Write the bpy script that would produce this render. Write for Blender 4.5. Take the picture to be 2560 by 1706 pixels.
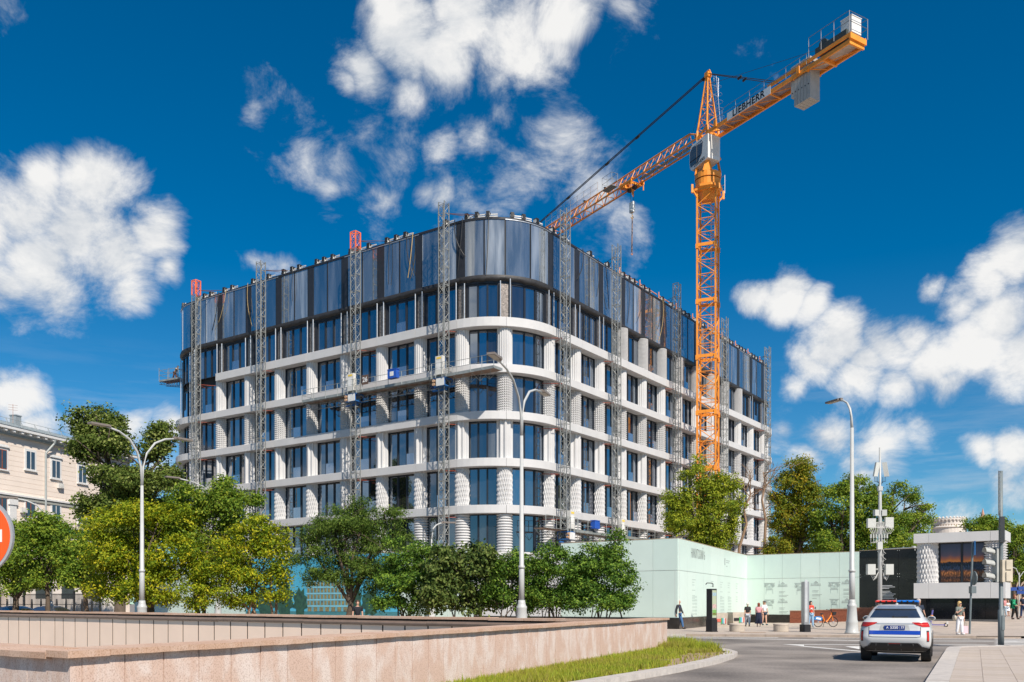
import bpy, bmesh, math, random
import numpy as np
from mathutils import Vector, Matrix
PI = math.pi; R = math.radians
for o in list(bpy.data.objects): bpy.data.objects.remove(o)
SC = bpy.context.scene
COL = SC.collection
# ------------------------------------------------------------------ camera
F = 2290.0; CX = 1280.0; HY = 1510.0; CH = 1.65
cam = bpy.data.cameras.new('camera'); camo = bpy.data.objects.new('camera', cam); COL.objects.link(camo)
cam.sensor_width = 36; cam.lens = 36*F/2560; cam.shift_y = (HY-853)/2560
camo.location = (0, 0, CH); camo.rotation_euler = (PI/2, 0, 0)
cam.clip_start = 0.1; cam.clip_end = 5000
SC.camera = camo
SC.render.resolution_x = 1024; SC.render.resolution_y = 682
# ------------------------------------------------------------------ light
SUN_AZ = R(27); SUN_EL = R(45)          # azimuth measured from behind the camera towards the right
sdir = Vector((math.sin(SUN_AZ)*math.cos(SUN_EL), -math.cos(SUN_AZ)*math.cos(SUN_EL), math.sin(SUN_EL)))
sun = bpy.data.lights.new('sun', 'SUN'); sun.energy = 5.0; sun.angle = R(0.5); sun.color = (1, 0.91, 0.80)
suno = bpy.data.objects.new('sun', sun); COL.objects.link(suno)
suno.rotation_euler = sdir.to_track_quat('Z', 'Y').to_euler(); suno.location = (30, -40, 80)
SC.view_settings.view_transform = 'Standard'; SC.view_settings.look = 'None'
SC.view_settings.exposure = 0.30; SC.view_settings.gamma = 1.0; SC.view_settings.use_curve_mapping = False
# ------------------------------------------------------------------ world
W = bpy.data.worlds.new('World'); SC.world = W; W.use_nodes = True
wt = W.node_tree; wn = wt.nodes; wl = wt.links; wn.clear()
def WN(t, **kw):
    n = wn.new(t)
    for k, v in kw.items(): setattr(n, k, v)
    return n
def wmath(op, a, b=None, c=None, clamp=False):
    n = WN('ShaderNodeMath', operation=op); n.use_clamp = clamp
    for i, v in enumerate((a, b, c)):
        if v is None: continue
        if isinstance(v, (int, float)): n.inputs[i].default_value = v
        else: wl.new(v, n.inputs[i])
    return n.outputs[0]
def wvec(op, a, b=None, scale=None):
    n = WN('ShaderNodeVectorMath', operation=op)
    for i, v in enumerate((a, b)):
        if v is None: continue
        if isinstance(v, (tuple, list)): n.inputs[i].default_value = v
        else: wl.new(v, n.inputs[i])
    if scale is not None: n.inputs['Scale'].default_value = scale
    return n
def wnoise(vec, scale, detail, rough, w=None):
    n = WN('ShaderNodeTexNoise'); n.inputs['Scale'].default_value = scale
    n.inputs['Detail'].default_value = detail; n.inputs['Roughness'].default_value = rough
    wl.new(vec, n.inputs['Vector']); return n
tc = WN('ShaderNodeTexCoord'); P = tc.outputs['Generated']
sky = WN('ShaderNodeTexSky', sky_type='NISHITA'); sky.sun_disc = False
sky.sun_elevation = SUN_EL; sky.sun_rotation = PI - SUN_AZ
sky.air_density = 1.0; sky.dust_density = 0.0; sky.ozone_density = 3.0; sky.altitude = 200
hs = WN('ShaderNodeHueSaturation'); hs.inputs['Saturation'].default_value = 1.08
hs.inputs['Value'].default_value = 0.9
tn = WN('ShaderNodeMix', data_type='RGBA', blend_type='MULTIPLY'); tn.inputs['Factor'].default_value = 1.0; tn.inputs['B'].default_value = (0.22, 0.735, 1.0, 1)
sz = WN('ShaderNodeSeparateXYZ'); wl.new(P, sz.inputs[0]); hz = WN('ShaderNodeMapRange'); hz.inputs['From Min'].default_value = 0.02; hz.inputs['From Max'].default_value = 0.34; hz.inputs['To Min'].default_value = 0.55; hz.inputs['To Max'].default_value = 1.0; wl.new(sz.outputs['Z'], hz.inputs['Value']); wl.new(hz.outputs[0], tn.inputs['Factor'])
wl.new(sky.outputs[0], tn.inputs['A']); wl.new(tn.outputs['Result'], hs.inputs['Color'])
# cumulus: groups of round lumps (direction, angular radius), frayed by noise
def dirn(px, py):
    return Vector(((px-CX)/F, 1.0, (HY-py)/F)).normalized()
LUMPS = [(60,520,.10,1),(190,560,.105,1),(110,640,.10,1),(300,640,.085,1),(390,590,.06,1),(330,720,.05,.85),(20,690,.06,.9),(250,450,.07,1),(-80,560,.12,1),(430,680,.03,.7),(100,430,.06,1),
 (1010,80,.085,1),(900,165,.06,.95),(1110,140,.075,.95),(1280,90,.08,.95),(1390,40,.065,1),(1000,220,.05,0.60),(1180,40,.08,1),(980,0,.06,1),(1240,190,.05,0.56),(1330,130,.07,.9),(850,200,.03,.7),
 (900,320,.05,0.40),(960,370,.05,0.40),(840,400,.05,0.36),(760,380,.045,0.36),(1210,330,.045,0.44),(1250,270,.04,.45),(1420,360,.07,0.48),(1400,420,.06,0.40),(1320,490,.07,0.44),(1470,540,.06,0.40),(1100,500,.05,.7),(1060,480,.04,.6),(930,470,.04,.4),(800,440,.04,.4),(1180,545,.07,0.40),(1560,560,.05,.35),(1100,360,.03,.4),(760,300,.04,.25),
 (1960,740,.05,.95),(1890,745,.035,.9),(2040,760,.04,.85),(2120,830,.065,1),(2230,860,.07,1),(2330,900,.075,1),(2150,930,.065,1),(2050,900,.05,.85),(2440,860,.07,1),(2510,780,.065,1),(2420,730,.05,1),(2540,650,.06,1),(2580,900,.09,1),(2000,960,.04,.6),(2240,960,.05,.9),(2480,690,.06,1),(2350,700,.035,.8),
 (1960,1080,.045,.55),(2080,1090,.055,.7),(2200,1120,.06,.6),(2020,1160,.045,.5),(2150,1200,.05,.55),(2300,1075,.035,.35),(2470,1130,.04,.8),(2540,1140,.045,.85),(2520,1210,.05,.8),(2400,1270,.06,.45),(2560,1230,.05,.8),(2280,1250,.05,.4),(2110,1010,.04,.35),
 (60,970,.055,.8),(10,950,.045,.8),(110,985,.03,.7),(680,665,.035,.55),(640,660,.028,.5),(60,740,.03,.35),
 (100,1060,.05,.9),(220,1060,.05,.9),(330,1070,.05,.9),(420,1080,.045,.8),(20,1080,.05,.9),(380,1180,.06,.5),(2250,1330,.05,.3),(2180,880,.06,1),(2280,830,.05,.9),(2380,960,.05,.9),(2090,870,.05,.9),
 (30,30,.04,.3),(1600,20,.04,.16),(1880,80,.03,.14),(640,280,.03,.15),(1540,60,.03,.14)]
warp = wnoise(P, 7.0, 3.0, 0.55)
wsub = wvec('SUBTRACT', warp.outputs['Color'], (0.5, 0.5, 0.5))
wsc = wvec('SCALE', wsub.outputs[0], scale=0.075)
PW = wvec('ADD', P, wsc.outputs[0]).outputs[0]
acc = None
for (px, py, r, a) in LUMPS:
    d = wvec('DISTANCE', PW, tuple(dirn(px, py))).outputs['Value']
    m = wmath('MULTIPLY_ADD', d, -a/(r*0.60), a)
    acc = m if acc is None else wmath('MAXIMUM', acc, m)
sepP = WN('ShaderNodeSeparateXYZ'); wl.new(P, sepP.inputs[0])
# the same kind of fair-weather cloud over the rest of the sky
gen = wnoise(PW, 2.3, 2.0, 0.45)
back = WN('ShaderNodeMapRange'); back.inputs['From Min'].default_value = 0.62; back.inputs['From Max'].default_value = 0.45
wl.new(sepP.outputs['Y'], back.inputs['Value'])
g1 = wmath('MULTIPLY_ADD', gen.outputs['Fac'], 4.2, -2.42)
g2 = wmath('MULTIPLY_ADD', back.outputs[0], 2.0, -2.0)
acc = wmath('MAXIMUM', acc, wmath('ADD', g1, g2))
acc = wmath('MAXIMUM', acc, -1.0)
stretch = wvec('MULTIPLY', P, (1.0, 1.0, 1.35)).outputs[0]
fb = wnoise(stretch, 12.0, 13.0, 0.66); fb.inputs['Distortion'].default_value = 0.35
fb2 = wnoise(wvec('ADD', stretch, (0.016, -0.006, 0.036)).outputs[0], 13.0, 5.0, 0.5)
den = wmath('ADD', acc, wmath('MULTIPLY_ADD', fb.outputs['Fac'], 1.75, -0.88))
cov = WN('ShaderNodeMapRange', interpolation_type='SMOOTHSTEP')
cov.inputs['From Min'].default_value = 0.0; cov.inputs['From Max'].default_value = 0.72
wl.new(den, cov.inputs['Value'])
# lit tops, greyer undersides from the slope of the cloud towards the light
lit = wmath('MULTIPLY_ADD', wmath('SUBTRACT', fb.outputs['Fac'], fb2.outputs['Fac']), 1.9, 0.72)
thick = WN('ShaderNodeMapRange'); thick.inputs['From Min'].default_value = 0.1; thick.inputs['From Max'].default_value = 1.2
thick.inputs['To Min'].default_value = -0.12; thick.inputs['To Max'].default_value = 0.22
wl.new(den, thick.inputs['Value'])
litc = wmath('ADD', lit, thick.outputs[0], clamp=True)
# thin streaks of high cloud low over the skyline
stv = wvec('MULTIPLY', P, (3.0, 3.0, 26.0)).outputs[0]
st = wnoise(stv, 1.6, 6.0, 0.6); stm = WN('ShaderNodeMapRange'); stm.inputs['From Min'].default_value = 0.50; stm.inputs['From Max'].default_value = 0.78; stm.inputs['To Max'].default_value = 0.55; wl.new(st.outputs['Fac'], stm.inputs['Value'])
low = WN('ShaderNodeMapRange'); low.inputs['From Min'].default_value = 0.26; low.inputs['From Max'].default_value = 0.10; wl.new(sepP.outputs['Z'], low.inputs['Value'])
covs = wmath('MAXIMUM', cov.outputs[0], wmath('MULTIPLY', stm.outputs[0], low.outputs[0]))
cc = WN('ShaderNodeMix', data_type='RGBA'); cc.inputs['A'].default_value = (4.3, 4.9, 5.7, 1); cc.inputs['B'].default_value = (9.0, 8.9, 8.7, 1)
wl.new(litc, cc.inputs['Factor'])
up = WN('ShaderNodeMapRange'); up.inputs['From Min'].default_value = -0.02; up.inputs['From Max'].default_value = 0.03
wl.new(sepP.outputs['Z'], up.inputs['Value'])
mx = WN('ShaderNodeMix', data_type='RGBA')
wl.new(wmath('MULTIPLY', wmath('MULTIPLY', covs, 0.96), up.outputs[0]), mx.inputs['Factor'])
wl.new(hs.outputs[0], mx.inputs['A']); wl.new(cc.outputs['Result'], mx.inputs['B'])
bg = WN('ShaderNodeBackground'); bg.inputs['Strength'].default_value = 0.085
wl.new(mx.outputs['Result'], bg.inputs['Color'])
wo = WN('ShaderNodeOutputWorld'); wl.new(bg.outputs[0], wo.inputs[0])
W.cycles.sampling_method = 'MANUAL'; W.cycles.sample_map_resolution = 512
# ------------------------------------------------------------------ helpers
def at(px, Y, py=None, z=None):
    X = (px-CX)*Y/F
    if z is None: z = CH+(HY-py)*Y/F if py is not None else 0.0
    return Vector((X, Y, z))
def gnd(px, py, z=0.0):
    Y = (CH-z)*F/(py-HY); return Vector(((px-CX)*Y/F, Y, z))
class MB:
    def __init__(s): s.v = []; s.f = []; s.mi = []; s.m = 0
    def add(s, vs, fs):
        b = len(s.v); s.v += [tuple(p) for p in vs]
        for q in fs: s.f.append(tuple(i+b for i in q)); s.mi.append(s.m)
        return s
    def frame(s, o, ax, ay, az, sx, sy, sz):
        o = Vector(o); ax = Vector(ax)*sx/2; ay = Vector(ay)*sy/2; az = Vector(az)*sz/2
        vs = [o+ax*i+ay*j+az*k for k in (-1, 1) for j in (-1, 1) for i in (-1, 1)]
        return s.add(vs, [(0,2,3,1),(4,5,7,6),(0,1,5,4),(2,6,7,3),(0,4,6,2),(1,3,7,5)])
    def box(s, c, d, rz=0.0):
        ca, sa = math.cos(rz), math.sin(rz)
        return s.frame(c, (ca, sa, 0), (-sa, ca, 0), (0, 0, 1), *d)
    def beam(s, p, q, w, h=None, up=(0, 0, 1)):
        p = Vector(p); q = Vector(q); d = q-p; L = d.length
        if L < 1e-6: return s
        d /= L; u = Vector(up)
        if abs(d.dot(u)) > 0.99: u = Vector((1, 0, 0))
        x = d.cross(u).normalized(); y = x.cross(d)
        return s.frame((p+q)/2, x, d, y, w, L, h or w)
    def tube(s, p, q, r, n=6, r2=None, cap=True):
        p = Vector(p); q = Vector(q); d = (q-p)
        if d.length < 1e-6: return s
        d.normalize(); u = Vector((0, 0, 1)) if abs(d.z) < 0.95 else Vector((1, 0, 0))
        x = d.cross(u).normalized(); y = d.cross(x); r2 = r if r2 is None else r2
        vs = []
        for c, rr in ((p, r), (q, r2)):
            for i in range(n):
                a = 2*PI*i/n; vs.append(c+x*math.cos(a)*rr+y*math.sin(a)*rr)
        fs = [(i, i+n, (i+1) % n+n, (i+1) % n) for i in range(n)]
        if cap: fs += [tuple(range(n)), tuple(range(2*n-1, n-1, -1))]
        return s.add(vs, fs)
    def path(s, pts, r, n=6, radii=None):
        pts = [Vector(p) for p in pts]; vs = []; up = Vector((0, 0, 1))
        for k, p in enumerate(pts):
            d = (pts[min(k+1, len(pts)-1)]-pts[max(k-1, 0)]).normalized()
            u = up if abs(d.dot(up)) < 0.95 else Vector((1, 0, 0))
            x = d.cross(u).normalized(); y = d.cross(x); rr = radii[k] if radii else r
            vs += [p+x*math.cos(2*PI*i/n)*rr+y*math.sin(2*PI*i/n)*rr for i in range(n)]
        fs = []
        for k in range(len(pts)-1):
            b = k*n; fs += [(b+i, b+i+n, b+(i+1) % n+n, b+(i+1) % n) for i in range(n)]
        fs += [tuple(range(n)), tuple(range(len(vs)-1, len(vs)-1-n, -1))]
        return s.add(vs, fs)
    def lathe(s, prof, c=(0, 0, 0), n=16, sx=1.0, sy=1.0):
        vs = []
        for (r, z) in prof: vs += [(c[0]+r*sx*math.cos(2*PI*i/n), c[1]+r*sy*math.sin(2*PI*i/n), c[2]+z) for i in range(n)]
        fs = []
        for k in range(len(prof)-1):
            b = k*n; fs += [(b+i, b+(i+1) % n, b+(i+1) % n+n, b+i+n) for i in range(n)]
        fs += [tuple(range(n-1, -1, -1)), tuple(range(len(vs)-n, len(vs)))]
        return s.add(vs, fs)
    def prism(s, poly, z0, z1):
        n = len(poly); z0 = z0 if callable(z0) else (lambda p, z=z0: z); z1 = z1 if callable(z1) else (lambda p, z=z1: z)
        vs = [(p[0], p[1], z0(p)) for p in poly]+[(p[0], p[1], z1(p)) for p in poly]
        a = sum(poly[i][0]*poly[(i+1) % n][1]-poly[(i+1) % n][0]*poly[i][1] for i in range(n))
        fs = [tuple(range(n-1, -1, -1)), tuple(range(n, 2*n))]+[(i, (i+1) % n, (i+1) % n+n, i+n) for i in range(n)]
        if a < 0: fs = [q[::-1] for q in fs]
        return s.add(vs, fs)
    def plate(s, pts, nrm, th):          # planar polygon given thickness along nrm
        n = len(pts); nv = Vector(nrm)*th
        vs = [Vector(p) for p in pts]+[Vector(p)+nv for p in pts]
        fs = [tuple(range(n-1, -1, -1)), tuple(range(n, 2*n))]+[(i, (i+1) % n, (i+1) % n+n, i+n) for i in range(n)]
        return s.add(vs, fs)
    def ellipsoid(s, c, r, n=10, m=7):
        prof = [(math.sin(PI*k/m), -math.cos(PI*k/m)) for k in range(m+1)]
        vs = []; fs = []
        for (rr, z) in prof: vs += [(c[0]+max(rr, 1e-3)*r[0]*math.cos(2*PI*i/n), c[1]+max(rr, 1e-3)*r[1]*math.sin(2*PI*i/n), c[2]+z*r[2]) for i in range(n)]
        for k in range(m):
            b = k*n; fs += [(b+i, b+(i+1) % n, b+(i+1) % n+n, b+i+n) for i in range(n)]
        return s.add(vs, fs)
    def mesh(s, name, mats, smooth=False):
        me = bpy.data.meshes.new(name); me.from_pydata(s.v, [], s.f)
        for m in (mats if isinstance(mats, (list, tuple)) else [mats]): me.materials.append(m)
        if any(s.mi): me.polygons.foreach_set('material_index', s.mi)
        if smooth: me.polygons.foreach_set('use_smooth', [True]*len(s.f))
        me.update(); return me
def link(name, me, parent=None, loc=None, rz=0.0, label=None, kind=None, world=False):
    o = bpy.data.objects.new(name, me); COL.objects.link(o)
    if loc is not None: o.location = loc
    if rz: o.rotation_euler = (0, 0, rz)
    if parent is not None:
        o.parent = parent
        if world:      # mesh given in world coordinates
            m = Matrix.Identity(4); q = parent
            chain = []
            while q: chain.append(q); q = q.parent
            for q in reversed(chain): m = m @ (q.matrix_parent_inverse @ Matrix.LocRotScale(q.location, q.rotation_euler, q.scale))
            o.matrix_parent_inverse = m.inverted()
    if label: o['label'] = label
    if kind: o['kind'] = kind
    return o
def part(name, mb, mat, parent, smooth=False, world=True, label=None, kind=None, auto=None):
    return link(name, mb.mesh(name, mat, smooth), parent, world=world, label=label, kind=kind)
def thing(name, label, cat, loc=(0, 0, 0), rz=0.0, group=None):
    o = bpy.data.objects.new(name, None); COL.objects.link(o); o.empty_display_size = 0.2
    o.location = loc; o.rotation_euler = (0, 0, rz); tag(o, label, cat, group); return o
def tag(o, label, cat, group=None):
    o['label'] = label; o['category'] = cat
    if group: o['group'] = group
    return o
def struct(name, mb, mat, smooth=False):
    o = link(name, mb.mesh(name, mat, smooth)); o['kind'] = 'structure'; return o
def copy_tree(o, parent=None):
    c = o.copy(); COL.objects.link(c)
    if parent is not None: c.parent = parent; c.matrix_parent_inverse = o.matrix_parent_inverse.copy()
    for ch in list(o.children): copy_tree(ch, c)
    return c
_txt = {}
def text_mb(body, size, align='CENTER', bold=0.0, shear=0.0, space=1.0, xs=1.0):
    key = (body, size, align, bold, shear, space, xs)
    if key not in _txt:
        cu = bpy.data.curves.new('txt', 'FONT'); cu.body = body; cu.size = size; cu.align_x = align; cu.align_y = 'CENTER'
        cu.offset = bold; cu.shear = shear; cu.space_character = space; cu.resolution_u = 3
        ob = bpy.data.objects.new('txt', cu); COL.objects.link(ob)
        me = bpy.data.meshes.new_from_object(ob.evaluated_get(bpy.context.evaluated_depsgraph_get()))
        _txt[key] = ([tuple(v.co) for v in me.vertices], [tuple(p.vertices) for p in me.polygons])
        bpy.data.objects.remove(ob); bpy.data.curves.remove(cu); bpy.data.meshes.remove(me)
    return _txt[key]
def text_on(name, body, size, o, ax, az, mat, parent, **kw):
    """flat lettering lying on a face: o = centre, ax = reading direction, az = up"""
    xs = kw.get('xs', 1.0); vs, fs = text_mb(body, size, **kw); o = Vector(o); ax = Vector(ax).normalized(); az = Vector(az).normalized()
    mb = MB(); mb.add([o+ax*v[0]*xs+az*v[1] for v in vs], fs)
    return part(name, mb, mat, parent)
# ------------------------------------------------------------------ materials
MATS = {}
def mat(name, col, rough=0.7, metal=0.0, var=0.12, scale=3.0, bump=0.0, bscale=None, spec=0.4, stretch=(1, 1, 1), col2=None, mixs=None, trans=0.0, coat=0.0, coords='Object', emit=None):
    if name in MATS: return MATS[name]
    m = bpy.data.materials.new(name); m.use_nodes = True; MATS[name] = m
    nt = m.node_tree; n = nt.nodes; l = nt.links; b = n['Principled BSDF']
    b.inputs['Roughness'].default_value = rough; b.inputs['Metallic'].default_value = metal
    b.inputs['Specular IOR Level'].default_value = spec; b.inputs['Coat Weight'].default_value = coat
    t = n.new('ShaderNodeTexCoord'); mp = n.new('ShaderNodeMapping'); mp.inputs['Scale'].default_value = stretch
    l.new(t.outputs[coords], mp.inputs[0])
    nz = n.new('ShaderNodeTexNoise'); nz.inputs['Scale'].default_value = scale; nz.inputs['Detail'].default_value = 6; nz.inputs['Roughness'].default_value = 0.6
    l.new(mp.outputs[0], nz.inputs['Vector'])
    mr = n.new('ShaderNodeMapRange'); mr.inputs['From Min'].default_value = 0.3; mr.inputs['From Max'].default_value = 0.7
    l.new(nz.outputs['Fac'], mr.inputs['Value'])
    mixn = n.new('ShaderNodeMix'); mixn.data_type = 'RGBA'
    c2 = col2 if col2 else tuple(min(1, c*(1+var)) for c in col); c1 = col if col2 else tuple(c*(1-var) for c in col)
    mixn.inputs['A'].default_value = (*c1, 1); mixn.inputs['B'].default_value = (*c2, 1)
    l.new(mr.outputs[0], mixn.inputs['Factor'])
    l.new(mixn.outputs['Result'], b.inputs['Base Color'])
    if bump:
        nb = n.new('ShaderNodeTexNoise'); nb.inputs['Scale'].default_value = bscale or scale*8; nb.inputs['Detail'].default_value = 4
        l.new(mp.outputs[0], nb.inputs['Vector'])
        bp = n.new('ShaderNodeBump'); bp.inputs['Strength'].default_value = bump; bp.inputs['Distance'].default_value = 0.02
        l.new(nb.outputs['Fac'], bp.inputs['Height']); l.new(bp.outputs[0], b.inputs['Normal'])
    if emit: b.inputs['Emission Color'].default_value = (*emit[0], 1); b.inputs['Emission Strength'].default_value = emit[1]
    return m
def glassmat(name, base, refl=0.5, rough=0.03, tint=(0.8, 0.88, 1.0), streak=0.0):
    """coated window glass seen from outside: dark room behind, strong mirror on top"""
    if name in MATS: return MATS[name]
    m = bpy.data.materials.new(name); m.use_nodes = True; MATS[name] = m
    nt = m.node_tree; n = nt.nodes; l = nt.links; n.remove(n['Principled BSDF']); out = n['Material Output']
    d = n.new('ShaderNodeBsdfDiffuse'); g = n.new('ShaderNodeBsdfGlossy'); g.inputs['Roughness'].default_value = rough; g.inputs['Color'].default_value = (*tint, 1)
    t = n.new('ShaderNodeTexCoord'); mp = n.new('ShaderNodeMapping'); mp.inputs['Scale'].default_value = (1, 1, 0.12); l.new(t.outputs['Object'], mp.inputs[0])
    nz = n.new('ShaderNodeTexNoise'); nz.inputs['Scale'].default_value = 1.6; nz.inputs['Detail'].default_value = 5; l.new(mp.outputs[0], nz.inputs['Vector'])
    mr = n.new('ShaderNodeMapRange'); mr.inputs['From Min'].default_value = 0.42; mr.inputs['From Max'].default_value = 0.75; l.new(nz.outputs['Fac'], mr.inputs['Value'])
    mc = n.new('ShaderNodeMix'); mc.data_type = 'RGBA'; mc.inputs['A'].default_value = (*base, 1)
    mc.inputs['B'].default_value = (*[min(1, c*1.5+streak) for c in base], 1); l.new(mr.outputs[0], mc.inputs['Factor']); l.new(mc.outputs['Result'], d.inputs['Color'])
    lw = n.new('ShaderNodeLayerWeight'); lw.inputs['Blend'].default_value = 0.35
    mr2 = n.new('ShaderNodeMapRange'); mr2.inputs['To Min'].default_value = refl; mr2.inputs['To Max'].default_value = 0.95; l.new(lw.outputs['Facing'], mr2.inputs['Value'])
    # slightly uneven panes so reflections waver
    nb = n.new('ShaderNodeTexNoise'); nb.inputs['Scale'].default_value = 0.5; nb.inputs['Detail'].default_value = 1; l.new(t.outputs['Object'], nb.inputs['Vector'])
    bp = n.new('ShaderNodeBump'); bp.inputs['Strength'].default_value = 0.06; bp.inputs['Distance'].default_value = 0.1; l.new(nb.outputs['Fac'], bp.inputs['Height']); l.new(bp.outputs[0], g.inputs['Normal'])
    mx = n.new('ShaderNodeMixShader'); l.new(mr2.outputs[0], mx.inputs[0]); l.new(d.outputs[0], mx.inputs[1]); l.new(g.outputs[0], mx.inputs[2])
    l.new(mx.outputs[0], out.inputs[0]); return m
def leafmat(name, c1, c2, c3):
    m = bpy.data.materials.new(name); m.use_nodes = True; nt = m.node_tree; n = nt.nodes; l = nt.links
    b = n['Principled BSDF']; out = n['Material Output']; b.inputs['Roughness'].default_value = 0.6; b.inputs['Specular IOR Level'].default_value = 0.16
    a = n.new('ShaderNodeAttribute'); a.attribute_name = 'tint'
    cr = n.new('ShaderNodeValToRGB'); e = cr.color_ramp.elements; e[0].color = (*c1, 1); e[0].position = 0.1; e[1].color = (*c3, 1); e[1].position = 0.95
    k = e.new(0.55); k.color = (*c2, 1)
    l.new(a.outputs['Fac'], cr.inputs[0]); l.new(cr.outputs[0], b.inputs['Base Color'])
    tr = n.new('ShaderNodeBsdfTranslucent'); l.new(cr.outputs[0], tr.inputs['Color'])
    mx = n.new('ShaderNodeMixShader'); mx.inputs[0].default_value = 0.32; l.new(b.outputs[0], mx.inputs[1]); l.new(tr.outputs[0], mx.inputs[2]); l.new(mx.outputs[0], out.inputs[0])
    return m
M_white = mat('cladding_white', (0.56, 0.555, 0.55), 0.55, var=0.05, scale=0.8, bump=0.05, bscale=30)
M_soffit = M_white
M_dark = mat('dark_frame', (0.022, 0.024, 0.03), 0.4, var=0.2)
M_black = mat('black_metal', (0.018, 0.018, 0.02), 0.5, var=0.2)
M_galv = mat('galvanised', (0.50, 0.52, 0.54), 0.42, 0.75, var=0.18, scale=6)
M_steel = mat('mast_steel', (0.27, 0.28, 0.27), 0.55, 0.3, var=0.25, scale=5)
M_red = mat('red_paint', (0.75, 0.07, 0.03), 0.5)
M_orange = mat('crane_orange', (0.83, 0.295, 0.035), 0.45, var=0.12, scale=1.2)
M_conc = mat('concrete', (0.42, 0.41, 0.39), 0.85, var=0.15, scale=2, bump=0.2)
M_tarp = mat('black_tarp', (0.03, 0.029, 0.03), 0.55, var=0.3, scale=4, bump=0.7, bscale=6)
M_grey = mat('grey_paint', (0.55, 0.57, 0.57), 0.45, var=0.06)
M_lamp = mat('lamp_paint', (0.45, 0.46, 0.45), 0.4, var=0.06)
M_pole = mat('pole_paint', (0.14, 0.17, 0.18), 0.5, var=0.1)
rnd = random.Random(7)
# ------------------------------------------------------------------ ground materials
def asphalt():
    m = bpy.data.materials.new('asphalt'); m.use_nodes = True; nt = m.node_tree; n = nt.nodes; l = nt.links; b = n['Principled BSDF']
    b.inputs['Roughness'].default_value = 0.85; t = n.new('ShaderNodeTexCoord')
    a = n.new('ShaderNodeTexNoise'); a.inputs['Scale'].default_value = 14; a.inputs['Detail'].default_value = 10; a.inputs['Roughness'].default_value = 0.75; l.new(t.outputs['Object'], a.inputs['Vector'])
    c = n.new('ShaderNodeTexNoise'); c.inputs['Scale'].default_value = 0.35; c.inputs['Detail'].default_value = 5; l.new(t.outputs['Object'], c.inputs['Vector'])
    s = n.new('ShaderNodeMath'); s.operation = 'MULTIPLY_ADD'; s.inputs[1].default_value = 0.6; l.new(a.outputs['Fac'], s.inputs[0])
    s2 = n.new('ShaderNodeMath'); s2.operation = 'MULTIPLY'; s2.inputs[1].default_value = 0.75; l.new(c.outputs['Fac'], s2.inputs[0]); l.new(s2.outputs[0], s.inputs[2])
    r = n.new('ShaderNodeValToRGB'); e = r.color_ramp.elements; e[0].position = 0.48; e[0].color = (0.085, 0.075, 0.068, 1); e[1].position = 0.84; e[1].color = (0.34, 0.30, 0.265, 1)
    l.new(s.outputs[0], r.inputs[0]); l.new(r.outputs[0], b.inputs['Base Color'])
    bp = n.new('ShaderNodeBump'); bp.inputs['Strength'].default_value = 0.35; bp.inputs['Distance'].default_value = 0.01; l.new(a.outputs['Fac'], bp.inputs['Height']); l.new(bp.outputs[0], b.inputs['Normal'])
    return m
def paving(name, col, bw, bh, rot, mortar=0.03, ctr=0.06):
    m = bpy.data.materials.new(name); m.use_nodes = True; nt = m.node_tree; n = nt.nodes; l = nt.links; b = n['Principled BSDF']
    b.inputs['Roughness'].default_value = 0.75; t = n.new('ShaderNodeTexCoord'); mp = n.new('ShaderNodeMapping'); mp.inputs['Rotation'].default_value = (0, 0, rot); l.new(t.outputs['Object'], mp.inputs[0])
    br = n.new('ShaderNodeTexBrick'); br.inputs['Scale'].default_value = 1.0; br.inputs['Brick Width'].default_value = bw; br.inputs['Row Height'].default_value = bh
    br.inputs['Mortar Size'].default_value = mortar*0.2; l.new(mp.outputs[0], br.inputs['Vector'])
    br.inputs['Color1'].default_value = (*[c*(1-ctr) for c in col], 1); br.inputs['Color2'].default_value = (*[c*(1+ctr) for c in col], 1); br.inputs['Mortar'].default_value = (*[c*0.7 for c in col], 1)
    nz = n.new('ShaderNodeTexNoise'); nz.inputs['Scale'].default_value = 0.8; nz.inputs['Detail'].default_value = 7; l.new(t.outputs['Object'], nz.inputs['Vector'])
    mr = n.new('ShaderNodeMapRange'); mr.inputs['To Min'].default_value = 0.8; mr.inputs['To Max'].default_value = 1.15; l.new(nz.outputs['Fac'], mr.inputs['Value'])
    mu = n.new('ShaderNodeMix'); mu.data_type = 'RGBA'; mu.blend_type = 'MULTIPLY'; mu.inputs['Factor'].default_value = 1
    l.new(br.outputs['Color'], mu.inputs['A']); l.new(mr.outputs[0], mu.inputs['B']); l.new(mu.outputs['Result'], b.inputs['Base Color']); return m
M_asph = asphalt()
M_pave = paving('paving_far', (0.47, 0.395, 0.33), 0.6, 0.3, R(-12))
M_pave_rest = paving('paving_rest', (0.47, 0.40, 0.34), 0.6, 0.6, R(27), 0.02, 0.05)
M_tile = mat('paving_tile', (0.48, 0.41, 0.35), 0.75, var=0.1, scale=1.7, bump=0.08, coords='Object')
M_tile2 = mat('paving_tile_warm', (0.45, 0.38, 0.315), 0.75, var=0.1, scale=2.1, bump=0.08)
M_kerb = mat('kerb_granite', (0.50, 0.46, 0.42), 0.75, var=0.14, scale=5, bump=0.15)
M_kerbd = mat('kerb_dusty', (0.36, 0.29, 0.235), 0.8, var=0.2, scale=2, bump=0.15)
M_paint = mat('road_paint', (0.72, 0.71, 0.68), 0.7, var=0.14, scale=3)
M_worn = mat('road_paint_worn', (0.30, 0.285, 0.265), 0.75, scale=9, col2=(0.66, 0.64, 0.6))
M_soil = mat('soil', (0.27, 0.185, 0.125), 0.95, scale=2.5, col2=(0.40, 0.30, 0.215), bump=0.5)
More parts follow.
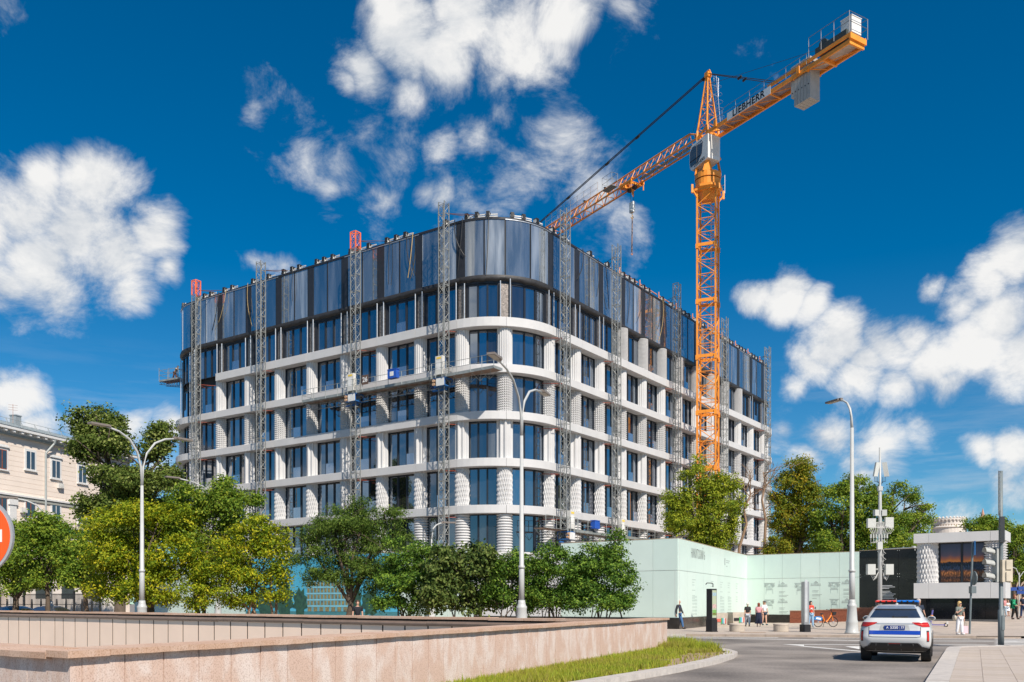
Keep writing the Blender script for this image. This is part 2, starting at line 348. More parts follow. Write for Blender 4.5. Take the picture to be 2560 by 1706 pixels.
def granite(name, base, light, dark):
    m = bpy.data.materials.new(name); m.use_nodes = True; nt = m.node_tree; n = nt.nodes; l = nt.links; b = n['Principled BSDF']; b.inputs['Roughness'].default_value = 0.8
    t = n.new('ShaderNodeTexCoord'); g = n.new('ShaderNodeTexNoise'); g.inputs['Scale'].default_value = 55; g.inputs['Detail'].default_value = 3; l.new(t.outputs['Object'], g.inputs['Vector'])
    mp = n.new('ShaderNodeMapping'); mp.inputs['Scale'].default_value = (1.5, 1.5, 0.8); l.new(t.outputs['Object'], mp.inputs[0])
    s = n.new('ShaderNodeTexNoise'); s.inputs['Scale'].default_value = 1.5; s.inputs['Detail'].default_value = 5; s.inputs['Roughness'].default_value = 0.6; s.inputs['Distortion'].default_value = 0.5; l.new(mp.outputs[0], s.inputs['Vector'])
    r = n.new('ShaderNodeValToRGB'); e = r.color_ramp.elements; e[0].position = 0.44; e[0].color = (*base, 1); e[1].position = 0.6; e[1].color = (*light, 1); l.new(s.outputs['Fac'], r.inputs[0])
    q = n.new('ShaderNodeValToRGB'); e = q.color_ramp.elements; e[0].position = 0.3; e[0].color = (*dark, 1); e[1].position = 0.52; e[1].color = (1, 1, 1, 1); l.new(g.outputs['Fac'], q.inputs[0])
    mu = n.new('ShaderNodeMix'); mu.data_type = 'RGBA'; mu.blend_type = 'MULTIPLY'; mu.inputs['Factor'].default_value = 0.85; l.new(r.outputs[0], mu.inputs['A']); l.new(q.outputs[0], mu.inputs['B'])
    l.new(mu.outputs['Result'], b.inputs['Base Color']); bp = n.new('ShaderNodeBump'); bp.inputs['Strength'].default_value = 0.2; bp.inputs['Distance'].default_value = 0.01; l.new(g.outputs['Fac'], bp.inputs['Height']); l.new(bp.outputs[0], b.inputs['Normal'])
    return m
M_gran = granite('pink_granite', (0.62, 0.45, 0.365), (0.71, 0.60, 0.54), (0.62, 0.54, 0.5))
M_granc = granite('coping_granite', (0.55, 0.365, 0.26), (0.60, 0.43, 0.33), (0.6, 0.5, 0.42))
M_cream = mat('cream_panel', (0.80, 0.62, 0.50), 0.6, var=0.04, scale=0.7)
M_brown = mat('brown_moulding', (0.20, 0.145, 0.115), 0.45, var=0.12)
# ------------------------------------------------------------------ layout of the underpass pit
F1 = Vector((3.85, 28.75, 0)); UF = Vector((-0.8228, 0.5683, 0)); NFc = Vector((-0.5683, -0.8228, 0))
N1 = Vector((-4.63, 9.6, 0)); UN = Vector((0.405, 0.914, 0)).normalized(); NN = Vector((0.914, -0.405, 0)).normalized(); NLEN = 24.95
UN0 = Vector((-0.81, 0.587, 0)).normalized(); NN0 = Vector((-0.587, -0.81, 0)).normalized()
N2 = N1+UN*NLEN
far = lambda p, u, x: p+u*((x-p.x)/u.x)
fA = far(F1, UF, -1500); fB = far(N1, UN0, -1500)
g = MB()
g.add([(F1.x, F1.y, 0), (3000, F1.y, 0), (3000, 3500, 0), (-1500, 3500, 0), (fA.x, fA.y, 0)], [(0, 1, 2, 3, 4)])
g.add([(F1.x, F1.y, 0), (N1.x, N1.y, 0), (fB.x, fB.y, 0), (-1500, -600, 0), (3000, -600, 0), (3000, F1.y, 0)], [(0, 5, 4), (0, 4, 1), (1, 4, 3), (1, 3, 2)][0:0] or [(0, 1, 4), (0, 4, 5), (1, 3, 4), (1, 2, 3)])
struct('ground', g, M_asph)
pit = MB(); pit.add([(F1.x+1, F1.y, -4.5), (N1.x+1, N1.y-1, -4.5), (fB.x, fB.y, -4.5), (fA.x, fA.y, -4.5)], [(0, 3, 2, 1)])
struct('underpass_floor', pit, M_conc)
# ------------------------------------------------------------------ far retaining wall with cream panels
ztop = lambda t: 1.15+0.0032*max(t, 0)
WL = 66.0
fw = thing('retaining_wall', 'long cream panelled underpass wall with a brown rail behind the pink granite wall', 'wall', tuple(F1+UF*30))
b = MB()
p0 = F1+UF*0.75; p1 = F1+UF*WL
for nn in (0,):
    c = [p0-NFc*0.001, p1-NFc*0.001, p1-NFc*0.5, p0-NFc*0.5]
    b.prism([(q.x, q.y) for q in c], -4.4, lambda p: ztop((p[0]-F1.x)/UF.x)-0.09)
part('wall_core', b, mat('joint_filler', (0.05,0.032,0.025), 0.8), fw)
joints = [3.95-1.115*3+1.115*i for i in range(58)]; joints[30] -= 0.32
for i in range(len(joints)-1):
    a, c = joints[i]+0.036, joints[i+1]-0.036
    if a < 0.0: continue
    q0 = F1+UF*a; q1 = F1+UF*c; m = MB(); z = ztop(a)-0.33
    m.plate([(q0.x, q0.y, -3.6), (q1.x, q1.y, -3.6), (q1.x, q1.y, z), (q0.x, q0.y, z)], NFc, 0.010+0.003*rnd.random())
    part('panel', m, M_cream, fw)
t = 0.62
while t < WL-1:
    L = rnd.choice((1.0, 1.25, 1.25, 1.5)); q0 = F1+UF*(t+0.008); q1 = F1+UF*(t+L-0.008); m = MB()
    o = NFc*0.12; k = -NFc*0.55; dz = rnd.uniform(-0.006, 0.006)
    m.prism([(q.x, q.y) for q in (q0+o, q1+o, q1+k, q0+k)], ztop(t)-0.085+dz, ztop(t)+dz)
    part('coping_stone', m, M_granc, fw); t += L
t = 0.9; k = 0
while t < WL-4:
    L = rnd.choice((5.5, 6.5, 7.5)); q0 = F1+UF*t; q1 = F1+UF*(t+L-0.01); m = MB()
    prof = [(0.012, -0.335), (0.06, -0.335), (0.085, -0.30), (0.125, -0.28), (0.14, -0.24), (0.125, -0.20), (0.09, -0.185), (0.085, -0.15), (0.012, -0.15)]
    dz = (k % 2)*0.012; n = len(prof)
    vs = [q0+NFc*u+Vector((0, 0, ztop(t)+v-dz)) for u, v in prof]+[q1+NFc*u+Vector((0, 0, ztop(t+L)+v-dz)) for u, v in prof]
    m.add(vs, [(i, (i+1) % n, (i+1) % n+n, i+n) for i in range(n)]+[tuple(range(n-1, -1, -1)), tuple(range(n, 2*n))])
    part('moulding', m, M_brown, fw); t += L; k += 1
# ------------------------------------------------------------------ near granite wall
nw = thing('granite_wall', 'low pink granite wall with stained slabs in front of the grass verge', 'wall', tuple(N1))
TZ = 1.155
b = MB(); Nm = N1-(NN+NN0)*0.06
c = [Nm+UN*0.05, N2+NN*-0.06, N2+NN*-0.5, N1+NN*-0.5+UN*0.35]
b.prism([(q.x, q.y) for q in c], -4.4, TZ-0.075)
N0 = N1+UN0*14
c = [Nm+UN0*0.05, N0+NN0*-0.06, N0+NN0*-0.5, N1+NN0*-0.5+UN0*0.35]
b.prism([(q.x, q.y) for q in c], -4.4, TZ-0.078)
part('wall_core', b, M_conc, nw)
def slab(o, u, nrm, a, c, z0, z1, th, name, mt):
    m = MB(); q0 = o+u*a; q1 = o+u*c
    m.plate([(q0.x, q0.y, z0), (q1.x, q1.y, z0), (q1.x, q1.y, z1), (q0.x, q0.y, z1)], nrm, th); return part(name, m, mt, nw)
t = 0.14
while t < NLEN-0.1:
    w = min(0.58, NLEN-t); slab(N1-NN*0.06, UN, NN, t+0.009, t+w-0.009, -0.1, TZ-0.07, 0.058+rnd.uniform(0, 0.008), 'slab', M_gran); t += 0.58
# end face
m = MB(); e0 = N2; m.plate([tuple(e0+NN*0.0+Vector((0, 0, -0.1))), tuple(e0-NN*0.5+Vector((0, 0, -0.1))), tuple(e0-NN*0.5+Vector((0, 0, TZ-0.075))), tuple(e0+Vector((0, 0, TZ-0.075)))], UN, 0.05); part('slab', m, M_gran, nw)
t = 0.14
while t < 13:
    slab(N1-NN0*0.06, UN0, NN0, t+0.004, t+0.754, -0.1, TZ-0.07, 0.058+rnd.uniform(0, 0.008), 'slab', M_gran); t += 0.76
def cop(o, u, nrm, a, c, z, name='coping_stone', w=0.62, over=0.075):
    q0 = o+u*a; q1 = o+u*c; m = MB(); pts = [q0+nrm*over, q1+nrm*over, q1-nrm*w, q0-nrm*w]
    # slightly chipped lower edge
    n = 5; vs = []
    for k in range(n+1):
        f = k/n; p = q0+(q1-q0)*f; ch = rnd.uniform(0, 0.004)
        vs += [tuple(p+nrm*(over-ch)+Vector((0, 0, z-0.07+ch))), tuple(p+nrm*over+Vector((0, 0, z))), tuple(p-nrm*w+Vector((0, 0, z))), tuple(p-nrm*w+Vector((0, 0, z-0.07)))]
    fs = []
    for k in range(n):
        b0 = k*4; fs += [(b0+i, b0+(i+1) % 4, b0+(i+1) % 4+4, b0+i+4) for i in range(4)]
    fs += [(3, 2, 1, 0), (n*4, n*4+1, n*4+2, n*4+3)]
    m.add(vs, fs); return part(name, m, M_granc, nw)
t = 0.46
while t < NLEN:
    L = rnd.uniform(0.66, 0.76); cop(N1, UN, NN, t+0.004, min(t+L, NLEN+0.1)-0.004, TZ+rnd.uniform(-0.004, 0.004)); t += L
def ncorner(o):      # where the two wall faces meet when both are offset outwards by o
    M2 = np.array([[NN.x, NN.y], [NN0.x, NN0.y]]); v = np.linalg.solve(M2, np.array([N1.dot(NN)+o, N1.dot(NN0)+o])); return Vector((v[0], v[1], 0))
oc, ic = ncorner(.075), ncorner(-.62); along = lambda t, u, nr, o: N1+u*t+nr*o
m = MB(); q = [oc, along(.452, UN, NN, .075), along(.452, UN, NN, -.62), ic]; m.prism([(v.x, v.y) for v in q], TZ-.07, TZ+.002); part('coping_stone', m, M_granc, nw)
m = MB(); q = [oc, ic, along(.352, UN0, NN0, -.75), along(.352, UN0, NN0, .075)]; m.prism([(v.x, v.y) for v in q], TZ-.07, TZ+.001); part('coping_stone', m, M_granc, nw)
c0_ = ncorner(.004); m = MB(); q = [c0_, along(.14, UN, NN, .004), along(.14, UN, NN, -.2), along(.14, UN0, NN0, -.2), along(.14, UN0, NN0, .004)]; m.prism([(v.x, v.y) for v in q], -.1, TZ-.072); part('corner_block', m, M_gran, nw)
t = 0.36
while t < 12:
    L = rnd.uniform(1.0, 1.3); cop(N1, UN0, NN0, t+0.004, t+L-0.004, TZ-0.022+rnd.uniform(-0.003, 0.003), w=0.75); t += L
# ------------------------------------------------------------------ pavements
def sstep(x, a, b):
    f = min(1, max(0, (x-a)/(b-a))); return f*f*(3-2*f)
def kerb_y(x): return 46.35-0.205*(x-8.5)
def sw_z(x, y): return 0.12+0.46*sstep(x, 21, 30)*sstep(y-kerb_y(x), 10, 22)+0.004*max(0, y-kerb_y(x)-40)
m = MB(); XS = [-14+2.5*i for i in range(64)]; NV = 44
vs = []
for x in XS:
    for k in range(NV+1): y = kerb_y(x)+0.16+k*k*0.085; vs.append((x, y, sw_z(x, y)))
fs = [((i*(NV+1)+k), ((i+1)*(NV+1)+k), ((i+1)*(NV+1)+k+1), (i*(NV+1)+k+1)) for i in range(len(XS)-1) for k in range(NV)]
m.add(vs, fs); struct('pavement_far', m, M_pave)
fk = MB(); fk.box((30, 40.9, -0.05), (0.01, 0.01, 0.02)); fk = struct('kerb_far', fk, M_kerbd)
x = -14.0
while x < 60:
    L = 1.9 if x < 22.5 else 1.2
    drop = 0.11*sstep(x, 21.2, 23.6)*(1-sstep(x, 34, 36))
    zt = 0.125-drop; q0 = Vector((x+0.006, kerb_y(x), 0)); q1 = Vector((x+L-0.006, kerb_y(x+L), 0)); u = (q1-q0).normalized(); nn = Vector((-u.y, u.x, 0)); m = MB()
    m.prism([(p.x, p.y) for p in (q0, q1, q1+nn*0.18, q0+nn*0.18)], -0.05, max(zt, 0.012)); part('kerb_stone', m, M_kerbd if rnd.random() < 0.75 else M_kerb, fk); x += L
# near pavement on the right
EK = Vector((0.451, 0.892, 0)).normalized(); EP = Vector((EK.y, -EK.x, 0)); K0 = Vector((8.07, 17.9, 0))
Lk = 15.6
edge = [K0-EK*22, K0+EK*Lk]
arc = [K0+EK*Lk+Vector((0.55, 0.95, 0)), K0+EK*Lk+Vector((1.5, 1.55, 0)), K0+EK*Lk+Vector((3.0, 1.9, 0))]
outline = edge+arc+[Vector((60, 37.5, 0)), Vector((60, -15, 0))]
inner = [edge[0]+EP*0.42, edge[1]+EP*0.42, arc[0]+Vector((0.3, -0.28, 0)), arc[1]+Vector((0.15, -0.4, 0)), arc[2]+Vector((0, -0.42, 0)), Vector((60, 37.0, 0)), Vector((60, -15, 0))]
m = MB(); m.prism([(p.x, p.y) for p in inner], -0.05, 0.105)
pn = struct('pavement_near', m, M_pave_rest)
tm = {}
for k in range(6):
    q = MB(); q.box((0, 0, 0.0), (0.592, 0.592, 0.03)); tm[k] = q.mesh('tile', M_tile if k % 3 else M_tile2)
cnt = 0
for i in range(8):
    for j in range(33):
        c = K0+EP*(0.42+0.3+0.6*i)+EK*(-3.6+0.6*j+(0.3 if i % 2 else 0)); d = Vector((0, 0, 0.105+rnd.uniform(0, 0.004)))
        if (c-K0).dot(EK) > Lk-0.2+0.36*i*0.6: continue
        o = link('tile', tm[rnd.randrange(6)], pn, loc=tuple(c+d), rz=math.atan2(EP.y, EP.x), world=True); cnt += 1
def kstones(pts, ins, parent, zt, mt, L=1.5):
    for a, b_, c, d in zip(pts[:-1], pts[1:], ins[1:], ins[:-1]):
        n = max(1, int((b_-a).length/L))
        for k in range(n):
            f0, f1 = k/n, (k+1)/n; q = MB(); g0 = 0.006/max((b_-a).length, .1)
            q.prism([(p.x, p.y) for p in (a.lerp(b_, f0+g0), a.lerp(b_, f1-g0), d.lerp(c, f1-g0), d.lerp(c, f0+g0))], -0.06, zt+rnd.uniform(-.004, .004)); part('kerb_stone', q, mt, parent)
kn = MB(); kn.box((9, 19.5, -0.08), (0.01, 0.01, 0.02)); kn = struct('kerb_near', kn, M_kerb)
kstones(outline[:6], inner[:6], kn, 0.125, M_kerb)
# island verge
io = [gnd(1560-420, 1840, .12), gnd(1511, 1700, .12), gnd(1700, 1669, .12), gnd(1800, 1648, .12), gnd(1835, 1637, .12), gnd(1844, 1630, .12), gnd(1826, 1624, .12), gnd(1790, 1618, .12), gnd(1760, 1614.5, .12), Vector((6.3, 36.2, .12)), Vector((4.2, 39.0, .12))]
io[0] = io[1]+(io[1]-io[2]).normalized()*14
ii = []
for k, p in enumerate(io):
    a = io[max(k-1, 0)]; b_ = io[min(k+1, len(io)-1)]; d = (b_-a).normalized(); ii.append(p+Vector((-d.y, d.x, 0))*0.36)
ki = MB(); ki.box((4, 27, -0.08), (0.01, 0.01, 0.02)); ki = struct('kerb_island', ki, M_kerb)
kstones([Vector((p.x, p.y, 0)) for p in io], [Vector((p.x, p.y, 0)) for p in ii], ki, 0.125, M_kerb, 1.6)
m = MB(); poly = [(p.x, p.y) for p in ii]+[(3.0, 36.5), (N2.x-0.3, N2.y+0.2), ((N1-NN*0.3).x, (N1-NN*0.3).y), (N1.x-6, N1.y-8)]
m.prism(poly, -0.05, 0.085); struct('verge_soil', m, M_soil)
# planting strip behind the pit
m = MB(); a = F1-NFc*0.5+UF*-3; c = F1-NFc*0.5+UF*70
m.prism([(a.x, a.y), (c.x, c.y), (c.x+8, c.y+14), (-6, 49.3), (4, 47.2), (5, 33)], -0.05, 0.06); struct('planting_bed', m, M_soil)
# ------------------------------------------------------------------ road markings
def strip(name, pts, w, mt, z=0.004):
    m = MB()
    for a, b_ in zip(pts[:-1], pts[1:]):
        a = Vector((*a, 0)); b_ = Vector((*b_, 0)); d = (b_-a).normalized(); n = Vector((-d.y, d.x, 0))*w/2
        m.add([(q.x, q.y, z) for q in (a-n, b_-n, b_+n, a+n)], [(0, 1, 2, 3)])
    return struct(name, m, mt)
strip('lane_line', [(-2, 48.6), (8.15, 44.6), (15.1, 41.2), (18.0, 40.6), (22.3, 40.4)], 0.42, M_paint)
strip('kerb_line', [(7.5, 45.9), (13, 44.75)], 0.8, M_worn); strip('kerb_line', [(14.6, 44.4), (17.5, 43.8)], 0.7, M_worn); strip('kerb_line', [(18.6, 43.5), (21.5, 42.9)], 0.75, M_worn)
A = gnd(1955, 1611); B = gnd(2145, 1612); Cc = gnd(2145, 1628.5); A2 = gnd(2010, 1612.0); A3 = gnd(2010, 1616)
m = MB(); m.add([(q.x, q.y, 0.004) for q in (A, A3, A2)], [(0, 1, 2)]); struct('wedge_tip', m, M_paint)
strip('wedge_line', [(A2.x, A2.y), (B.x, B.y), (19.0, 36.6)], 0.34, M_paint, 0.005)
dC = (Cc-A)*0.62; strip('wedge_line', [(A3.x-.1, A3.y), (Cc.x, Cc.y), (Cc.x+dC.x, Cc.y+dC.y)], 0.26, M_paint, 0.006)
m = MB(); m.add([(q.x, q.y, 0.004) for q in (gnd(2112, 1616.5), gnd(2150, 1624), gnd(2200, 1624), gnd(2200, 1616.5))], [(0, 1, 2, 3)]); struct('wedge_hatch', m, M_paint)
for k, y in enumerate((42.9, 41.5, 40.1, 38.8, 37.5, 36.3)):
    x0 = .527*y; m = MB(); m.add([(x0, y-0.3, 0.004), (x0+5.5, y-1.3, 0.004), (x0+5.5, y-0.7, 0.004), (x0+.1, y+0.3, 0.004)], [(0, 1, 2, 3)]); struct('crossing_stripe', m, M_paint)
# ------------------------------------------------------------------ grass on the verge
def grass(n, seed):
    r = np.random.default_rng(seed); out = []
    P_ = []
    while len(P_) < n:
        t = r.uniform(-6, NLEN+4.5); d = r.uniform(0.02, 4.4)
        q = N1+UN*t+NN*d
        if t > NLEN: q = N1+UN*t+NN*r.uniform(-1.6, 3.2)
        # distance to inner kerb line
        if t < 20:
            k = (q.x-ii[1].x)*(ii[2].y-ii[1].y)-(q.y-ii[1].y)*(ii[2].x-ii[1].x)
            if k > -0.05: continue
        if t >= 12:
            if q.x > 6.9 or (q.x-ii[2].x)*(ii[3].y-ii[2].y)-(q.y-ii[2].y)*(ii[3].x-ii[2].x) > -0.05: continue
        # grass thins towards the kerb in ragged patches
        s = math.sin(q.x*2.1+1.3*math.sin(q.y*0.9))*math.sin(q.y*1.35+q.x*0.6)
        lim = 1.25+0.06*t+0.8*s if t < 17 else 1.9-0.12*(t-17)+0.5*s
        if t > NLEN-3: lim = 2.2+0.4*s
        if d > lim and r.random() > 0.045: continue
        P_.append((q.x, q.y, d, t, s))
    A_ = np.array(P_); nb = len(A_)
    h = r.uniform(0.06, 0.17, nb)*np.where(A_[:, 3] > NLEN-1.5, 2.0, 1.0)*(1+0.5*(r.random(nb) < 0.06)); w = r.uniform(0.006, 0.012, nb)*1.7
    an = r.uniform(0, 2*PI, nb); lean = r.uniform(0.1, 0.6, nb)*h; la = r.uniform(0, 2*PI, nb)
    V = np.zeros((nb, 3, 3)); V[:, 0, 0] = A_[:, 0]-np.cos(an)*w; V[:, 0, 1] = A_[:, 1]-np.sin(an)*w; V[:, 1, 0] = A_[:, 0]+np.cos(an)*w; V[:, 1, 1] = A_[:, 1]+np.sin(an)*w
    V[:, 2, 0] = A_[:, 0]+np.cos(la)*lean; V[:, 2, 1] = A_[:, 1]+np.sin(la)*lean; V[:, :2, 2] = 0.08; V[:, 2, 2] = 0.08+h
    tint = np.clip(0.45+0.25*A_[:, 4]+r.normal(0, 0.22, nb), 0, 1)
    return tri_mesh('grass', V.reshape(-1, 3), 3, tint)
def tri_mesh(name, V, k, tint):
    n = len(V)//k; me = bpy.data.meshes.new(name); me.vertices.add(len(V)); me.vertices.foreach_set('co', V.astype(np.float32).ravel())
    me.loops.add(len(V)); me.loops.foreach_set('vertex_index', np.arange(len(V), dtype=np.int32)); me.polygons.add(n)
    me.polygons.foreach_set('loop_start', np.arange(0, len(V), k, dtype=np.int32)); me.polygons.foreach_set('loop_total', np.full(n, k, dtype=np.int32))
    at_ = me.attributes.new('tint', 'FLOAT', 'POINT'); at_.data.foreach_set('value', np.repeat(tint, k).astype(np.float32)); me.update(); return me
gm = grass(46000, 3); gm.materials.append(leafmat('grass_blade', (0.34, 0.30, 0.08), (0.38, 0.40, 0.04), (0.24, 0.35, 0.035)))
go = link('grass', gm); go['kind'] = 'stuff'; go['label'] = 'sunlit grass on the verge beside the pink granite wall'; go['category'] = 'grass'
# ------------------------------------------------------------------ the round-cornered building
rnd = random.Random(11)
UL = Vector((-0.8215, 0.5702, 0)).normalized(); UR = Vector((0.5702, 0.8215, 0)).normalized()
NL = -UR; NR = -UL
BC = Vector((-0.226, 75.93, 0)); RC = 5.4
LEN_L = 47.4; LEN_R = 66.4
SA = LEN_L-2*RC            # straight on the left face
QA = RC*PI/2
# path coordinate s: 0 at the middle of the near corner, negative along the left face, positive along the right face
def FP(s, off=0.0, z=0.0):
    cc = BC+UL*RC+UR*RC
    if abs(s) <= QA/2:
        a = s/RC; d = -(UL+UR).normalized(); side = (UR-UL).normalized()
        n = d*math.cos(a)+side*math.sin(a); p = cc+n*RC
    elif s < 0:
        t = -s-QA/2
        if t <= SA: p = BC+UL*(RC+t); n = NL.copy()
        else:
            a = min((t-SA)/RC, PI*0.5); c2 = BC+UL*(LEN_L-RC)+UR*RC; n = NL*math.cos(a)+UL*math.sin(a); p = c2+n*RC
            if (t-SA)/RC > PI*0.5: p = p+UR*(t-SA-QA)
    else:
        t = s-QA/2; SB = LEN_R-2*RC
        if t <= SB: p = BC+UR*(RC+t); n = NR.copy()
        else:
            a = min((t-SB)/RC, PI*0.5); c2 = BC+UR*(LEN_R-RC)+UL*RC; n = NR*math.cos(a)+UR*math.sin(a); p = c2+n*RC
            if (t-SB)/RC > PI*0.5: p = p+UL*(t-SB-QA)
    q = p+n*off; return Vector((q.x, q.y, z)), n
sL = lambda t: -(QA/2+t-RC); sR = lambda t: (QA/2+t-RC)
cols = [sL(4.94+4.6*i) for i in range(8, -1, -1)]+[0.0]+[sR(5.98+4.5*j) for j in range(13)]
cols = [cols[0]-9.0, cols[0]-4.6]+cols+[cols[-1]+4.4, cols[-1]+8.6]
NC = len(cols); IC = 11                      # index of the column in the middle of the near corner
CORN = 25.87; FH = 3.965; BANDH = 0.70; BO = 0.85
levels = [CORN-FH*k for k in range(6)]       # tops of the bands, from the cornice down
GB, GT = 29.55, 34.35                        # upper glass storey
BLD = thing('office_building', 'unfinished round-cornered white building with patterned columns, glass top storeys and cranes around', 'building', tuple(BC+(UL+UR)*20))
BLD['label'] = 'large unfinished round-cornered building with white bands, patterned columns and dark glass top storey'
G_wins = [glassmat('window_glass_%d' % k, c, rf, 0.02, (0.72, 0.80, 0.90), st) for k, (c, rf, st) in enumerate((((0.008, 0.012, 0.017), .20, .01), ((0.015, 0.019, 0.024), .27, .02), ((0.03, 0.034, 0.036), .18, .04), ((0.06, 0.06, 0.055), .16, .05), ((0.01, 0.013, 0.02), .33, .01)))]
G_win = G_wins[0]; G_win2 = glassmat('window_glass_dark', (0.012, 0.012, 0.014), 0.12, 0.03, (0.7, 0.75, 0.85), 0.01)
G_tops = [glassmat('upper_glass_%d' % k, c, rf, 0.07, (0.80, 0.85, 0.92), st) for k, (c, rf, st) in enumerate((((0.065, 0.075, 0.083), .20, .10), ((0.11, 0.125, 0.133), .18, .18), ((0.04, 0.05, 0.058), .24, .06), ((0.17, 0.19, 0.20), .16, .28)))]
G_rail = glassmat('railing_glass', (0.09, 0.10, 0.115), 0.35, 0.05, (0.8, 0.85, 0.95))
M_core = mat('core_dark', (0.03, 0.032, 0.036), 0.8)
M_bars = mat('window_frame', (0.02, 0.023, 0.03), 0.35, var=0.2)
M_foil = mat('crinkled_foil', (0.10, 0.085, 0.075), 0.35, 0.5, scale=7, col2=(0.38, 0.33, 0.29), bump=1.0, bscale=9)
def seg_steps(a, b, step=0.5):
    curved = abs(a) < QA/2+.1 or abs(b) < QA/2+.1 or a < sL(LEN_L-RC) or b > sR(LEN_R-RC)
    n = max(1, int(abs(b-a)/step)) if curved else 1
    return [a+(b-a)*k/n for k in range(n+1)]
def sweep(mb, a, b, prof, step=0.5):
    """closed profile (offset, z) swept along the facade from a to b"""
    ss = seg_steps(a, b, step); n = len(prof); base = []
    for s in ss: base += [FP(s, o, z)[0] for o, z in prof]
    fs = []
    for k in range(len(ss)-1): fs += [(k*n+i, k*n+(i+1) % n, (k+1)*n+(i+1) % n, (k+1)*n+i) for i in range(n)]
    fs += [tuple(range(n-1, -1, -1)), tuple(range((len(ss)-1)*n, len(ss)*n))]
    return mb.add(base, fs)
def rect(o0, o1, z0, z1): return [(o0, z0), (o1, z0), (o1, z1), (o0, z1)]
# inner core and roof
m = MB(); loop = [FP(cols[0]-8+k*(cols[-1]-cols[0]+16)/200, -0.35)[0] for k in range(201)]
loop += [loop[-1]+UL*20, loop[0]+UR*20]
m.prism([(p.x, p.y) for p in loop], 0.0, 33.6); part('core', m, M_core, BLD)
m = MB(); loop2 = [FP(cols[0]-8+k*(cols[-1]-cols[0]+16)/200, 0.30)[0] for k in range(201)]
loop2 += [loop2[-1]+UL*20, loop2[0]+UR*20]
m.prism([(p.x, p.y) for p in loop2], GT+0.02, GT+0.16); part('roof', m, M_dark, BLD)
# base storey wall
for i in range(NC-1):
    m = MB(); sweep(m, cols[i]+0.008, cols[i+1]-0.008, rect(-0.3, 0.45, 0.0, levels[5]-BANDH)); part('base_panel', m, M_white, BLD)
# bands
for li, zt in enumerate(levels):
    for i in range(NC-1):
        if li == 0 and i <= 2: continue
        m = MB(); e = 0.012 if (i+li) % 3 else 0.02
        h = BANDH+(0.08 if li == 0 else 0)
        sweep(m, cols[i]+e, cols[i+1]-0.006, [(-0.4, zt-h), (BO-0.02, zt-h), (BO+0.004*((i*7+li*3) % 3), zt-h+0.02), (BO+0.004*((i*7+li*3) % 3), zt-0.02), (BO-0.02, zt), (-0.4, zt)]); part('band_panel', m, M_white, BLD)
# ------------------------------------------------------------------ patterned columns
CR = 0.675
def col_grid(fun, na, nz, h, a0=-118, a1=118):
    m = MB(); vs = []
    for j in range(nz+1):
        for i in range(na+1):
            a = R(a0+(a1-a0)*i/na); r = fun(a, j/nz*h, i, j); vs.append((r*math.sin(a), -r*math.cos(a), j/nz*h))
    m.add(vs, [(j*(na+1)+i, j*(na+1)+i+1, (j+1)*(na+1)+i+1, (j+1)*(na+1)+i) for j in range(nz) for i in range(na)]); return m
def col_studs(h, na, nz, rb, rt, flat=0.0, a0=-118, a1=118):
    m = MB(); da = (a1-a0)/na; dz = h/nz
    P_ = lambda r, a, z: (r*math.sin(R(a)), -r*math.cos(R(a)), z)
    for j in range(nz):
        for i in range(na):
            a = a0+da*i; z = j*dz; q = [P_(rb, a, z), P_(rb, a+da, z), P_(rb, a+da, z+dz), P_(rb, a, z+dz)]
            if flat:
                f = (1-flat)/2; t = [P_(rt, a+da*f, z+dz*f), P_(rt, a+da*(1-f), z+dz*f), P_(rt, a+da*(1-f), z+dz*(1-f)), P_(rt, a+da*f, z+dz*(1-f))]
                m.add(q+t, [(0, 1, 5, 4), (1, 2, 6, 5), (2, 3, 7, 6), (3, 0, 4, 7), (4, 5, 6, 7)])
            else: m.add(q+[P_(rt, a+da/2, z+dz/2)], [(0, 1, 4), (1, 2, 4), (2, 3, 4), (3, 0, 4)])
    return m
def col_diamond(h, na, nz, rb, rt, a0=-118, a1=118):
    m = MB(); da = (a1-a0)/na; dz = h/nz
    P_ = lambda r, a, z: (r*math.sin(R(a)), -r*math.cos(R(a)), min(max(z, 0), h))
    for j in range(-1, nz+1):
        for i in range(na+1):
            a = a0+da*(i+(0.5 if j % 2 else 0)); z = (j+0.5)*dz
            m.add([P_(rb, a, z-dz), P_(rb, a+da/2, z), P_(rb, a, z+dz), P_(rb, a-da/2, z), P_(rt, a, z-0.25*dz)], [(0, 1, 4), (1, 2, 4), (2, 3, 4), (3, 0, 4)])
    return m
HC = FH-BANDH
CM = [col_grid(lambda a, z, i, j: CR-0.085*(1-abs(math.sin(a*10.0))**0.6), 140, 1, HC).mesh('fluted_column', M_white),
      col_studs(HC, 14, 16, CR-0.115, CR+0.045).mesh('studded_column', M_white),
      col_grid(lambda a, z, i, j: CR-0.05+0.075*math.cos(a*9+0.4)+0.02*math.cos(a*4), 76, 1, HC).mesh('wavy_column', M_white, True),
      col_diamond(HC, 14, 8, CR-0.06, CR+0.03).mesh('diamond_column', M_white),
      col_grid(lambda a, z, i, j: CR-0.10+0.13*abs(math.sin(PI*j/6.0))**0.7, 36, 84, HC).mesh('ringed_column', M_white, True)]
CW = col_studs(3.32, 22, 25, CR-0.10, CR-0.01, 0.62).mesh('woven_column', M_white)
for i, s in enumerate(cols):
    for k in range(5):
        if k == 0 and i <= 2: continue
        p, n = FP(s, -0.06, levels[k+1]); link('column', CM[k], BLD, loc=tuple(p), rz=math.atan2(n.x, -n.y), world=True)
    if IC+4 <= i <= IC+11:
        p, n = FP(s, 0.10, CORN); link('column', CW, BLD, loc=tuple(p), rz=math.atan2(n.x, -n.y), world=True)
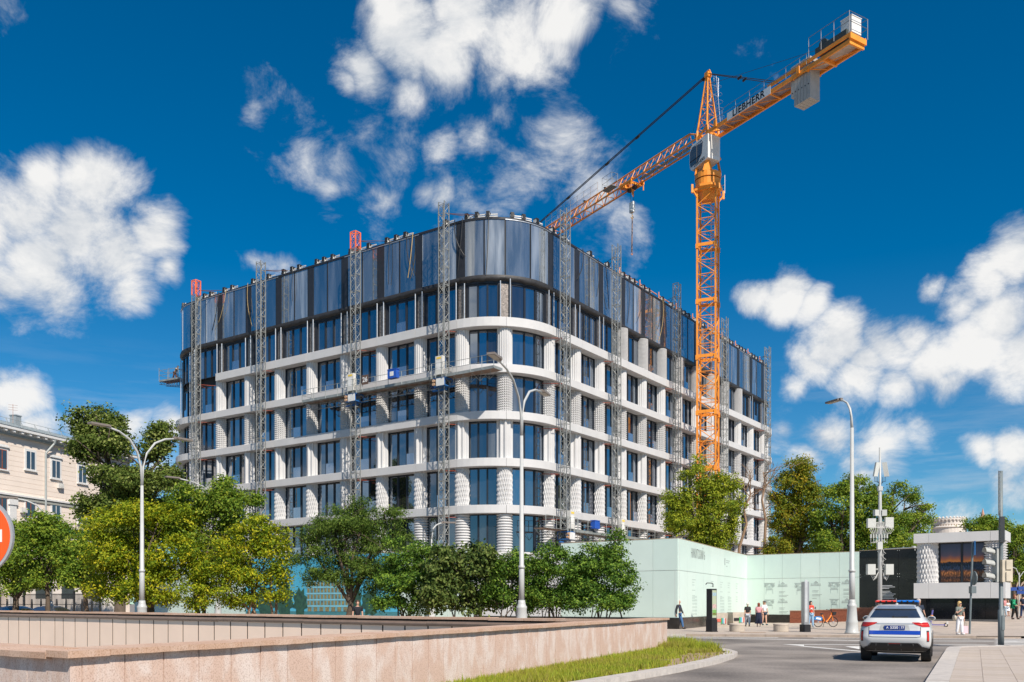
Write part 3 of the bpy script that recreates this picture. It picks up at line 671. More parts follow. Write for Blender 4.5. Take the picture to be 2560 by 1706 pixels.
# ------------------------------------------------------------------ windows
def window(a, b, z0, z1, off, gm, rail, split=3, railbay=1, th=0.10):
    fr = MB(); w = 0.09
    sweep(fr, a, b, rect(off-0.06, off+0.06, z1-0.10, z1)); sweep(fr, a, b, rect(off-0.06, off+0.06, z0, z0+0.07))
    sweep(fr, a, a+w, rect(off-0.06, off+0.062, z0+.07, z1-.1)); sweep(fr, b-w, b, rect(off-0.06, off+0.062, z0+.07, z1-.1))
    xs = [a+w+(b-a-2*w)*k/split for k in range(split+1)]
    for x in xs[1:-1]: sweep(fr, x-0.075, x+0.075, rect(off-0.05, off+0.075, z0+.07, z1-.1))
    fo = part('window', fr, M_bars, BLD)
    for k in range(split):
        m = MB(); u = xs[k]+(0 if k == 0 else .075); v = xs[k+1]-(0 if k == split-1 else .075)
        e = off-0.02+rnd.uniform(-0.004, 0.004); e2 = e+rnd.uniform(-0.028, 0.028)
        ss = seg_steps(u, v); vs = []
        for q, s in enumerate(ss):
            ee = e+(e2-e)*q/max(1, len(ss)-1); vs += [FP(s, ee, z0+.07)[0], FP(s, ee, z1-.1)[0]]
        m.add(vs, [(2*q, 2*q+2, 2*q+3, 2*q+1) for q in range(len(ss)-1)]); part('pane', m, gm[rnd.choice((0, 0, 0, 1, 1, 2, 3, 4))] if rnd.random() < 0.85 else G_win2, fo, smooth=True)
    if rail is not None:
        m = MB(); sweep(m, xs[rail]+(.02), xs[rail+1]-.02, rect(off+0.08, off+0.095, z0+0.02, z0+1.15)); part('glass_railing', m, G_rail, fo)
for i in range(NC-1):
    a0, b0 = cols[i], cols[i+1]
    for k in range(5):
        a = a0+0.60; b = b0-0.60
        if k == 0 and i <= 1: a -= 0.35; b += 0.35
        corner = abs(a0) < 0.1 or abs(b0) < 0.1
        window(a, b, levels[k+1]+0.01, levels[k]-BANDH-(0.09 if k == 0 else 0.005), -0.12, G_wins, None if (corner or rnd.random() < 0.25) else (1 if rnd.random() < 0.7 else 2))
    window(a0+0.55, b0-0.55, CORN+0.02, GB-0.62, -0.02, G_wins, 1 if rnd.random() < 0.35 and i != IC and i != IC-1 else None)
    # head strip above the level-6 windows
    m = MB(); sweep(m, a0+0.003, b0-0.003, rect(-0.2, 0.12, GB-0.60, GB-0.02)); part('head_panel', m, M_dark, BLD)
    # sagging membrane below the upper glass
    m = MB(); ss = [a0+(b0-a0)*q/10 for q in range(11)]; vs = []
    for q, s in enumerate(ss):
        sg = 0.05*math.sin(q*2.1+i*1.7)+0.10*math.sin(PI*q/10)*(0.4+rnd.random()); bl = rnd.uniform(0.0, 0.10)
        vs += [FP(s, 0.34, GB+0.04)[0], FP(s, 0.355+bl*.6, GB-0.16)[0], FP(s, 0.33+bl*0.9, GB-0.30-sg*1.3)[0], FP(s, 0.14, GB-0.42-sg*.5)[0]]
    fs = [(4*q+e, 4*q+4+e, 4*q+5+e, 4*q+1+e) for q in range(10) for e in range(3)]
    m.add(vs, [f[::-1] for f in fs]); part('membrane', m, M_tarp, BLD, smooth=True)
    # upper glass: dark fin at each column, two tall panes per bay (the corner has none in its middle)
    fa = 0.0 if abs(a0) < 0.1 else 0.36; fb_ = 0.0 if abs(b0) < 0.1 else 0.36
    if fa:
        m = MB(); sweep(m, a0-0.36, a0+0.36, rect(0.05, 0.30, GB, GT)); part('fin', m, M_dark, BLD)
    up = [a0+fa, (a0+b0)/2+(fa-fb_)/2, b0-fb_]
    for q in range(2):
        m = MB(); ss = seg_steps(up[q]+0.025, up[q+1]-0.025); e = rnd.uniform(-0.006, 0.006); vs = []
        for s in ss: vs += [FP(s, 0.27+e, GB+0.03)[0], FP(s, 0.27-e, GT-0.06)[0]]
        m.add(vs, [(2*r, 2*r+2, 2*r+3, 2*r+1) for r in range(len(ss)-1)]); pn_ = part('upper_pane', m, G_tops[rnd.choice((0, 0, 1, 1, 2, 2, 3) if abs(a0) > 6 else (0, 1, 3))], BLD, smooth=True)
        m = MB()
        for s in (up[q]+0.025, up[q+1]-0.06): sweep(m, s, s+0.035, rect(0.268, 0.30, GB+.03, GT-.06))
        part('pane_edge', m, M_galv if rnd.random() < 0.35 else M_dark, pn_)
    m = MB(); sweep(m, a0+.002, b0-.002, rect(0.02, 0.245, GB, GT)); part('back_panel', m, M_core, BLD)
    m = MB(); sweep(m, a0+0.004, b0-.004, rect(0.1, 0.33, GT-0.05, GT+0.015)); part('head_rail', m, M_dark if rnd.random() < 0.6 else M_galv, BLD)
# bare column zones on level 6: two galvanised posts and crinkled foil between
for i, s in enumerate(cols):
    if IC+4 <= i <= IC+11 or i == 0: continue
    h0 = CORN if i > 2 else levels[1]
    m = MB(); sweep(m, s-0.34, s+0.34, rect(-0.2, 0.08, h0, GB-0.55)); part('foil_wrap', m, M_foil, BLD)
    for e in (-0.40, 0.40):
        m = MB(); p, n = FP(s+e, 0.34, h0); m.tube(p, p+Vector((0, 0, GB-0.55-h0+0.3*rnd.random())), 0.055, 8); part('galvanised_post', m, M_galv, BLD)
    for e in (-0.5, 0.5):
        m = MB(); sweep(m, s+e-0.07, s+e+0.07, rect(-0.1, 0.10, h0, GB-0.55)); part('jamb', m, M_dark, BLD)
# brackets with black clamps along the roof edge
bk = MB(); bk.box((0, 0.05, 0.10), (0.30, 0.5, 0.05)); bk.box((-0.13, 0.05, 0.30), (0.04, 0.36, 0.34)); bk.box((0.13, 0.05, 0.30), (0.04, 0.36, 0.34)); bk.box((0, 0.05, 0.46), (0.30, 0.40, 0.05)); bk.box((0.45, 0.05, 0.34), (0.75, 0.06, 0.09)); bk.box((0.45, 0.05, 0.16), (0.75, 0.06, 0.09))
bk = bk.mesh('roof_bracket', mat('bracket_zinc', (0.62, 0.61, 0.58), 0.5, 0.1))
cl = MB(); cl.box((0, -0.16, 0.30), (0.24, 0.14, 0.42)); cl.box((0, 0.02, 0.52), (0.30, 0.40, 0.08)); cl.box((0.05, -.02, .40), (.34, .2, .1)); cl.tube((-0.14, -0.15, 0.5), (0.14, -0.15, 0.5), 0.08, 8); cl.box((0, -0.20, 0.16), (0.32, 0.10, 0.10))
cl = cl.mesh('clamp', M_black)
for i in range(NC-1):
    for f in (.12, .37, .62):
        if rnd.random() < .07: continue
        s = cols[i]+(cols[i+1]-cols[i])*f+rnd.uniform(-.12, .12); p, n = FP(s, 0.02, GT+0.14); o = link('roof_bracket', bk, BLD, loc=tuple(p), rz=math.atan2(n.x, -n.y)+rnd.uniform(-.08, .08), world=True); link('clamp', cl, o)
# timber edge and copper-red rail on the right roof edge
for i in range(IC+4, NC-1):
    m = MB(); sweep(m, cols[i]+0.1, cols[i+1]-0.3, rect(-0.25, -0.17, GT+0.75, GT+0.84)); p, n = FP(cols[i]+0.2, -0.2, GT+0.1); m.beam(p, p+Vector((0, 0, 1.1)), 0.10)
    part('edge_rail', m, mat('red_timber', (0.55, 0.22, 0.13), 0.7), BLD)
# cables hanging over the glass
M_cable = mat('cable', (0.03, 0.03, 0.032), 0.6); M_rope = mat('rope', (0.42, 0.30, 0.13), 0.8)
for k in range(26):
    s = rnd.uniform(cols[2], cols[-3]); p, n = FP(s, 0.42, GT+0.25); L = rnd.uniform(3.0, 5.2); dx = rnd.uniform(-1.3, 1.0)
    pts = []
    for q in range(9):
        f = q/8; z = GT+0.25-L*f; pts.append(FP(s+dx*f**2.2, 0.42+0.12*math.sin(PI*f), z)[0])
    m = MB(); m.path(pts, rnd.choice((0.025, 0.03, 0.04)), 5); part('hanging_cable', m, M_rope if k % 5 == 0 else M_cable, BLD)
# ------------------------------------------------------------------ tower crane
rnd = random.Random(5)
CB = Vector((21.6, 101.0, 0)); JD = Vector((-0.5107, 0.8599, 0)); LT = Vector((0.8599, 0.5107, 0)); Z = Vector((0, 0, 1))
CR_ = thing('tower_crane', 'tall orange tower crane with white cab standing in front of the unfinished building', 'crane', tuple(CB))
mx_ = Vector((math.cos(R(-22)), math.sin(R(-22)), 0)); my_ = Vector((-mx_.y, mx_.x, 0)); HM = 1.0
cn = [mx_*HM*sx+my_*HM*sy for sx, sy in ((-1, -1), (1, -1), (1, 1), (-1, 1))]
MTOP = 46.9; SEC = 6.1; z = MTOP
while z > 0.2:
    z0 = max(0.0, z-SEC); m = MB(); n = 4; h = (z-z0)/n
    for c in cn: m.beam(CB+c+Z*z0, CB+c+Z*z, 0.17, 0.17, up=mx_)
    for k in range(n):
        za = z0+h*k; zb = za+h
        for q in range(4):
            a, b = cn[q], cn[(q+1) % 4]
            if k: m.tube(CB+a+Z*za, CB+b+Z*za, 0.045, 6)
            mid = (a+b)/2
            if (k+q) % 2: m.tube(CB+a+Z*za, CB+b+Z*zb, 0.05, 6)
            else: m.tube(CB+b+Z*za, CB+a+Z*zb, 0.05, 6)
        m.tube(CB+cn[0]+Z*za, CB+cn[2]+Z*za, 0.03, 5)
    sec = part('mast_section', m, M_orange, CR_)
    m = MB()
    for q in range(4):
        a, b = cn[q], cn[(q+1) % 4]; m.beam(CB+a+Z*(z0+0.2), CB+b+Z*(z0+0.2), 0.10, 0.34)
    for c in cn: m.box(tuple(CB+c+Z*(z0+0.05)), (0.30, 0.30, 0.5), R(-22))
    part('section_joint', m, M_orange, sec)
    m = MB(); lp = CB+mx_*0.35+my_*0.1
    for e in (-0.2, 0.2): m.tube(lp+my_*e+Z*z0, lp+my_*e+Z*z, 0.02, 5)
    k = z0+0.15
    while k < z: m.tube(lp-my_*0.2+Z*k, lp+my_*0.2+Z*k, 0.014, 4); k += 0.3
    k = z0+0.5
    while k < z:
        pts = [lp+Vector((0.38*math.cos(t), 0.38*math.sin(t), 0))+mx_*0.3+Z*k for t in [PI*2*i/9 for i in range(10)]]
        m.path(pts, 0.012, 4); k += 0.95
    part('ladder', m, mat('ladder_pale', (0.62, 0.48, 0.40), 0.6), sec); z -= SEC
# slewing platform
m = MB(); m.lathe([(0.75, 46.0), (1.15, 46.9), (1.62, 47.2), (1.62, 47.45)], (CB.x, CB.y, 0), 8); m.box((CB.x, CB.y, 47.0), (2.5, 2.5, 0.22), R(-22)); 
for c in cn: m.beam(CB+c*1.45+Z*46.6, CB+c*1.45+Z*47.5, 0.22); m.beam(CB+c+Z*46.2, CB+c*1.45+Z*47.0, 0.14)
part('slewing_support', m, M_orange, CR_)
m = MB(); m.lathe([(1.35, 47.45), (1.38, 48.2)], (CB.x, CB.y, 0), 24); part('slewing_ring', m, M_orange, CR_, smooth=False)
m = MB(); m.lathe([(1.25, 48.2), (1.25, 48.32)], (CB.x, CB.y, 0), 24); part('slewing_gap', m, M_black, CR_)
m = MB(); m.lathe([(1.42, 48.32), (1.42, 48.9)], (CB.x, CB.y, 0), 24); tq = [JD*a*0.95+LT*b*0.95 for a, b in ((-1, -1), (-1, 1), (1, 1), (1, -1))]
for c in tq:
    t = CB+c*0.75+Z*50.6
    for e in (-0.42, 0.42):
        d = Vector((-c.y, c.x, 0)).normalized(); m.beam(CB+c+d*e+Z*48.85, t, 0.22, 0.10)
    m.plate([tuple(CB+c-d*0.5+Z*48.9), tuple(CB+c+d*0.5+Z*48.9), tuple(CB+c*0.8+d*0.12+Z*50.5), tuple(CB+c*0.8-d*0.12+Z*50.5)], c.normalized(), 0.06)
m.box(tuple(CB+Z*50.55), (2.0, 2.0, 0.25), math.atan2(LT.y, LT.x)); part('slewing_turret', m, M_orange, CR_)
m = MB()
for t in (0.2, 1.0, 1.8): q = CB+LT*1.75+JD*(t-1.0); m.tube(q+Z*47.0, q+Z*49.0, 0.03, 5)
for zz in (48.0, 48.98): m.tube(CB+LT*1.75+JD*-0.8+Z*zz, CB+LT*1.75+JD*0.8+Z*zz, 0.025, 5)
part('service_railing', m, M_galv, CR_)
# turret frame behind the cab
m = MB()
for c in tq: m.beam(CB+c*0.85+Z*50.5, CB+c*0.85+Z*53.9, 0.2)
for q in range(4): m.beam(CB+tq[q]*.85+Z*53.1, CB+tq[(q+1) % 4]*.85+Z*53.8, 0.2); m.tube(CB+tq[q]*.85+Z*50.7, CB+tq[(q+1) % 4]*.85+Z*53, 0.06, 5)
part('turret_frame', m, M_orange, CR_)
# cab
M_cab = mat('cab_white', (0.72, 0.71, 0.68), 0.4, var=0.05); M_cabgl = glassmat('cab_glass', (0.05, 0.034, 0.026), 0.04, 0.1, (0.7, 0.66, 0.62))
o = CB-LT*1.15-JD*1.25-Z*0.45
prof = [(0, 50.55), (2.55, 50.1), (2.85, 50.35), (2.95, 51.0), (2.95, 52.2), (2.65, 52.85), (1.9, 53.0), (0, 53.15)]
m = MB(); m.plate([tuple(o+JD*u+Z*v) for u, v in prof], LT, 1.75); cab = part('cab', m, M_cab, CR_)
wp = [(0.95, 51.35), (1.5, 50.75), (2.75, 50.5), (2.88, 51.1), (2.86, 52.2), (2.5, 52.65), (1.0, 52.85), (0.82, 52.6)]
m = MB(); m.plate([tuple(o+JD*u+Z*v-LT*0.02) for u, v in wp], LT, 0.03); win = part('cab_window', m, M_cabgl, cab)
m = MB()
for u, v, u2, v2 in ((1.75, 50.75, 1.75, 52.72), (1.15, 51.25, 2.85, 51.1)): m.beam(o+JD*u+Z*v-LT*0.035, o+JD*u2+Z*v2-LT*0.035, 0.05)
part('window_bar', m, M_black, cab)
m = MB(); m.plate([tuple(o+JD*2.965+LT*u+Z*v) for u, v in ((0.12, 50.9), (1.63, 50.9), (1.63, 52.3), (0.12, 52.3))], JD, 0.015); part('cab_window', m, M_cabgl, cab)
text_on('lettering', 'LIEBHERR', 0.46, o+JD*1.35+Z*50.58-LT*0.012, -JD*0.985+Z*0.16, Z*0.985+JD*0.1, M_black, cab, bold=0.012, xs=0.86, space=1.05)
text_on('lettering', 'Normand', 0.30, o+JD*1.45+Z*52.62-LT*0.045, -JD, Z, mat('sign_white', (0.8, 0.8, 0.8), 0.6), cab, bold=0.006, shear=0.2)
m = MB(); b0 = o-JD*0.012+LT*0.2
for u0, u1, v0, v1 in ((0.05, 1.35, 50.9, 52.9),): m.plate([tuple(b0+LT*u+Z*v) for u, v in ((u0, v0), (u1, v0), (u1, v1), (u0, v1))], JD, 0.01)
part('cab_back_panel', m, mat('cab_panel', (0.66, 0.63, 0.58), 0.5, var=0.1, scale=1.0), cab)
# tower head
m = MB(); AP = CB+Z*59.9; hb = [JD*a+LT*b for a, b in ((-0.75, -0.85), (-0.75, 0.85), (0.95, 0.85), (0.95, -0.85))]
for c in hb: m.tube(CB+c+Z*53.0, AP+c*0.13, 0.105, 8, 0.09)
N = 6
for k in range(N):
    f0 = k/N; f1 = (k+1)/N; P0 = lambda c, f: CB+c*(1-f*0.87)+Z*(53.0+6.9*f)
    for q in range(4):
        a, b = hb[q], hb[(q+1) % 4]
        if k: m.tube(P0(a, f0), P0(b, f0), 0.035, 5)
        m.tube(P0(a, f0) if k % 2 else P0(b, f0), P0(b, f1) if k % 2 else P0(a, f1), 0.04, 5)
m.box(tuple(AP+Z*0.05), (0.55, 0.55, 0.5), math.atan2(LT.y, LT.x)); m.plate([tuple(AP+JD*u+Z*v) for u, v in ((-.5, -.1), (.5, -.1), (.2, .6), (-.2, .6))], LT, 0.12)
for c in (JD*0.85, JD*-0.75): m.beam(CB+c-LT*.9+Z*53.1, CB+c+LT*.9+Z*53.1, 0.28)
part('tower_head', m, M_orange, CR_)
m = MB(); lp = CB+LT*0.75-JD*0.6
for e in (-.2, .2): m.tube(lp+JD*e+Z*53.2+LT*.5, lp+JD*e+Z*59.6-LT*.25, 0.022, 5)
for k in range(22): f = k/22; p = lp+Z*(53.2+6.4*f)+LT*(.5-.75*f); m.tube(p-JD*.2, p+JD*.2, 0.014, 4)
for k in range(7):
    f = k/7; p = lp+Z*(53.8+5.6*f)+LT*(.5-.75*f); m.path([p+(JD*math.cos(t)+LT*(math.sin(t)))*0.42+LT*0.25 for t in [PI*2*i/9 for i in range(10)]], 0.014, 4)
for a, b in ((-.6, .6), (.6, .6)): q = CB+JD*a+LT*1.0; m.tube(q+Z*57.6, q+Z*59.6, 0.025, 5)
for zz in (57.6, 58.6, 59.6):
    m.tube(CB+JD*-.6+LT*1.0+Z*zz, CB+JD*.6+LT*1.0+Z*zz, 0.022, 5)
    for a in (-.6, .6): m.tube(CB+JD*a+LT*1.0+Z*zz, CB+JD*a+LT*.1+Z*zz, 0.022, 5)
part('head_ladder', m, M_galv, CR_)
# jib
JL = 48.0; jb, jt = 53.2, 54.75
m = MB(); s0 = 1.2
J = lambda s, l, z: CB+JD*s+LT*l+Z*z
for l in (-.72, .72): m.beam(J(s0-.3, l, jb), J(JL, l, jb), 0.15)
m.tube(J(3.0, 0, jt), J(JL, 0, jt), 0.09, 8); m.tube(J(3.0, 0, jt), J(s0, 0, 53.9), 0.09, 8); m.beam(J(s0, -.8, 53.5), J(s0, .8, 53.5), 0.18)
step = 2.45; s = 3.0; k = 0
while s < JL-step:
    for l in (-.72, .72):
        m.tube(J(s, 0, jt), J(s, l, jb), 0.045, 6); m.tube(J(s, 0, jt), J(s+step, l, jb), 0.045, 6); m.tube(J(s+step*.5, l, jb), J(s+step*.5, 0, jt), 0.028, 5)
    m.tube(J(s, -.72, jb), J(s, .72, jb), 0.045, 6); m.tube(J(s, -.72, jb), J(s+step, .72, jb), 0.035, 6); s += step; k += 1
part('jib', m, M_orange, CR_)
m = MB(); m.box(tuple(J(7.2, 0.1, jb+0.05)), (9.5, 0.5, 0.04), math.atan2(JD.y, JD.x)); part('jib_walkway', m, M_steel, CR_)
m = MB(); m.beam(J(14.9, -.62, jb+.22), J(14.9, .62, jb+.22), 0.7, 0.3); m.tube(J(14.3, 0.2, jb+.4), J(15.6, .2, jb+.4), 0.22, 10); part('trolley_winch', m, M_orange, CR_)
# mesh barrier towards the jib tip
m = MB(); s = 20.5
while s < 33: m.tube(J(s, -.05, jt), J(s, -.05, jt+1.5), 0.022, 4); s += 1.55
for zz in (0.75, 1.5): m.tube(J(20.5, -.05, jt+zz), J(32.9, -.05, jt+zz), 0.018, 4)
s = 20.5
while s < 32.9: m.tube(J(s, -.05, jt+.1), J(s+.2, -.05, jt+1.5), 0.006, 3); s += 0.22
part('mesh_barrier', m, mat('mesh_wire', (0.7, 0.55, 0.45), 0.5), CR_)
m = MB()
for s in (19.0, 23.5, 28.4): m.lathe([(0.06, -.10), (0.17, -.05), (0.17, .05), (0.06, .10)], tuple(J(s, 0, jt+.2)), 10)
part('rope_pulley', m, M_black, CR_)
# trolley, basket and hook
TS = 13.4
m = MB()
for l in (-.95, .95):
    m.beam(J(TS-1.1, l, jb-.1), J(TS+1.1, l, jb-.1), 0.16, 0.26)
    for d in (-1.0, 1.0): m.lathe([(.05, -.06), (.17, -.05), (.17, .05), (.05, .06)], tuple(J(TS+d, l*.85, jb+.18)), 10); m.tube(J(TS+d, l, jb-.1), J(TS+d, l, jb-.95), 0.07, 6)
for d in (-.7, .7): m.beam(J(TS+d, -.95, jb-.25), J(TS+d, .95, jb-.25), 0.18)
m.tube(J(TS-.6, 0, jb-.35), J(TS+.6, 0, jb-.35), 0.12, 8); m.tube(J(TS, 0, jb-.3), J(TS, 0, jb-1.3), 0.10, 8, 0.07)
trl = part('trolley', m, M_orange, CR_)
m = MB()
for d in (-.5, .5): m.tube(J(TS+d, -.16, jb-.6), J(TS+d, .16, jb-.6), 0.28, 12)
part('sheave', m, M_black, trl)
m = MB(); bx0 = J(TS+1.6, -1.0, jb+.1)
for a in (0, 1.0, 2.0):
    for l in (0, -.9): m.tube(bx0+JD*a+LT*l, bx0+JD*a+LT*l+Z*1.6, 0.025, 5)
for zz in (0, .8, 1.6):
    for l in (0, -.9): m.tube(bx0+LT*l+Z*zz, bx0+LT*l+JD*2+Z*zz, 0.022, 5)
    for a in (0, 2.0): m.tube(bx0+JD*a+Z*zz, bx0+JD*a-LT*.9+Z*zz, 0.022, 5)
m.box(tuple(bx0+JD*1-LT*.45+Z*.02), (2.0, .9, .04), math.atan2(JD.y, JD.x)); part('service_basket', m, M_steel, CR_)
HP = J(TS, 0, 0)
m = MB()
for e in (-.42, .42): m.tube(J(TS+e, 0, jb-.4), HP+JD*e*.55+Z*50.95, 0.018, 4)
part('hoist_rope', m, M_cable, CR_)
m = MB(); m.box(tuple(HP+Z*50.35), (0.72, 0.34, 1.25), math.atan2(JD.y, JD.x)); m.lathe([(.2, 49.72), (.34, 49.9), (.34, 50.0)], (HP.x, HP.y, 0), 8)
hk = part('hook_block', m, mat('hook_white', (0.66, 0.68, 0.68), 0.5), CR_)
m = MB(); m.tube(HP+Z*49.75, HP+Z*49.3, 0.05, 6); m.path([HP+LT*(0.17*math.sin(t))+Z*(49.15+.17*math.cos(t)) for t in [i*PI*1.5/8 for i in range(9)]], 0.05, 6); part('hook', m, mat('hook_yellow', (0.6, 0.33, 0.05), 0.5), hk)
m = MB(); m.tube(HP+Z*49.1, HP+JD*.12+Z*44.9, 0.055, 5); m.tube(HP+LT*.05+Z*49.1, HP+JD*.12+LT*.1+Z*44.9, 0.05, 5); sl = part('sling', m, mat('sling_web', (0.22, 0.15, 0.13), 0.8), CR_)
m = MB(); m.path([HP+JD*.12+LT*(.05+0.11*math.sin(t))+Z*(44.7+.14*math.cos(t)) for t in [i*PI*2/10 for i in range(9)]], 0.04, 5); part('sling_hook', m, M_orange, sl)
# jib tie bars
m = MB()
for l in (-.10, .10): m.tube(AP+LT*l+Z*.1, J(44.0, l, jt+.2), 0.055, 6)
for f in (.28, .42, .62): p = AP.lerp(J(44, 0, jt+.2), f); d = (J(44, 0, jt)-AP).normalized(); m.tube(p-d*.3, p+d*.3, 0.16, 6)
m.tube(AP, AP.lerp(J(44, 0, jt), .018), 0.2, 6)
part('tie_bar', m, M_black, CR_)
m = MB(); m.tube(J(2.6, 0, jt-.2), AP-Z*1.2, 0.018, 4); m.tube(J(13, 0, jb-.3), J(46, 0, jb-.5), 0.02, 4); part('rope', m, M_cable, CR_)
# counter-jib
K = lambda s, l, z: CB-JD*(s if s < 11 else 11+(s-11)*0.87+(0.9 if s < 15 else 0))+LT*l+Z*(z+0.6)
m = MB()
for l in (-.85, .85): m.beam(K(0.8, l, 52.45), K(21.0, l, 52.45), 0.18, 0.36)
s = 1.0
while s < 15: m.beam(K(s, -.85, 52.35), K(s, .85, 52.35), 0.12); m.tube(K(s, -.85, 52.35), K(s+2.2, .85, 52.35), 0.05, 5); s += 2.2
for s in (15.2, 17.4, 20.9): m.beam(K(s, -1.0, 52.4), K(s, 1.0, 52.4), 0.2, .4)
for l in (-.85, .85): m.beam(K(9.6, l, 53.1), K(15.6, l, 53.1), 0.12, 0.3); m.beam(K(15.6, l*1.15, 53.0), K(21.2, l*1.15, 53.0), 0.14, 0.3)
m.beam(K(21.1, -1.1, 52.85), K(21.1, 1.1, 52.8), 0.2, 0.5); m.tube(K(15.4, -.85, 52.3), K(20.8, .85, 52.3), 0.05, 5)
for s in (2.2, 13.0): m.box(tuple(K(s, -.98, 52.75)), (.35, .18, .7), math.atan2(JD.y, JD.x))
part('counter_jib', m, M_orange, CR_)
m = MB(); m.box(tuple(K(8.5, .1, 52.62)), (13.5, 1.5, 0.04), math.atan2(JD.y, JD.x)); part('deck_grating', m, mat('grating', (0.28, 0.23, 0.25), 0.7, var=0.2), CR_)
m = MB(); m.box(tuple(K(18.2, .1, 52.62)), (5.2, 1.85, 0.05), math.atan2(JD.y, JD.x)); part('winch_deck', m, mat('deck_ply', (0.50, 0.42, 0.36), 0.7, var=0.2), CR_)
m = MB(); m.plate([tuple(K(4.0, -.98, 52.2)), tuple(K(10.1, -.98, 52.2)), tuple(K(10.1, -.98, 53.0)), tuple(K(4.0, -.98, 53.0))], -LT, 0.02)
sg = part('name_board', m, mat('sign_pale', (0.70, 0.72, 0.72), 0.5, var=0.03), CR_)
text_on('lettering', 'LIEBHERR', 1.0, K(7.05, -1.008, 52.6), -JD, Z, M_black, sg, bold=0.028, xs=1.0, space=1.08)
m = MB()
for l in (-.95, 1.0):
    s = 1.2
    while s < 15.5: m.tube(K(s, l, 52.7), K(s, l, 53.9), 0.025, 5); s += 2.0
    for zz in (53.3, 53.88): m.tube(K(1.2, l, zz), K(15.6, l, zz), 0.022, 5)
for l in (-1.25, 1.25):
    for s in (15.8, 17.5, 19.2, 21.2): m.tube(K(s, l, 53.1), K(s, l, 55.0), 0.03, 5)
    for zz in (54.1, 55.0): m.tube(K(15.8, l, zz), K(21.2, l, zz), 0.026, 5)
for zz in (54.1, 55.0): m.tube(K(21.2, -1.25, zz), K(21.2, 1.25, zz), 0.026, 5)
part('deck_railing', m, mat('rail_dark', (0.16, 0.17, 0.19), 0.5, 0.3), CR_)
cw = mat('ballast_concrete', (0.40, 0.385, 0.36), 0.85, var=0.1, scale=1.5, bump=0.2)
for k in range(6):
    m = MB(); s = 11.6+k*0.46; zb = 49.7 if k else 50.7
    m.box(tuple(K(s+.22, .05, (zb+53.7)/2)), (0.365, 1.35, 53.7-zb), math.atan2(JD.y, JD.x)); bl = part('ballast_block', m, cw, CR_)
    m = MB(); m.tube(K(s+.2, -.64, 51.1), K(s+.2, -.60, 51.1), 0.07, 8); part('lifting_hole', m, M_black, bl)
m = MB(); m.box(tuple(K(18.3, -.15, 53.6)), (3.6, 1.3, 0.55), math.atan2(JD.y, JD.x)); m.tube(K(17.0, -.5, 54.1), K(17.0, .5, 54.1), 0.5, 12); part('hoist_winch', m, mat('winch_green', (0.05, 0.06, 0.055), 0.5), CR_)
m = MB(); m.box(tuple(K(20.1, .15, 54.3)), (1.2, 1.3, 1.5), math.atan2(JD.y, JD.x)); m.box(tuple(K(20.1, .15, 55.08)), (1.3, 1.4, .06), math.atan2(JD.y, JD.x)); part('switch_cabinet', m, M_cab, CR_)
m = MB()
for l in (-.55, .55): m.tube(AP+LT*l*.3+Z*.2, K(10.4, l, 53.4), 0.04, 5); q = (AP+LT*l*.3).lerp(K(10.4, l, 53.4), .5); m.tube(q-JD*.25+Z*.1, q+JD*.25, 0.12, 6)
m.tube(AP-Z*1.0, K(16.0, 0, 54.2), 0.02, 4); part('counter_tie', m, M_black, CR_)
# ------------------------------------------------------------------ mast climbers on the facades
rnd = random.Random(21)
def s_for(px, off):
    lo, hi = cols[0]-2, cols[-1]+6; best = None
    for k in range(3000):
        s = lo+(hi-lo)*k/2999; p, n = FP(s, off); q = CX+F*p.x/p.y
        if n.dot(Vector((-p.x, -p.y, 0))) < 0 and abs(n.dot(Vector((-p.x, -p.y, 0)).normalized())) > 0.3: continue
        e = abs(q-px)
        if best is None or e < best[0]: best = (e, s)
    return best[1]
MO = 1.75
mast_obj = {}
specs = [(490, 703, True, 'farthest left'), (652, 655, False, ''), (889, 582, True, ''), (1109, 507, False, ''), (1413, 525, False, ''), (1541, 613, False, ''), (1692, 710, False, ''), (1812, 795, False, ''), (1919, 868, False, '')]
mlab = ['red-topped lattice climbing mast nearest the left end of the white building', 'plain lattice climbing mast second from the left end of the white building',
 'red-topped lattice climbing mast carrying the grey platform box numbered 26', 'lattice climbing mast just left of the rounded corner, through the long platform',
 'lattice climbing mast just right of the rounded corner, in front of the crane jib', 'lattice climbing mast second right of the rounded corner, left of the crane',
 'dark lattice climbing mast directly left of the orange crane tower', 'lattice climbing mast directly right of the orange crane tower', 'lattice climbing mast at the far right end of the white building']
def lattice(m, p, ax, ay, w, z0, z1, st, rl, rd):
    c = [ax*w/2*a+ay*w/2*b for a, b in ((-1, -1), (1, -1), (1, 1), (-1, 1))]
    for q in c: m.beam(p+q+Vector((0, 0, z0)), p+q+Vector((0, 0, z1)), rl*2, rl*2, up=ax)
    z = z0; k = 0
    while z < z1-0.05:
        zt = min(z+st, z1)
        for q in range(4):
            a, b = c[q], c[(q+1) % 4]; m.tube(p+a+Vector((0, 0, z)), p+b+Vector((0, 0, z)), rd, 4, cap=False)
            u, v = (a, b) if k % 2 else (b, a); m.tube(p+u+Vector((0, 0, z)), p+v+Vector((0, 0, zt)), rd, 4, cap=False)
        z = zt; k += 1
M_mastd = mat('mast_dark', (0.16, 0.175, 0.18), 0.55, 0.4, var=0.25)
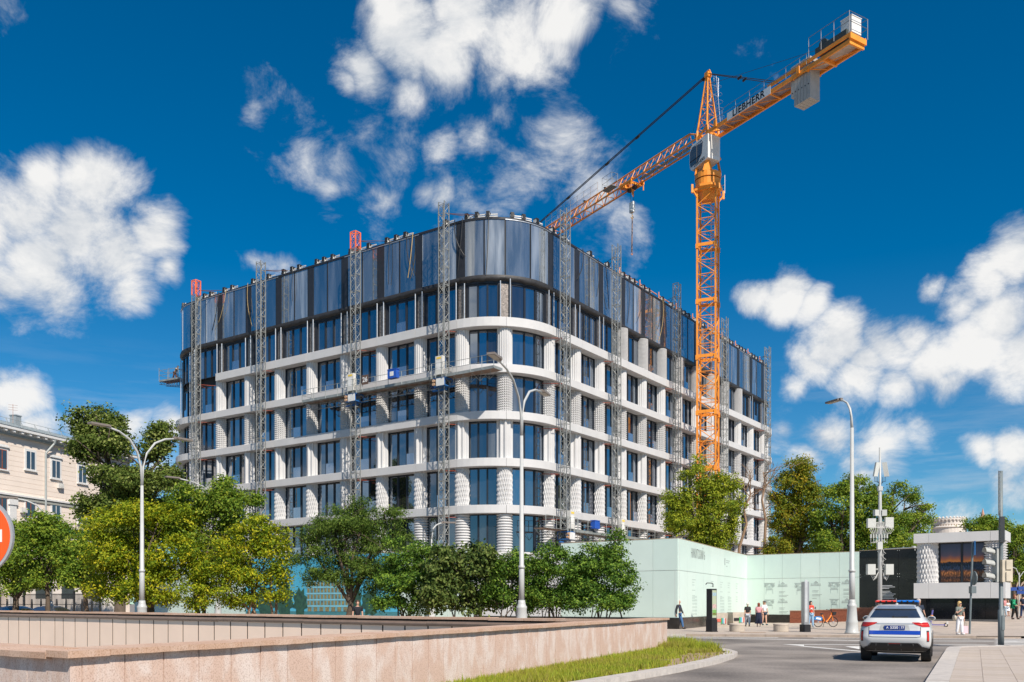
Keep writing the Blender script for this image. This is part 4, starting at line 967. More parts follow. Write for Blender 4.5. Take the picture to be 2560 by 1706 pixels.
for idx, (px, py, red, _) in enumerate(specs):
    s = s_for(px, MO); p, n = FP(s, MO); p = Vector((p.x, p.y, 0)); ay = n; ax = Vector((-n.y, n.x, 0)); top = CH+(HY-py)*p.y/F
    t = thing('climbing_mast', mlab[idx], 'mast', tuple(p), group='lattice masts standing along the facade')
    mast_obj[px] = (t, p, ax, ay, s, top)
    body = top-1.5 if red else top; z = 0.0
    mtl = M_mastd if idx in (6,) else M_steel
    zz = [0]
    while zz[-1] < body: zz.append(min(zz[-1]+6.03, body))
    for a, b in zip(zz[:-1], zz[1:]):
        m = MB(); lattice(m, p, ax, ay, 0.62, a, b-0.01, 0.75, 0.035, 0.019)
        k = a
        while k < b: 
            for q in (-1, 1): m.beam(p+ax*.31*q-ay*.31+Vector((0, 0, k)), p+ax*.31*q+ay*.31+Vector((0, 0, k)), 0.05, .06)
            k += 1.5
        part('mast_section', m, mtl, t)
    if red:
        m = MB(); lattice(m, p, ax, ay, 0.62, body, top, 0.75, 0.045, 0.022)
        for q in (-1, 1): m.beam(p+ax*.31*q-ay*.31+Vector((0, 0, top)), p+ax*.31*q+ay*.31+Vector((0, 0, top)), 0.07); m.beam(p-ax*.31+ay*.31*q+Vector((0, 0, top)), p+ax*.31+ay*.31*q+Vector((0, 0, top)), .07)
        part('top_section', m, mat('mast_red', (0.85, 0.17, 0.06), 0.5), t, label='bright red top section of the mast')
    for zt in (GT+0.5, levels[0]-1.0, levels[1]-1.0, levels[2]-1.0, levels[3]-1.0, levels[4]-1.0):
        m = MB(); e = 0.0 if zt < GT else 0.0
        m.tube(p-ay*.3+Vector((0, 0, zt)), FP(s+0.9, -0.05 if zt < GT else 0.1, zt+.05)[0], 0.026, 5); m.tube(p-ay*.3+Vector((0, 0, zt)), FP(s-0.9 if zt < GT else s+1.9, -0.05, zt+.05)[0], 0.03, 5)
        part('wall_tie', m, mat('tie_red', (0.34, 0.07, 0.04), .6) if zt < GT else mat('tie_dark', (0.12, 0.06, 0.055), 0.6), t)
    m = MB(); m.box(tuple(p+Vector((0, 0, 0.15))), (1.6, 1.6, .3), math.atan2(ax.y, ax.x)); part('base_frame', m, M_steel, t)
# ------------------------------------------------------------------ work platforms
M_deck = mat('platform_deck', (0.22, 0.15, 0.11), 0.75, var=0.3, scale=1.5); M_plat = mat('platform_zinc', (0.29, 0.31, 0.30), 0.5, 0.3, var=0.25, scale=2); M_blue = mat('blue_paint', (0.02, 0.12, 0.35), 0.45, var=0.15)
def platform(t, a, b, z, bows=True, depth=1.15, off=1.05):
    """a..b in path coordinate; deck with toe board, handrails and a truss beneath"""
    pa, n = FP(a, off, z); pb, _ = FP(b, off, z); u = (pb-pa).normalized(); nn = Vector((u.y, -u.x, 0))
    if nn.dot(n) < 0: nn = -nn
    L = (pb-pa).length; V = lambda x, d, h: pa+u*x+nn*d+Vector((0, 0, h))
    x = 0.0; k = 0
    while x < L-0.05:
        w = min(0.30, L-x); m = MB(); m.frame(V(x+w/2, depth/2, rnd.uniform(-.01, .01)), u, nn, (0, 0, 1), w-.012, depth, 0.05); part('plank', m, M_deck, t); x += 0.30
    m = MB(); m.frame(V(L/2, depth+.03, .06), u, nn, (0, 0, 1), L, .03, .24); m.frame(V(L/2, -.02, -.02), u, nn, (0, 0, 1), L, .03, .12)
    for e in (0, L): m.frame(V(e, depth/2, .06), u, nn, (0, 0, 1), .03, depth, .22)
    part('toe_board', m, M_plat, t)
    x = 0.0; npost = int(L/1.55); st = L/npost
    m = MB()
    for k in range(npost+1): m.beam(V(k*st, depth+.05, -.05), V(k*st, depth+.05, 1.12), .05)
    for h in (.6, 1.1): m.tube(V(0, depth+.05, h), V(L, depth+.05, h), .022, 5)
    for e in (0, L):
        m.beam(V(e, 0, -.05), V(e, 0, 1.12), .05)
        for h in (.6, 1.1): m.tube(V(e, 0, h), V(e, depth+.05, h), .022, 5)
    part('guard_rail', m, M_plat, t)
    m = MB(); x = 0.0; k = 0
    for d in (.15, depth-.1): m.tube(V(0, d, -.08), V(L, d, -.08), .04, 5)
    m.tube(V(0.6, depth*.5, -.75), V(L-.6, depth*.5, -.75), .04, 5)
    while x < L-.7:
        for d in (.15, depth-.1): m.tube(V(x, d, -.08), V(x+.6, depth*.5, -.75), .02, 4); m.tube(V(x+.6, depth*.5, -.75), V(min(x+1.2, L), d, -.08), .02, 4)
        x += 1.2
    part('truss', m, M_steel, t); return V, L, u, nn
PZ = 20.78
sa = s_for(762, 1.9); sb = s_for(1262, 1.9)
p1 = FP(sa, 1.05)[0]
T1 = thing('work_platform', 'long steel work platform with guard rails spanning two masts on the left facade', 'platform', (p1.x, p1.y, PZ))
# straight run along the left face up to the rounded corner
V, L, u, nn = platform(T1, sa, sL(RC-0.2), PZ)
e0 = V(L, 0, 0)
sd = -2.2
Lx = 2.9; 
m = MB(); 
for k in range(17): m.frame(e0+u*(.16+.3*k)+nn*.575, u, nn, (0, 0, 1), .29, 1.15, .05)
m2 = m; part('end_deck', m, M_deck, T1)
m = MB(); m.frame(e0+u*2.6+nn*1.18+Vector((0, 0, .06)), u, nn, (0, 0, 1), 5.2, .03, .24); m.frame(e0+u*5.2+nn*.6+Vector((0, 0, .06)), u, nn, (0, 0, 1), .03, 1.2, .22); part('toe_board', m, M_plat, T1)
m = MB()
for x in (1.4, 2.8, 4.0, 5.2): m.beam(e0+u*x+nn*1.2, e0+u*x+nn*1.2+Vector((0, 0, 1.12)), .05)
for h in (.6, 1.1): m.tube(e0+nn*1.2+Vector((0, 0, h)), e0+u*5.2+nn*1.2+Vector((0, 0, h)), .022, 5); m.tube(e0+u*5.2+Vector((0, 0, h)), e0+u*5.2+nn*1.2+Vector((0, 0, h)), .022, 5)
for k in range(5):
    for d in (.15, 1.0): m.tube(e0+u*(k*.95)+nn*d+Vector((0, 0, -.08)), e0+u*(k*.95+.5)+nn*.57+Vector((0, 0, -.72)), .02, 4); m.tube(e0+u*(k*.95+.5)+nn*.57+Vector((0, 0, -.72)), e0+u*(k*.95+.95)+nn*d+Vector((0, 0, -.08)), .02, 4)
part('guard_rail', m, M_plat, T1)
def drive(t, p, ax, ay, z, lab=False):
    rz = math.atan2(ax.y, ax.x)
    m = MB(); m.box(tuple(p+ay*.1+Vector((0, 0, z-.75))), (1.25, 1.0, .08), rz); m.box(tuple(p+ay*.1+Vector((0, 0, z-.1))), (1.25, 1.0, .08), rz)
    for a in (-.6, .6):
        for b in (-.4, .6): m.beam(p+ax*a+ay*b+Vector((0, 0, z-.75)), p+ax*a+ay*b+Vector((0, 0, z-.1)), .07)
    m.box(tuple(p+ay*.1+ax*-.35+Vector((0, 0, z-1.0))), (1.5, .12, .12), rz)
    d = part('drive_frame', m, M_blue, t)
    m = MB(); m.box(tuple(p+ay*.64+ax*.12+Vector((0, 0, z-.45))), (.85, .05, .62), rz); part('drive_cover', m, mat('cover_white', (0.68, 0.68, 0.66), 0.5), d)
    m = MB()
    for h in (-.3, -.6): m.tube(p+ay*.5-ax*.55+Vector((0, 0, z+h)), p+ay*.75-ax*.55+Vector((0, 0, z+h)), .12, 10)
    part('drive_motor', m, mat('motor_tan', (0.5, 0.32, 0.2), 0.6), d)
    m = MB(); m.box(tuple(p+ay*.55+ax*.05+Vector((0, 0, z+.95))), (.75, .35, 1.55), rz); cb = part('control_cabinet', m, mat('cabinet_grey', (0.60, 0.59, 0.55), 0.5), t)
    m = MB(); m.box(tuple(p+ay*.73+ax*.05+Vector((0, 0, z+1.55))), (.5, .012, .16), rz); part('warning_strip', m, mat('warn_yellow', (0.8, 0.55, 0.08), 0.6), cb)
    m = MB(); m.box(tuple(p+ay*.73+ax*.0+Vector((0, 0, z+.95))), (.42, .012, .75), rz); part('notice', m, mat('notice_white', (0.72, 0.72, 0.70), 0.6), cb)
    m = MB()
    for a in (-.75, -.3, .4, .85): m.beam(p+ax*a+ay*.72+Vector((0, 0, z-.1)), p+ax*a+ay*.72+Vector((0, 0, z+1.15)), .05)
    for h in (.15, .7, 1.15): m.tube(p-ax*.75+ay*.72+Vector((0, 0, z+h)), p+ax*.85+ay*.72+Vector((0, 0, z+h)), .022, 5)
    part('gate', m, M_plat, t); return cb
for px in (889, 1109):
    _, p, ax, ay, s, top = mast_obj[px]; drive(T1, p, ax, ay, PZ)
_, p, ax, ay, s, top = mast_obj[889]
q = FP(s+1.75, 2.32, PZ+.95)[0]
m = MB(); m.frame(q, ax, ay, (0, 0, 1), .78, .03, .85); nb = part('number_board', m, mat('board_brown', (0.12, 0.075, 0.055), 0.6), T1)
text_on('lettering', '26', .62, q+ay*.022, -ax if ax.x < 0 else ax, (0, 0, 1), mat('sign_white2', (0.8, 0.8, 0.78), 0.6), nb, bold=.012)
q = FP(s_for(984, 2.3), 2.34, PZ+.95)[0]
m = MB(); m.frame(q, ax, ay, (0, 0, 1), 1.0, .45, .75); m.frame(q+Vector((0, 0, .4)), ax, ay, (0, 0, 1), 1.08, .5, .06); bb = part('junction_box', m, mat('box_blue', (0.02, 0.09, 0.42), 0.45), T1)
m = MB(); m.frame(q+ay*.235, ax, ay, (0, 0, 1), .42, .012, .38); part('notice', m, mat('notice_white', (0.72, 0.72, 0.70), 0.6), bb)
# platform round the far left end with a worker on it
sE = cols[0]+1.0
pe, ne = FP(cols[1]-1.2, 1.0)
ue = Vector((-0.88, 0.47, 0)).normalized(); ne2 = Vector((-ue.y, ue.x, 0)); ZE = CH+(HY-948)*104.5/F
pw = at(458, 104.5, z=ZE)
T2 = thing('work_platform', 'short work platform jutting out at the far left end of the building', 'platform', tuple(pw))
m = MB()
for k in range(11): m.frame(pw+ue*(.3*k)+Vector((0, 0, -.03)), ue, ne2, (0, 0, 1), .28, 1.2, .06)
part('deck', m, M_deck, T2)
m = MB(); m.frame(pw+ue*1.5-ne2*-.62, ue, ne2, (0, 0, 1), 3.4, .03, .2); m.frame(pw+ue*1.5+ne2*-.62, ue, ne2, (0, 0, 1), 3.4, .03, .2)
for x in (0.1, 1.6, 3.2):
    for d in (-.62, .62): m.beam(pw+ue*x+ne2*d, pw+ue*x+ne2*d+Vector((0, 0, 1.3 if x < 3 else 1.5)), .05)
for h in (.65, 1.2):
    for d in (-.62, .62): m.tube(pw+ue*0.1+ne2*d+Vector((0, 0, h)), pw+ue*3.2+ne2*d+Vector((0, 0, h)), .024, 5)
    m.tube(pw+ue*3.2-ne2*.62+Vector((0, 0, h)), pw+ue*3.2+ne2*.62+Vector((0, 0, h)), .024, 5)
part('guard_rail', m, M_plat, T2)
m = MB(); dn = Vector((0, 0, -1)); sl_ = 0.0
for d in (-.45, .45): m.tube(pw+ue*3.3+ne2*d+dn*.35, pw-ue*.4+ne2*d+dn*.95, .04, 5); m.tube(pw+ue*3.3+ne2*d+dn*.1, pw-ue*.4+ne2*d+dn*.1, .04, 5)
for k in range(9):
    x = 3.2-.42*k
    for d in (-.45, .45): m.tube(pw+ue*x+ne2*d+dn*.1, pw+ue*(x-.2)+ne2*d+dn*(.36+.065*k), .022, 4); m.tube(pw+ue*(x-.2)+ne2*d+dn*(.36+.065*k), pw+ue*(x-.42)+ne2*d+dn*.1, .022, 4)
part('truss', m, mat('truss_blue', (0.05, 0.09, 0.16), 0.5), T2)
# low platform on the right face
pz = 8.0
sa = s_for(1316, 2.0); sb = s_for(1632, 2.0); q = FP(sR(RC+.3), 1.05)[0]
T3 = thing('work_platform', 'low work platform with rails just above the green hoarding on the right facade', 'platform', (q.x, q.y, pz))
sA_ = sR(RC+.3); pA = FP(sA_, 1.05, pz)[0]
V, L, u, nn = platform(T3, sA_, sb, pz)
e0 = V(0, 0, 0); m = MB()
for k in range(12): m.frame(e0-u*(.16+.3*k)+nn*.575, u, nn, (0, 0, 1), .29, 1.15, .05)
part('end_deck', m, M_deck, T3)
m = MB()
for x in (1.2, 2.4, 3.6): m.beam(e0-u*x+nn*1.2, e0-u*x+nn*1.2+Vector((0, 0, 1.12)), .05)
for h in (.06, .6, 1.1): m.tube(e0+nn*1.2+Vector((0, 0, h)), e0-u*3.6+nn*1.2+Vector((0, 0, h)), .022, 5)
for k in range(4):
    for d in (.15, 1.0): m.tube(e0-u*(k*.9)+nn*d+Vector((0, 0, -.08)), e0-u*(k*.9+.45)+nn*.57+Vector((0, 0, -.72)), .02, 4); m.tube(e0-u*(k*.9+.45)+nn*.57+Vector((0, 0, -.72)), e0-u*(k*.9+.9)+nn*d+Vector((0, 0, -.08)), .02, 4)
part('guard_rail', m, M_plat, T3)
for px in (1413, 1541):
    _, p, ax, ay, s, top = mast_obj[px]; drive(T3, p, ax, ay, pz)
q = FP(s_for(1487, 2.3), 2.34, pz+.8)[0]; _, n = FP(sb)
m = MB(); ax = Vector((-n.y, n.x, 0)); m.frame(q, ax, n, (0, 0, 1), .9, .45, .7); m.frame(q+Vector((0, 0, .38)), ax, n, (0, 0, 1), .98, .5, .06); part('junction_box', m, mat('box_blue', (0.02, 0.09, 0.42), 0.45), T3)
# ------------------------------------------------------------------ hoardings, plinth and show pavilion
rnd = random.Random(31)
M_mint = mat('mint_panel', (0.60, 0.73, 0.665), 0.35, var=0.03, scale=0.6, spec=0.4); M_mint2 = mat('mint_panel_b', (0.63, 0.75, 0.685), 0.35, var=0.03, scale=0.6, spec=0.4)
M_gloss = mat('black_gloss', (0.006, 0.007, 0.010), 0.06, var=0.2, spec=0.3); M_plinth = mat('black_granite', (0.03, 0.028, 0.026), 0.22, var=0.3, scale=3)
M_print = mat('grey_print', (0.41, 0.48, 0.45), 0.6, var=0.2); M_faint = mat('faint_print', (0.49, 0.60, 0.55), 0.5, var=0.05)
M_bolt = mat('bolt', (0.75, 0.78, 0.75), 0.4)
def run(name, label, A, B, z0, pl, mid, top, w, mats, plinth=True, base=M_plinth):
    A = Vector((A[0], A[1], 0)); B = Vector((B[0], B[1], 0)); u = (B-A).normalized(); L = (B-A).length; nrm = Vector((u.y, -u.x, 0))
    if nrm.dot(A) > 0: nrm = -nrm
    t = thing(name, label, 'hoarding', (A.x, A.y, z0)); n = max(1, round(L/w)); w = L/n
    V = lambda x, d, z: A+u*x+nrm*d+Vector((0, 0, z))
    m = MB(); m.frame(V(L/2, -.12, (z0+top)/2-.05), u, nrm, (0, 0, 1), L-.02, .16, top-z0-.1); part('backing', m, M_conc, t)
    for k in range(n):
        for (a, b) in ((pl, mid), (mid, top)):
            m = MB(); q = .004*rnd.random(); m.frame(V(k*w+w/2, .0+q, (a+b)/2), u, nrm, (0, 0, 1), w-.016, .04, b-a-.022); pn_ = part('panel', m, mats[rnd.randrange(len(mats))], t)
            m = MB()
            for x in (.08, w-.08):
                for z in (a+.1, b-.1): p = V(k*w+x, .02, z); m.tube(p, p+nrm*.012, .022, 6)
            part('bolt', m, M_bolt, pn_)
        if plinth: m = MB(); m.frame(V(k*w+w/2, .03, (z0+pl)/2), u, nrm, (0, 0, 1), w-.006, .10, pl-z0-.015); part('plinth_slab', m, base, t)
    m = MB(); m.frame(V(L/2, -.03, top+.01), u, nrm, (0, 0, 1), L, .12, .035); part('top_rail', m, mat('rail_tan', (0.42, 0.33, 0.22), 0.7), t)
    return t, V, u, nrm, L
C0 = (10.04, 55.4); C1 = (19.2, 75.0); C2 = (26.4, 69.6)
HT = 5.62; HM_ = 3.68; PL_ = 0.80
uh = Vector((-0.8215, 0.5702, 0)); c0 = Vector((*C0, 0)); D = lambda t: tuple((c0+uh*t).xy)
T_a, Va, ua, na, La = run('hoarding', 'mint green hoarding run left of the near corner, half hidden by leafy shrubs', D(8.3), C0, .12, PL_, HM_, HT, 1.52, [M_mint, M_mint2])
T_b, Vb, ub, nb_, Lb = run('hoarding', 'mint green hoarding run receding from the near corner behind the black map totem', C0, C1, .12, PL_, HM_, HT, 2.1, [M_mint, M_mint2])
T_c, Vc, uc, nc, Lc = run('hoarding', 'mint green hoarding run printed with column capitals above the red granite plinth', C1, C2, .12, .78, HM_, HT, 1.5, [M_mint, M_mint2])
T_d, Vd, ud, nd, Ld = run('hoarding', 'glossy black hoarding run between the mint hoarding and the white pavilion', C2, (29.35, 66.0), .2, 1.05, 3.75, HT+.05, 1.5, [M_gloss])
M_wwall = mat('white_parapet', (0.66, 0.66, 0.65), 0.7, var=0.05)
T_e, Ve, ue_, ne_, Le = run('hoarding', 'lower whitish wall section of the hoarding behind the shrubs', D(15.4), D(8.34), .12, PL_, HM_, 4.95, 2.3, [M_wwall])
M_sky = mat('print_sky', (0.06, 0.36, 0.55), 0.45, scale=0.35, col2=(0.10, 0.48, 0.66))
T_f, Vf, uf, nf, Lf = run('hoarding', 'blue hoarding printed with a picture of the finished building, behind the trees', D(56), D(15.44), .12, .5, HM_, HT-.1, 2.4, [M_mint, M_mint, M_mint2])
# printed picture: sky, a white-banded block with lit windows, trees
def fx(px):   # distance along run f for an image column
    for k in range(4000):
        x = Lf*k/4000; p = Vf(x, 0, 0)
        if CX+F*p.x/p.y > px: return x
    return Lf
x0, x1 = fx(615), fx(1000); xb0, xb1 = fx(768), fx(872)
def prn(name, x, x_, z, z_, d, mt): m = MB(); m.frame(Vf((x+x_)/2, d, (z+z_)/2), uf, nf, (0, 0, 1), x_-x, .004, z_-z); return part(name, m, mt, T_f)
prn('printed_sky', x0, x1, .55, 5.45, .03, M_sky)
M_pb = mat('print_band', (0.22, 0.52, 0.62), 0.5); M_pw = mat('print_window', (0.40, 0.30, 0.08), 0.5, scale=5, col2=(0.05, 0.10, 0.12)); M_pt = mat('print_tree', (0.015, 0.05, 0.045), 0.6, scale=3, col2=(0.04, 0.13, 0.08)); M_pr = mat('print_road', (0.06, 0.22, 0.25), 0.5)
prn('printed_street', x0, x1, .55, 1.05, .036, M_pr)
prn('printed_block', xb0, xb1, 1.0, 3.6, .036, mat('print_wall', (0.12, 0.36, 0.44), 0.5))
for k in range(5):
    z = 1.05+k*.5; prn('printed_band', xb0-.1, xb1+.2, z+.36, z+.48, .048, M_pb)
    nn_ = 7 if k == 0 else 12
    for q in range(nn_): a = xb0+(xb1-xb0)*(q+.18)/nn_; prn('printed_window', a, a+(xb1-xb0)/nn_*.62, z, z+.34, .042, M_pw)
for a, b, h in ((690, 735, 3.2), (735, 768, 2.4), (878, 905, 2.6), (905, 950, 2.1), (640, 690, 2.7)):
    m = MB(); X0, X1 = fx(a), fx(b); pts = []
    for q in range(18):
        th = 2*PI*q/18; r = 1+.22*math.sin(q*2.7+a); pts.append(tuple(Vf((X0+X1)/2+(X1-X0)/2*r*math.cos(th), .05, 1.2+h/2*.5+h*.45*r*math.sin(th))))
    m.plate(pts, nf, .004); part('printed_tree', m, M_pt, T_f)
# lettering and drawings on the mint panels
text_on('lettering', 'NIKITSKY6.RU', .30, Va(La-4.55, .03, 4.75), ua, (0, 0, 1), M_print, T_a)
text_on('lettering', 'НИКИТСКИЙ 6', .85, Vb(5.0, .03, 4.85), ub, (0, 0, 1), mat('title_print', (0.20, 0.22, 0.21), 0.6), T_b, bold=-.004, xs=0.62)
def bars(t, V, u, n, x, z, rows, mt=M_print, h=.07, gap=.13):
    for k, w in enumerate(rows):
        if w: m = MB(); m.frame(V(x+w/2, .027, z-k*gap), u, n, (0, 0, 1), w, .004, h); part('printed_line', m, mt, t)
def capital(t, V, u, n, x, z, s, style):
    m = MB(); q = lambda a, b: V(x+a*s, .03, z+b*s)
    def line(pts, r=.018): m.path([q(*p) for p in pts], r*s, 4)
    m.frame(q(0, .42), u, n, (0, 0, 1), 1.5*s, .006, .07*s); m.frame(q(0, .33), u, n, (0, 0, 1), 1.3*s, .006, .05*s)
    for e in (-1, 1):
        if style != 2:
            line([(e*(.52-.24*(1-k/14)*math.cos(k*.75)), .08+.24*(1-k/14)*math.sin(k*.75)) for k in range(14)], .035); line([(e*(.5-.1*(1-k/9)*math.cos(k*.75)), .08+.1*(1-k/9)*math.sin(k*.75)) for k in range(9)], .04)
        for k in range(3): line([(e*(.08+.14*k), -.32), (e*(.1+.16*k), -.05), (e*(.22+.14*k), .2), (e*(.1+.12*k), .28)], .022)
        line([(e*.42, -.42), (e*.46, -.95)], .014)
    for k in range(5): m.frame(q(-.32+.16*k, -.36), u, n, (0, 0, 1), .09*s, .006, .12*s)
    line([(-.5, -.42), (.5, -.42)], .02); line([(k*.01, .0+.12*math.sin(k)) for k in range(7)], .03)
    part('capital_drawing', m, M_print if style != 1 else M_faint, t)
wc = Lc/round(Lc/1.5)
xc = lambda px: next((Lc*k/3000 for k in range(3000) if CX+F*Vc(Lc*k/3000, 0, 0).x/Vc(Lc*k/3000, 0, 0).y > px), Lc)
for px, z, s, st in ((1924, 3.05, .62, 0), (2002, 3.0, .66, 0), (2086, 3.05, .62, 0), (1924, 1.75, .55, 0), (2086, 1.8, .5, 2)): capital(T_c, Vc, uc, nc, xc(px), z, s, st)
def townhouse(x, z, s, k):
    m = MB(); F_ = lambda a, b, w, h: m.frame(Vc(x+a*s, .03, z+b*s), uc, nc, (0, 0, 1), w*s, .005, h*s)
    F_(0, 0, 1.3, .10)
    for q in range(7): F_(-.55+.18*q, .14, .09, .22)
    F_(0, .34, .5, .12); F_(0, .46, .22, .14)
    if k == 0: F_(-.45, .45, .05, .6)
    part('facade_drawing', m, M_print, T_c)
for px, z, k in ((1957, 3.05, 0), (2040, 3.1, 1), (2118, 3.2, 1), (1957, 1.75, 1), (2118, 1.75, 1)):
    townhouse(xc(px), z, .62, k); bars(T_c, Vc, uc, nc, xc(px-9), z-.42, (.5, .42, 0, .75, .62, .0, .35), M_print, .045, .10)
for x in (3.4, 8.6, 11.6, 14.2, 17.2): bars(T_b, Vb, ub, nb_, x, 3.2, (.9, .6, .6, 0, .8, 0, .7, .7, .7), M_faint, .06, .17)
for x in (3.6, 9.0, 11.8, 14.4):
    m = MB()
    for a in range(4):
        for b in range(6): m.frame(Vb(x+a*.32, .028, 1.0+b*.22), ub, nb_, (0, 0, 1), .2, .004, .12)
    part('printed_table', m, M_faint, T_b, kind='stuff')
m = MB(); m.frame(Vb(13.2, .03, 4.75), ub, nb_, (0, 0, 1), .32, .005, .5); part('crest_mark', m, M_print, T_b); bars(T_b, Vb, ub, nb_, 13.6, 4.85, (1.3, 1.1, 0, .5), M_print, .06, .14)
M_wt = mat('white_print', (0.72, 0.72, 0.72), 0.6)
xd = lambda px: next((Ld*k/3000 for k in range(3000) if CX+F*Vd(Ld*k/3000, 0, 0).x/Vd(Ld*k/3000, 0, 0).y > px), Ld)
bars(T_d, Vd, ud, nd, xd(2204), 3.0, (.85, 1.05, .6, 0, .7, .8, 1.1, .95, .9, 1.0), M_wt, .05, .105)
# red granite plinth in front of the hoarding
M_redg = mat('red_granite', (0.30, 0.10, 0.055), 0.35, scale=9, col2=(0.20, 0.055, 0.03), bump=.05); M_redg2 = mat('red_granite_dark', (0.14, 0.045, 0.03), 0.35, scale=9, col2=(0.09, 0.03, 0.02)); M_redc = mat('red_granite_cap', (0.42, 0.20, 0.13), 0.45, scale=9, col2=(0.30, 0.12, 0.07))
PLP = [Vector((21.65, 71.4, 0)), Vector((26.6, 67.7, 0)), Vector((29.2, 62.6, 0)), Vector((30.0, 61.3, 0))]
T_p = thing('granite_plinth', 'low polished red granite plinth wall at the foot of the hoardings', 'wall', (26.6, 67.7, .12))
for a, b in zip(PLP[:-1], PLP[1:]):
    u = (b-a).normalized(); nr = Vector((u.y, -u.x, 0)); nr = -nr if nr.dot(a) > 0 else nr; L = (b-a).length; n = max(1, round(L/1.4))
    for k in range(n):
        for (h0, h1) in ((-.1, .36), (.37, .92)):
            m = MB(); c = a+u*(L*(k+.5)/n); zb = sw_z(c.x, c.y); m.frame(c-nr*.2+Vector((0, 0, zb+(h0+h1)/2)), u, nr, (0, 0, 1), L/n-.012, .4, h1-h0); part('granite_block', m, M_redg2 if (b is PLP[3]) else M_redg, T_p)
        m = MB(); m.frame(a+u*(L*(k+.5)/n)-nr*.22+Vector((0, 0, zb+.955)), u, nr, (0, 0, 1), L/n-.006, .5, .06); part('cap_stone', m, M_redc, T_p)
# ------------------------------------------------------------------ pavilion
UP = Vector((0.8215, -0.5702, 0)); VPn = Vector((-0.5702, -0.8215, 0)); P0 = Vector(((2322-CX)*62/F, 62.0, 0))
T_v = thing('show_pavilion', 'small white show pavilion with patterned columns and a sunset picture window', 'building', tuple(P0+UP*2+Vector((0, 0, .5))))
Q = lambda x, d, z: P0+UP*x+VPn*d+Vector((0, 0, z))
def slabq(name, x0, x1, d0, d1, z0, z1, mt, par=None): m = MB(); m.frame(Q((x0+x1)/2, (d0+d1)/2, (z0+z1)/2), UP, VPn, (0, 0, 1), x1-x0, abs(d1-d0), z1-z0); return part(name, m, mt, par or T_v)
slabq('core', -.9, 4.2, -2.6, -.9, .2, 6.2, M_dark)
for x0_, x1_ in ((-.95, -.01), (0, 3.72), (3.735, 4.6)):
    slabq('roof_band', x0_, x1_, -2.7, .05, 5.78, 6.42, M_white); slabq('sill_band', x0_, x1_, -2.65, .0, 2.02, 3.06, M_white)
for x0_, x1_ in ((-.2, 1.6), (1.615, 3.4), (3.415, 4.4)): slabq('base_glass', x0_, x1_, -.6, -.15, .35, 2.0, M_gloss)
slabq('kick_rail', -.2, 4.4, -.5, -.12, .2, .62, mat('kick_grey', (0.10, 0.10, 0.10), 0.4))
for x, k in ((-.2, 3), (3.95, 1)):
    p = Q(x, -.72, 3.06); o = link('column', CM[k], T_v, loc=tuple(p), rz=math.atan2(VPn.x, -VPn.y), world=True); o.scale = (1, 1, 2.71/HC)
slabq('window_frame', .52, 3.35, -.86, -.74, 3.07, 5.77, M_bars)
def sunset():
    m = bpy.data.materials.new('sunset_picture'); m.use_nodes = True; nt = m.node_tree; n = nt.nodes; l = nt.links; b = n['Principled BSDF']; b.inputs['Roughness'].default_value = 0.25
    t = n.new('ShaderNodeTexCoord'); sp = n.new('ShaderNodeSeparateXYZ'); l.new(t.outputs['Generated'], sp.inputs[0])
    nz = n.new('ShaderNodeTexNoise'); nz.inputs['Scale'].default_value = 3.0; nz.inputs['Detail'].default_value = 6; l.new(t.outputs['Generated'], nz.inputs['Vector'])
    ad = n.new('ShaderNodeMath'); ad.operation = 'MULTIPLY_ADD'; ad.inputs[1].default_value = 0.12; l.new(nz.outputs['Fac'], ad.inputs[0]); l.new(sp.outputs['Z'], ad.inputs[2])
    r = n.new('ShaderNodeValToRGB'); e = r.color_ramp.elements
    stops = [(0.0, (.30, .11, .03)), (.16, (.05, .03, .03)), (.3, (.42, .16, .05)), (.38, (.02, .035, .08)), (.52, (.015, .03, .07)), (.56, (.06, .035, .04)), (.585, (.75, .25, .04)), (.66, (.45, .14, .06)), (.75, (.13, .09, .12)), (.88, (.07, .075, .12)), (1.0, (.05, .06, .11))]
    e[0].position = 0; e[0].color = (*stops[0][1], 1); e[1].position = 1; e[1].color = (*stops[-1][1], 1)
    for p_, c in stops[1:-1]: k = e.new(p_); k.color = (*c, 1)
    l.new(ad.outputs[0], r.inputs[0])
    v = n.new('ShaderNodeTexVoronoi'); v.inputs['Scale'].default_value = 14; l.new(t.outputs['Generated'], v.inputs['Vector'])
    lt = n.new('ShaderNodeMath'); lt.operation = 'LESS_THAN'; lt.inputs[1].default_value = 0.52; l.new(sp.outputs['Z'], lt.inputs[0])
    cmx = n.new('ShaderNodeMix'); cmx.data_type = 'RGBA'; cmx.blend_type = 'MULTIPLY'; mm = n.new('ShaderNodeMath'); mm.operation = 'MULTIPLY'; mm.inputs[1].default_value = .8; l.new(lt.outputs[0], mm.inputs[0]); l.new(mm.outputs[0], cmx.inputs['Factor'])
    vm = n.new('ShaderNodeMapRange'); vm.inputs['From Max'].default_value = .6; vm.inputs['To Min'].default_value = 1.5; vm.inputs['To Max'].default_value = .1; l.new(v.outputs['Distance'], vm.inputs['Value']); l.new(r.outputs[0], cmx.inputs['A']); l.new(vm.outputs[0], cmx.inputs['B']); l.new(cmx.outputs['Result'], b.inputs['Base Color']); return m
M_sun = sunset()
for a, b in ((.62, 1.86), (2.0, 3.25)): slabq('picture_pane', a, b, -.74, -.70, 3.15, 5.68, M_sun)
slabq('window_mullion', 1.87, 1.99, -.74, -.66, 3.1, 5.75, M_bars)
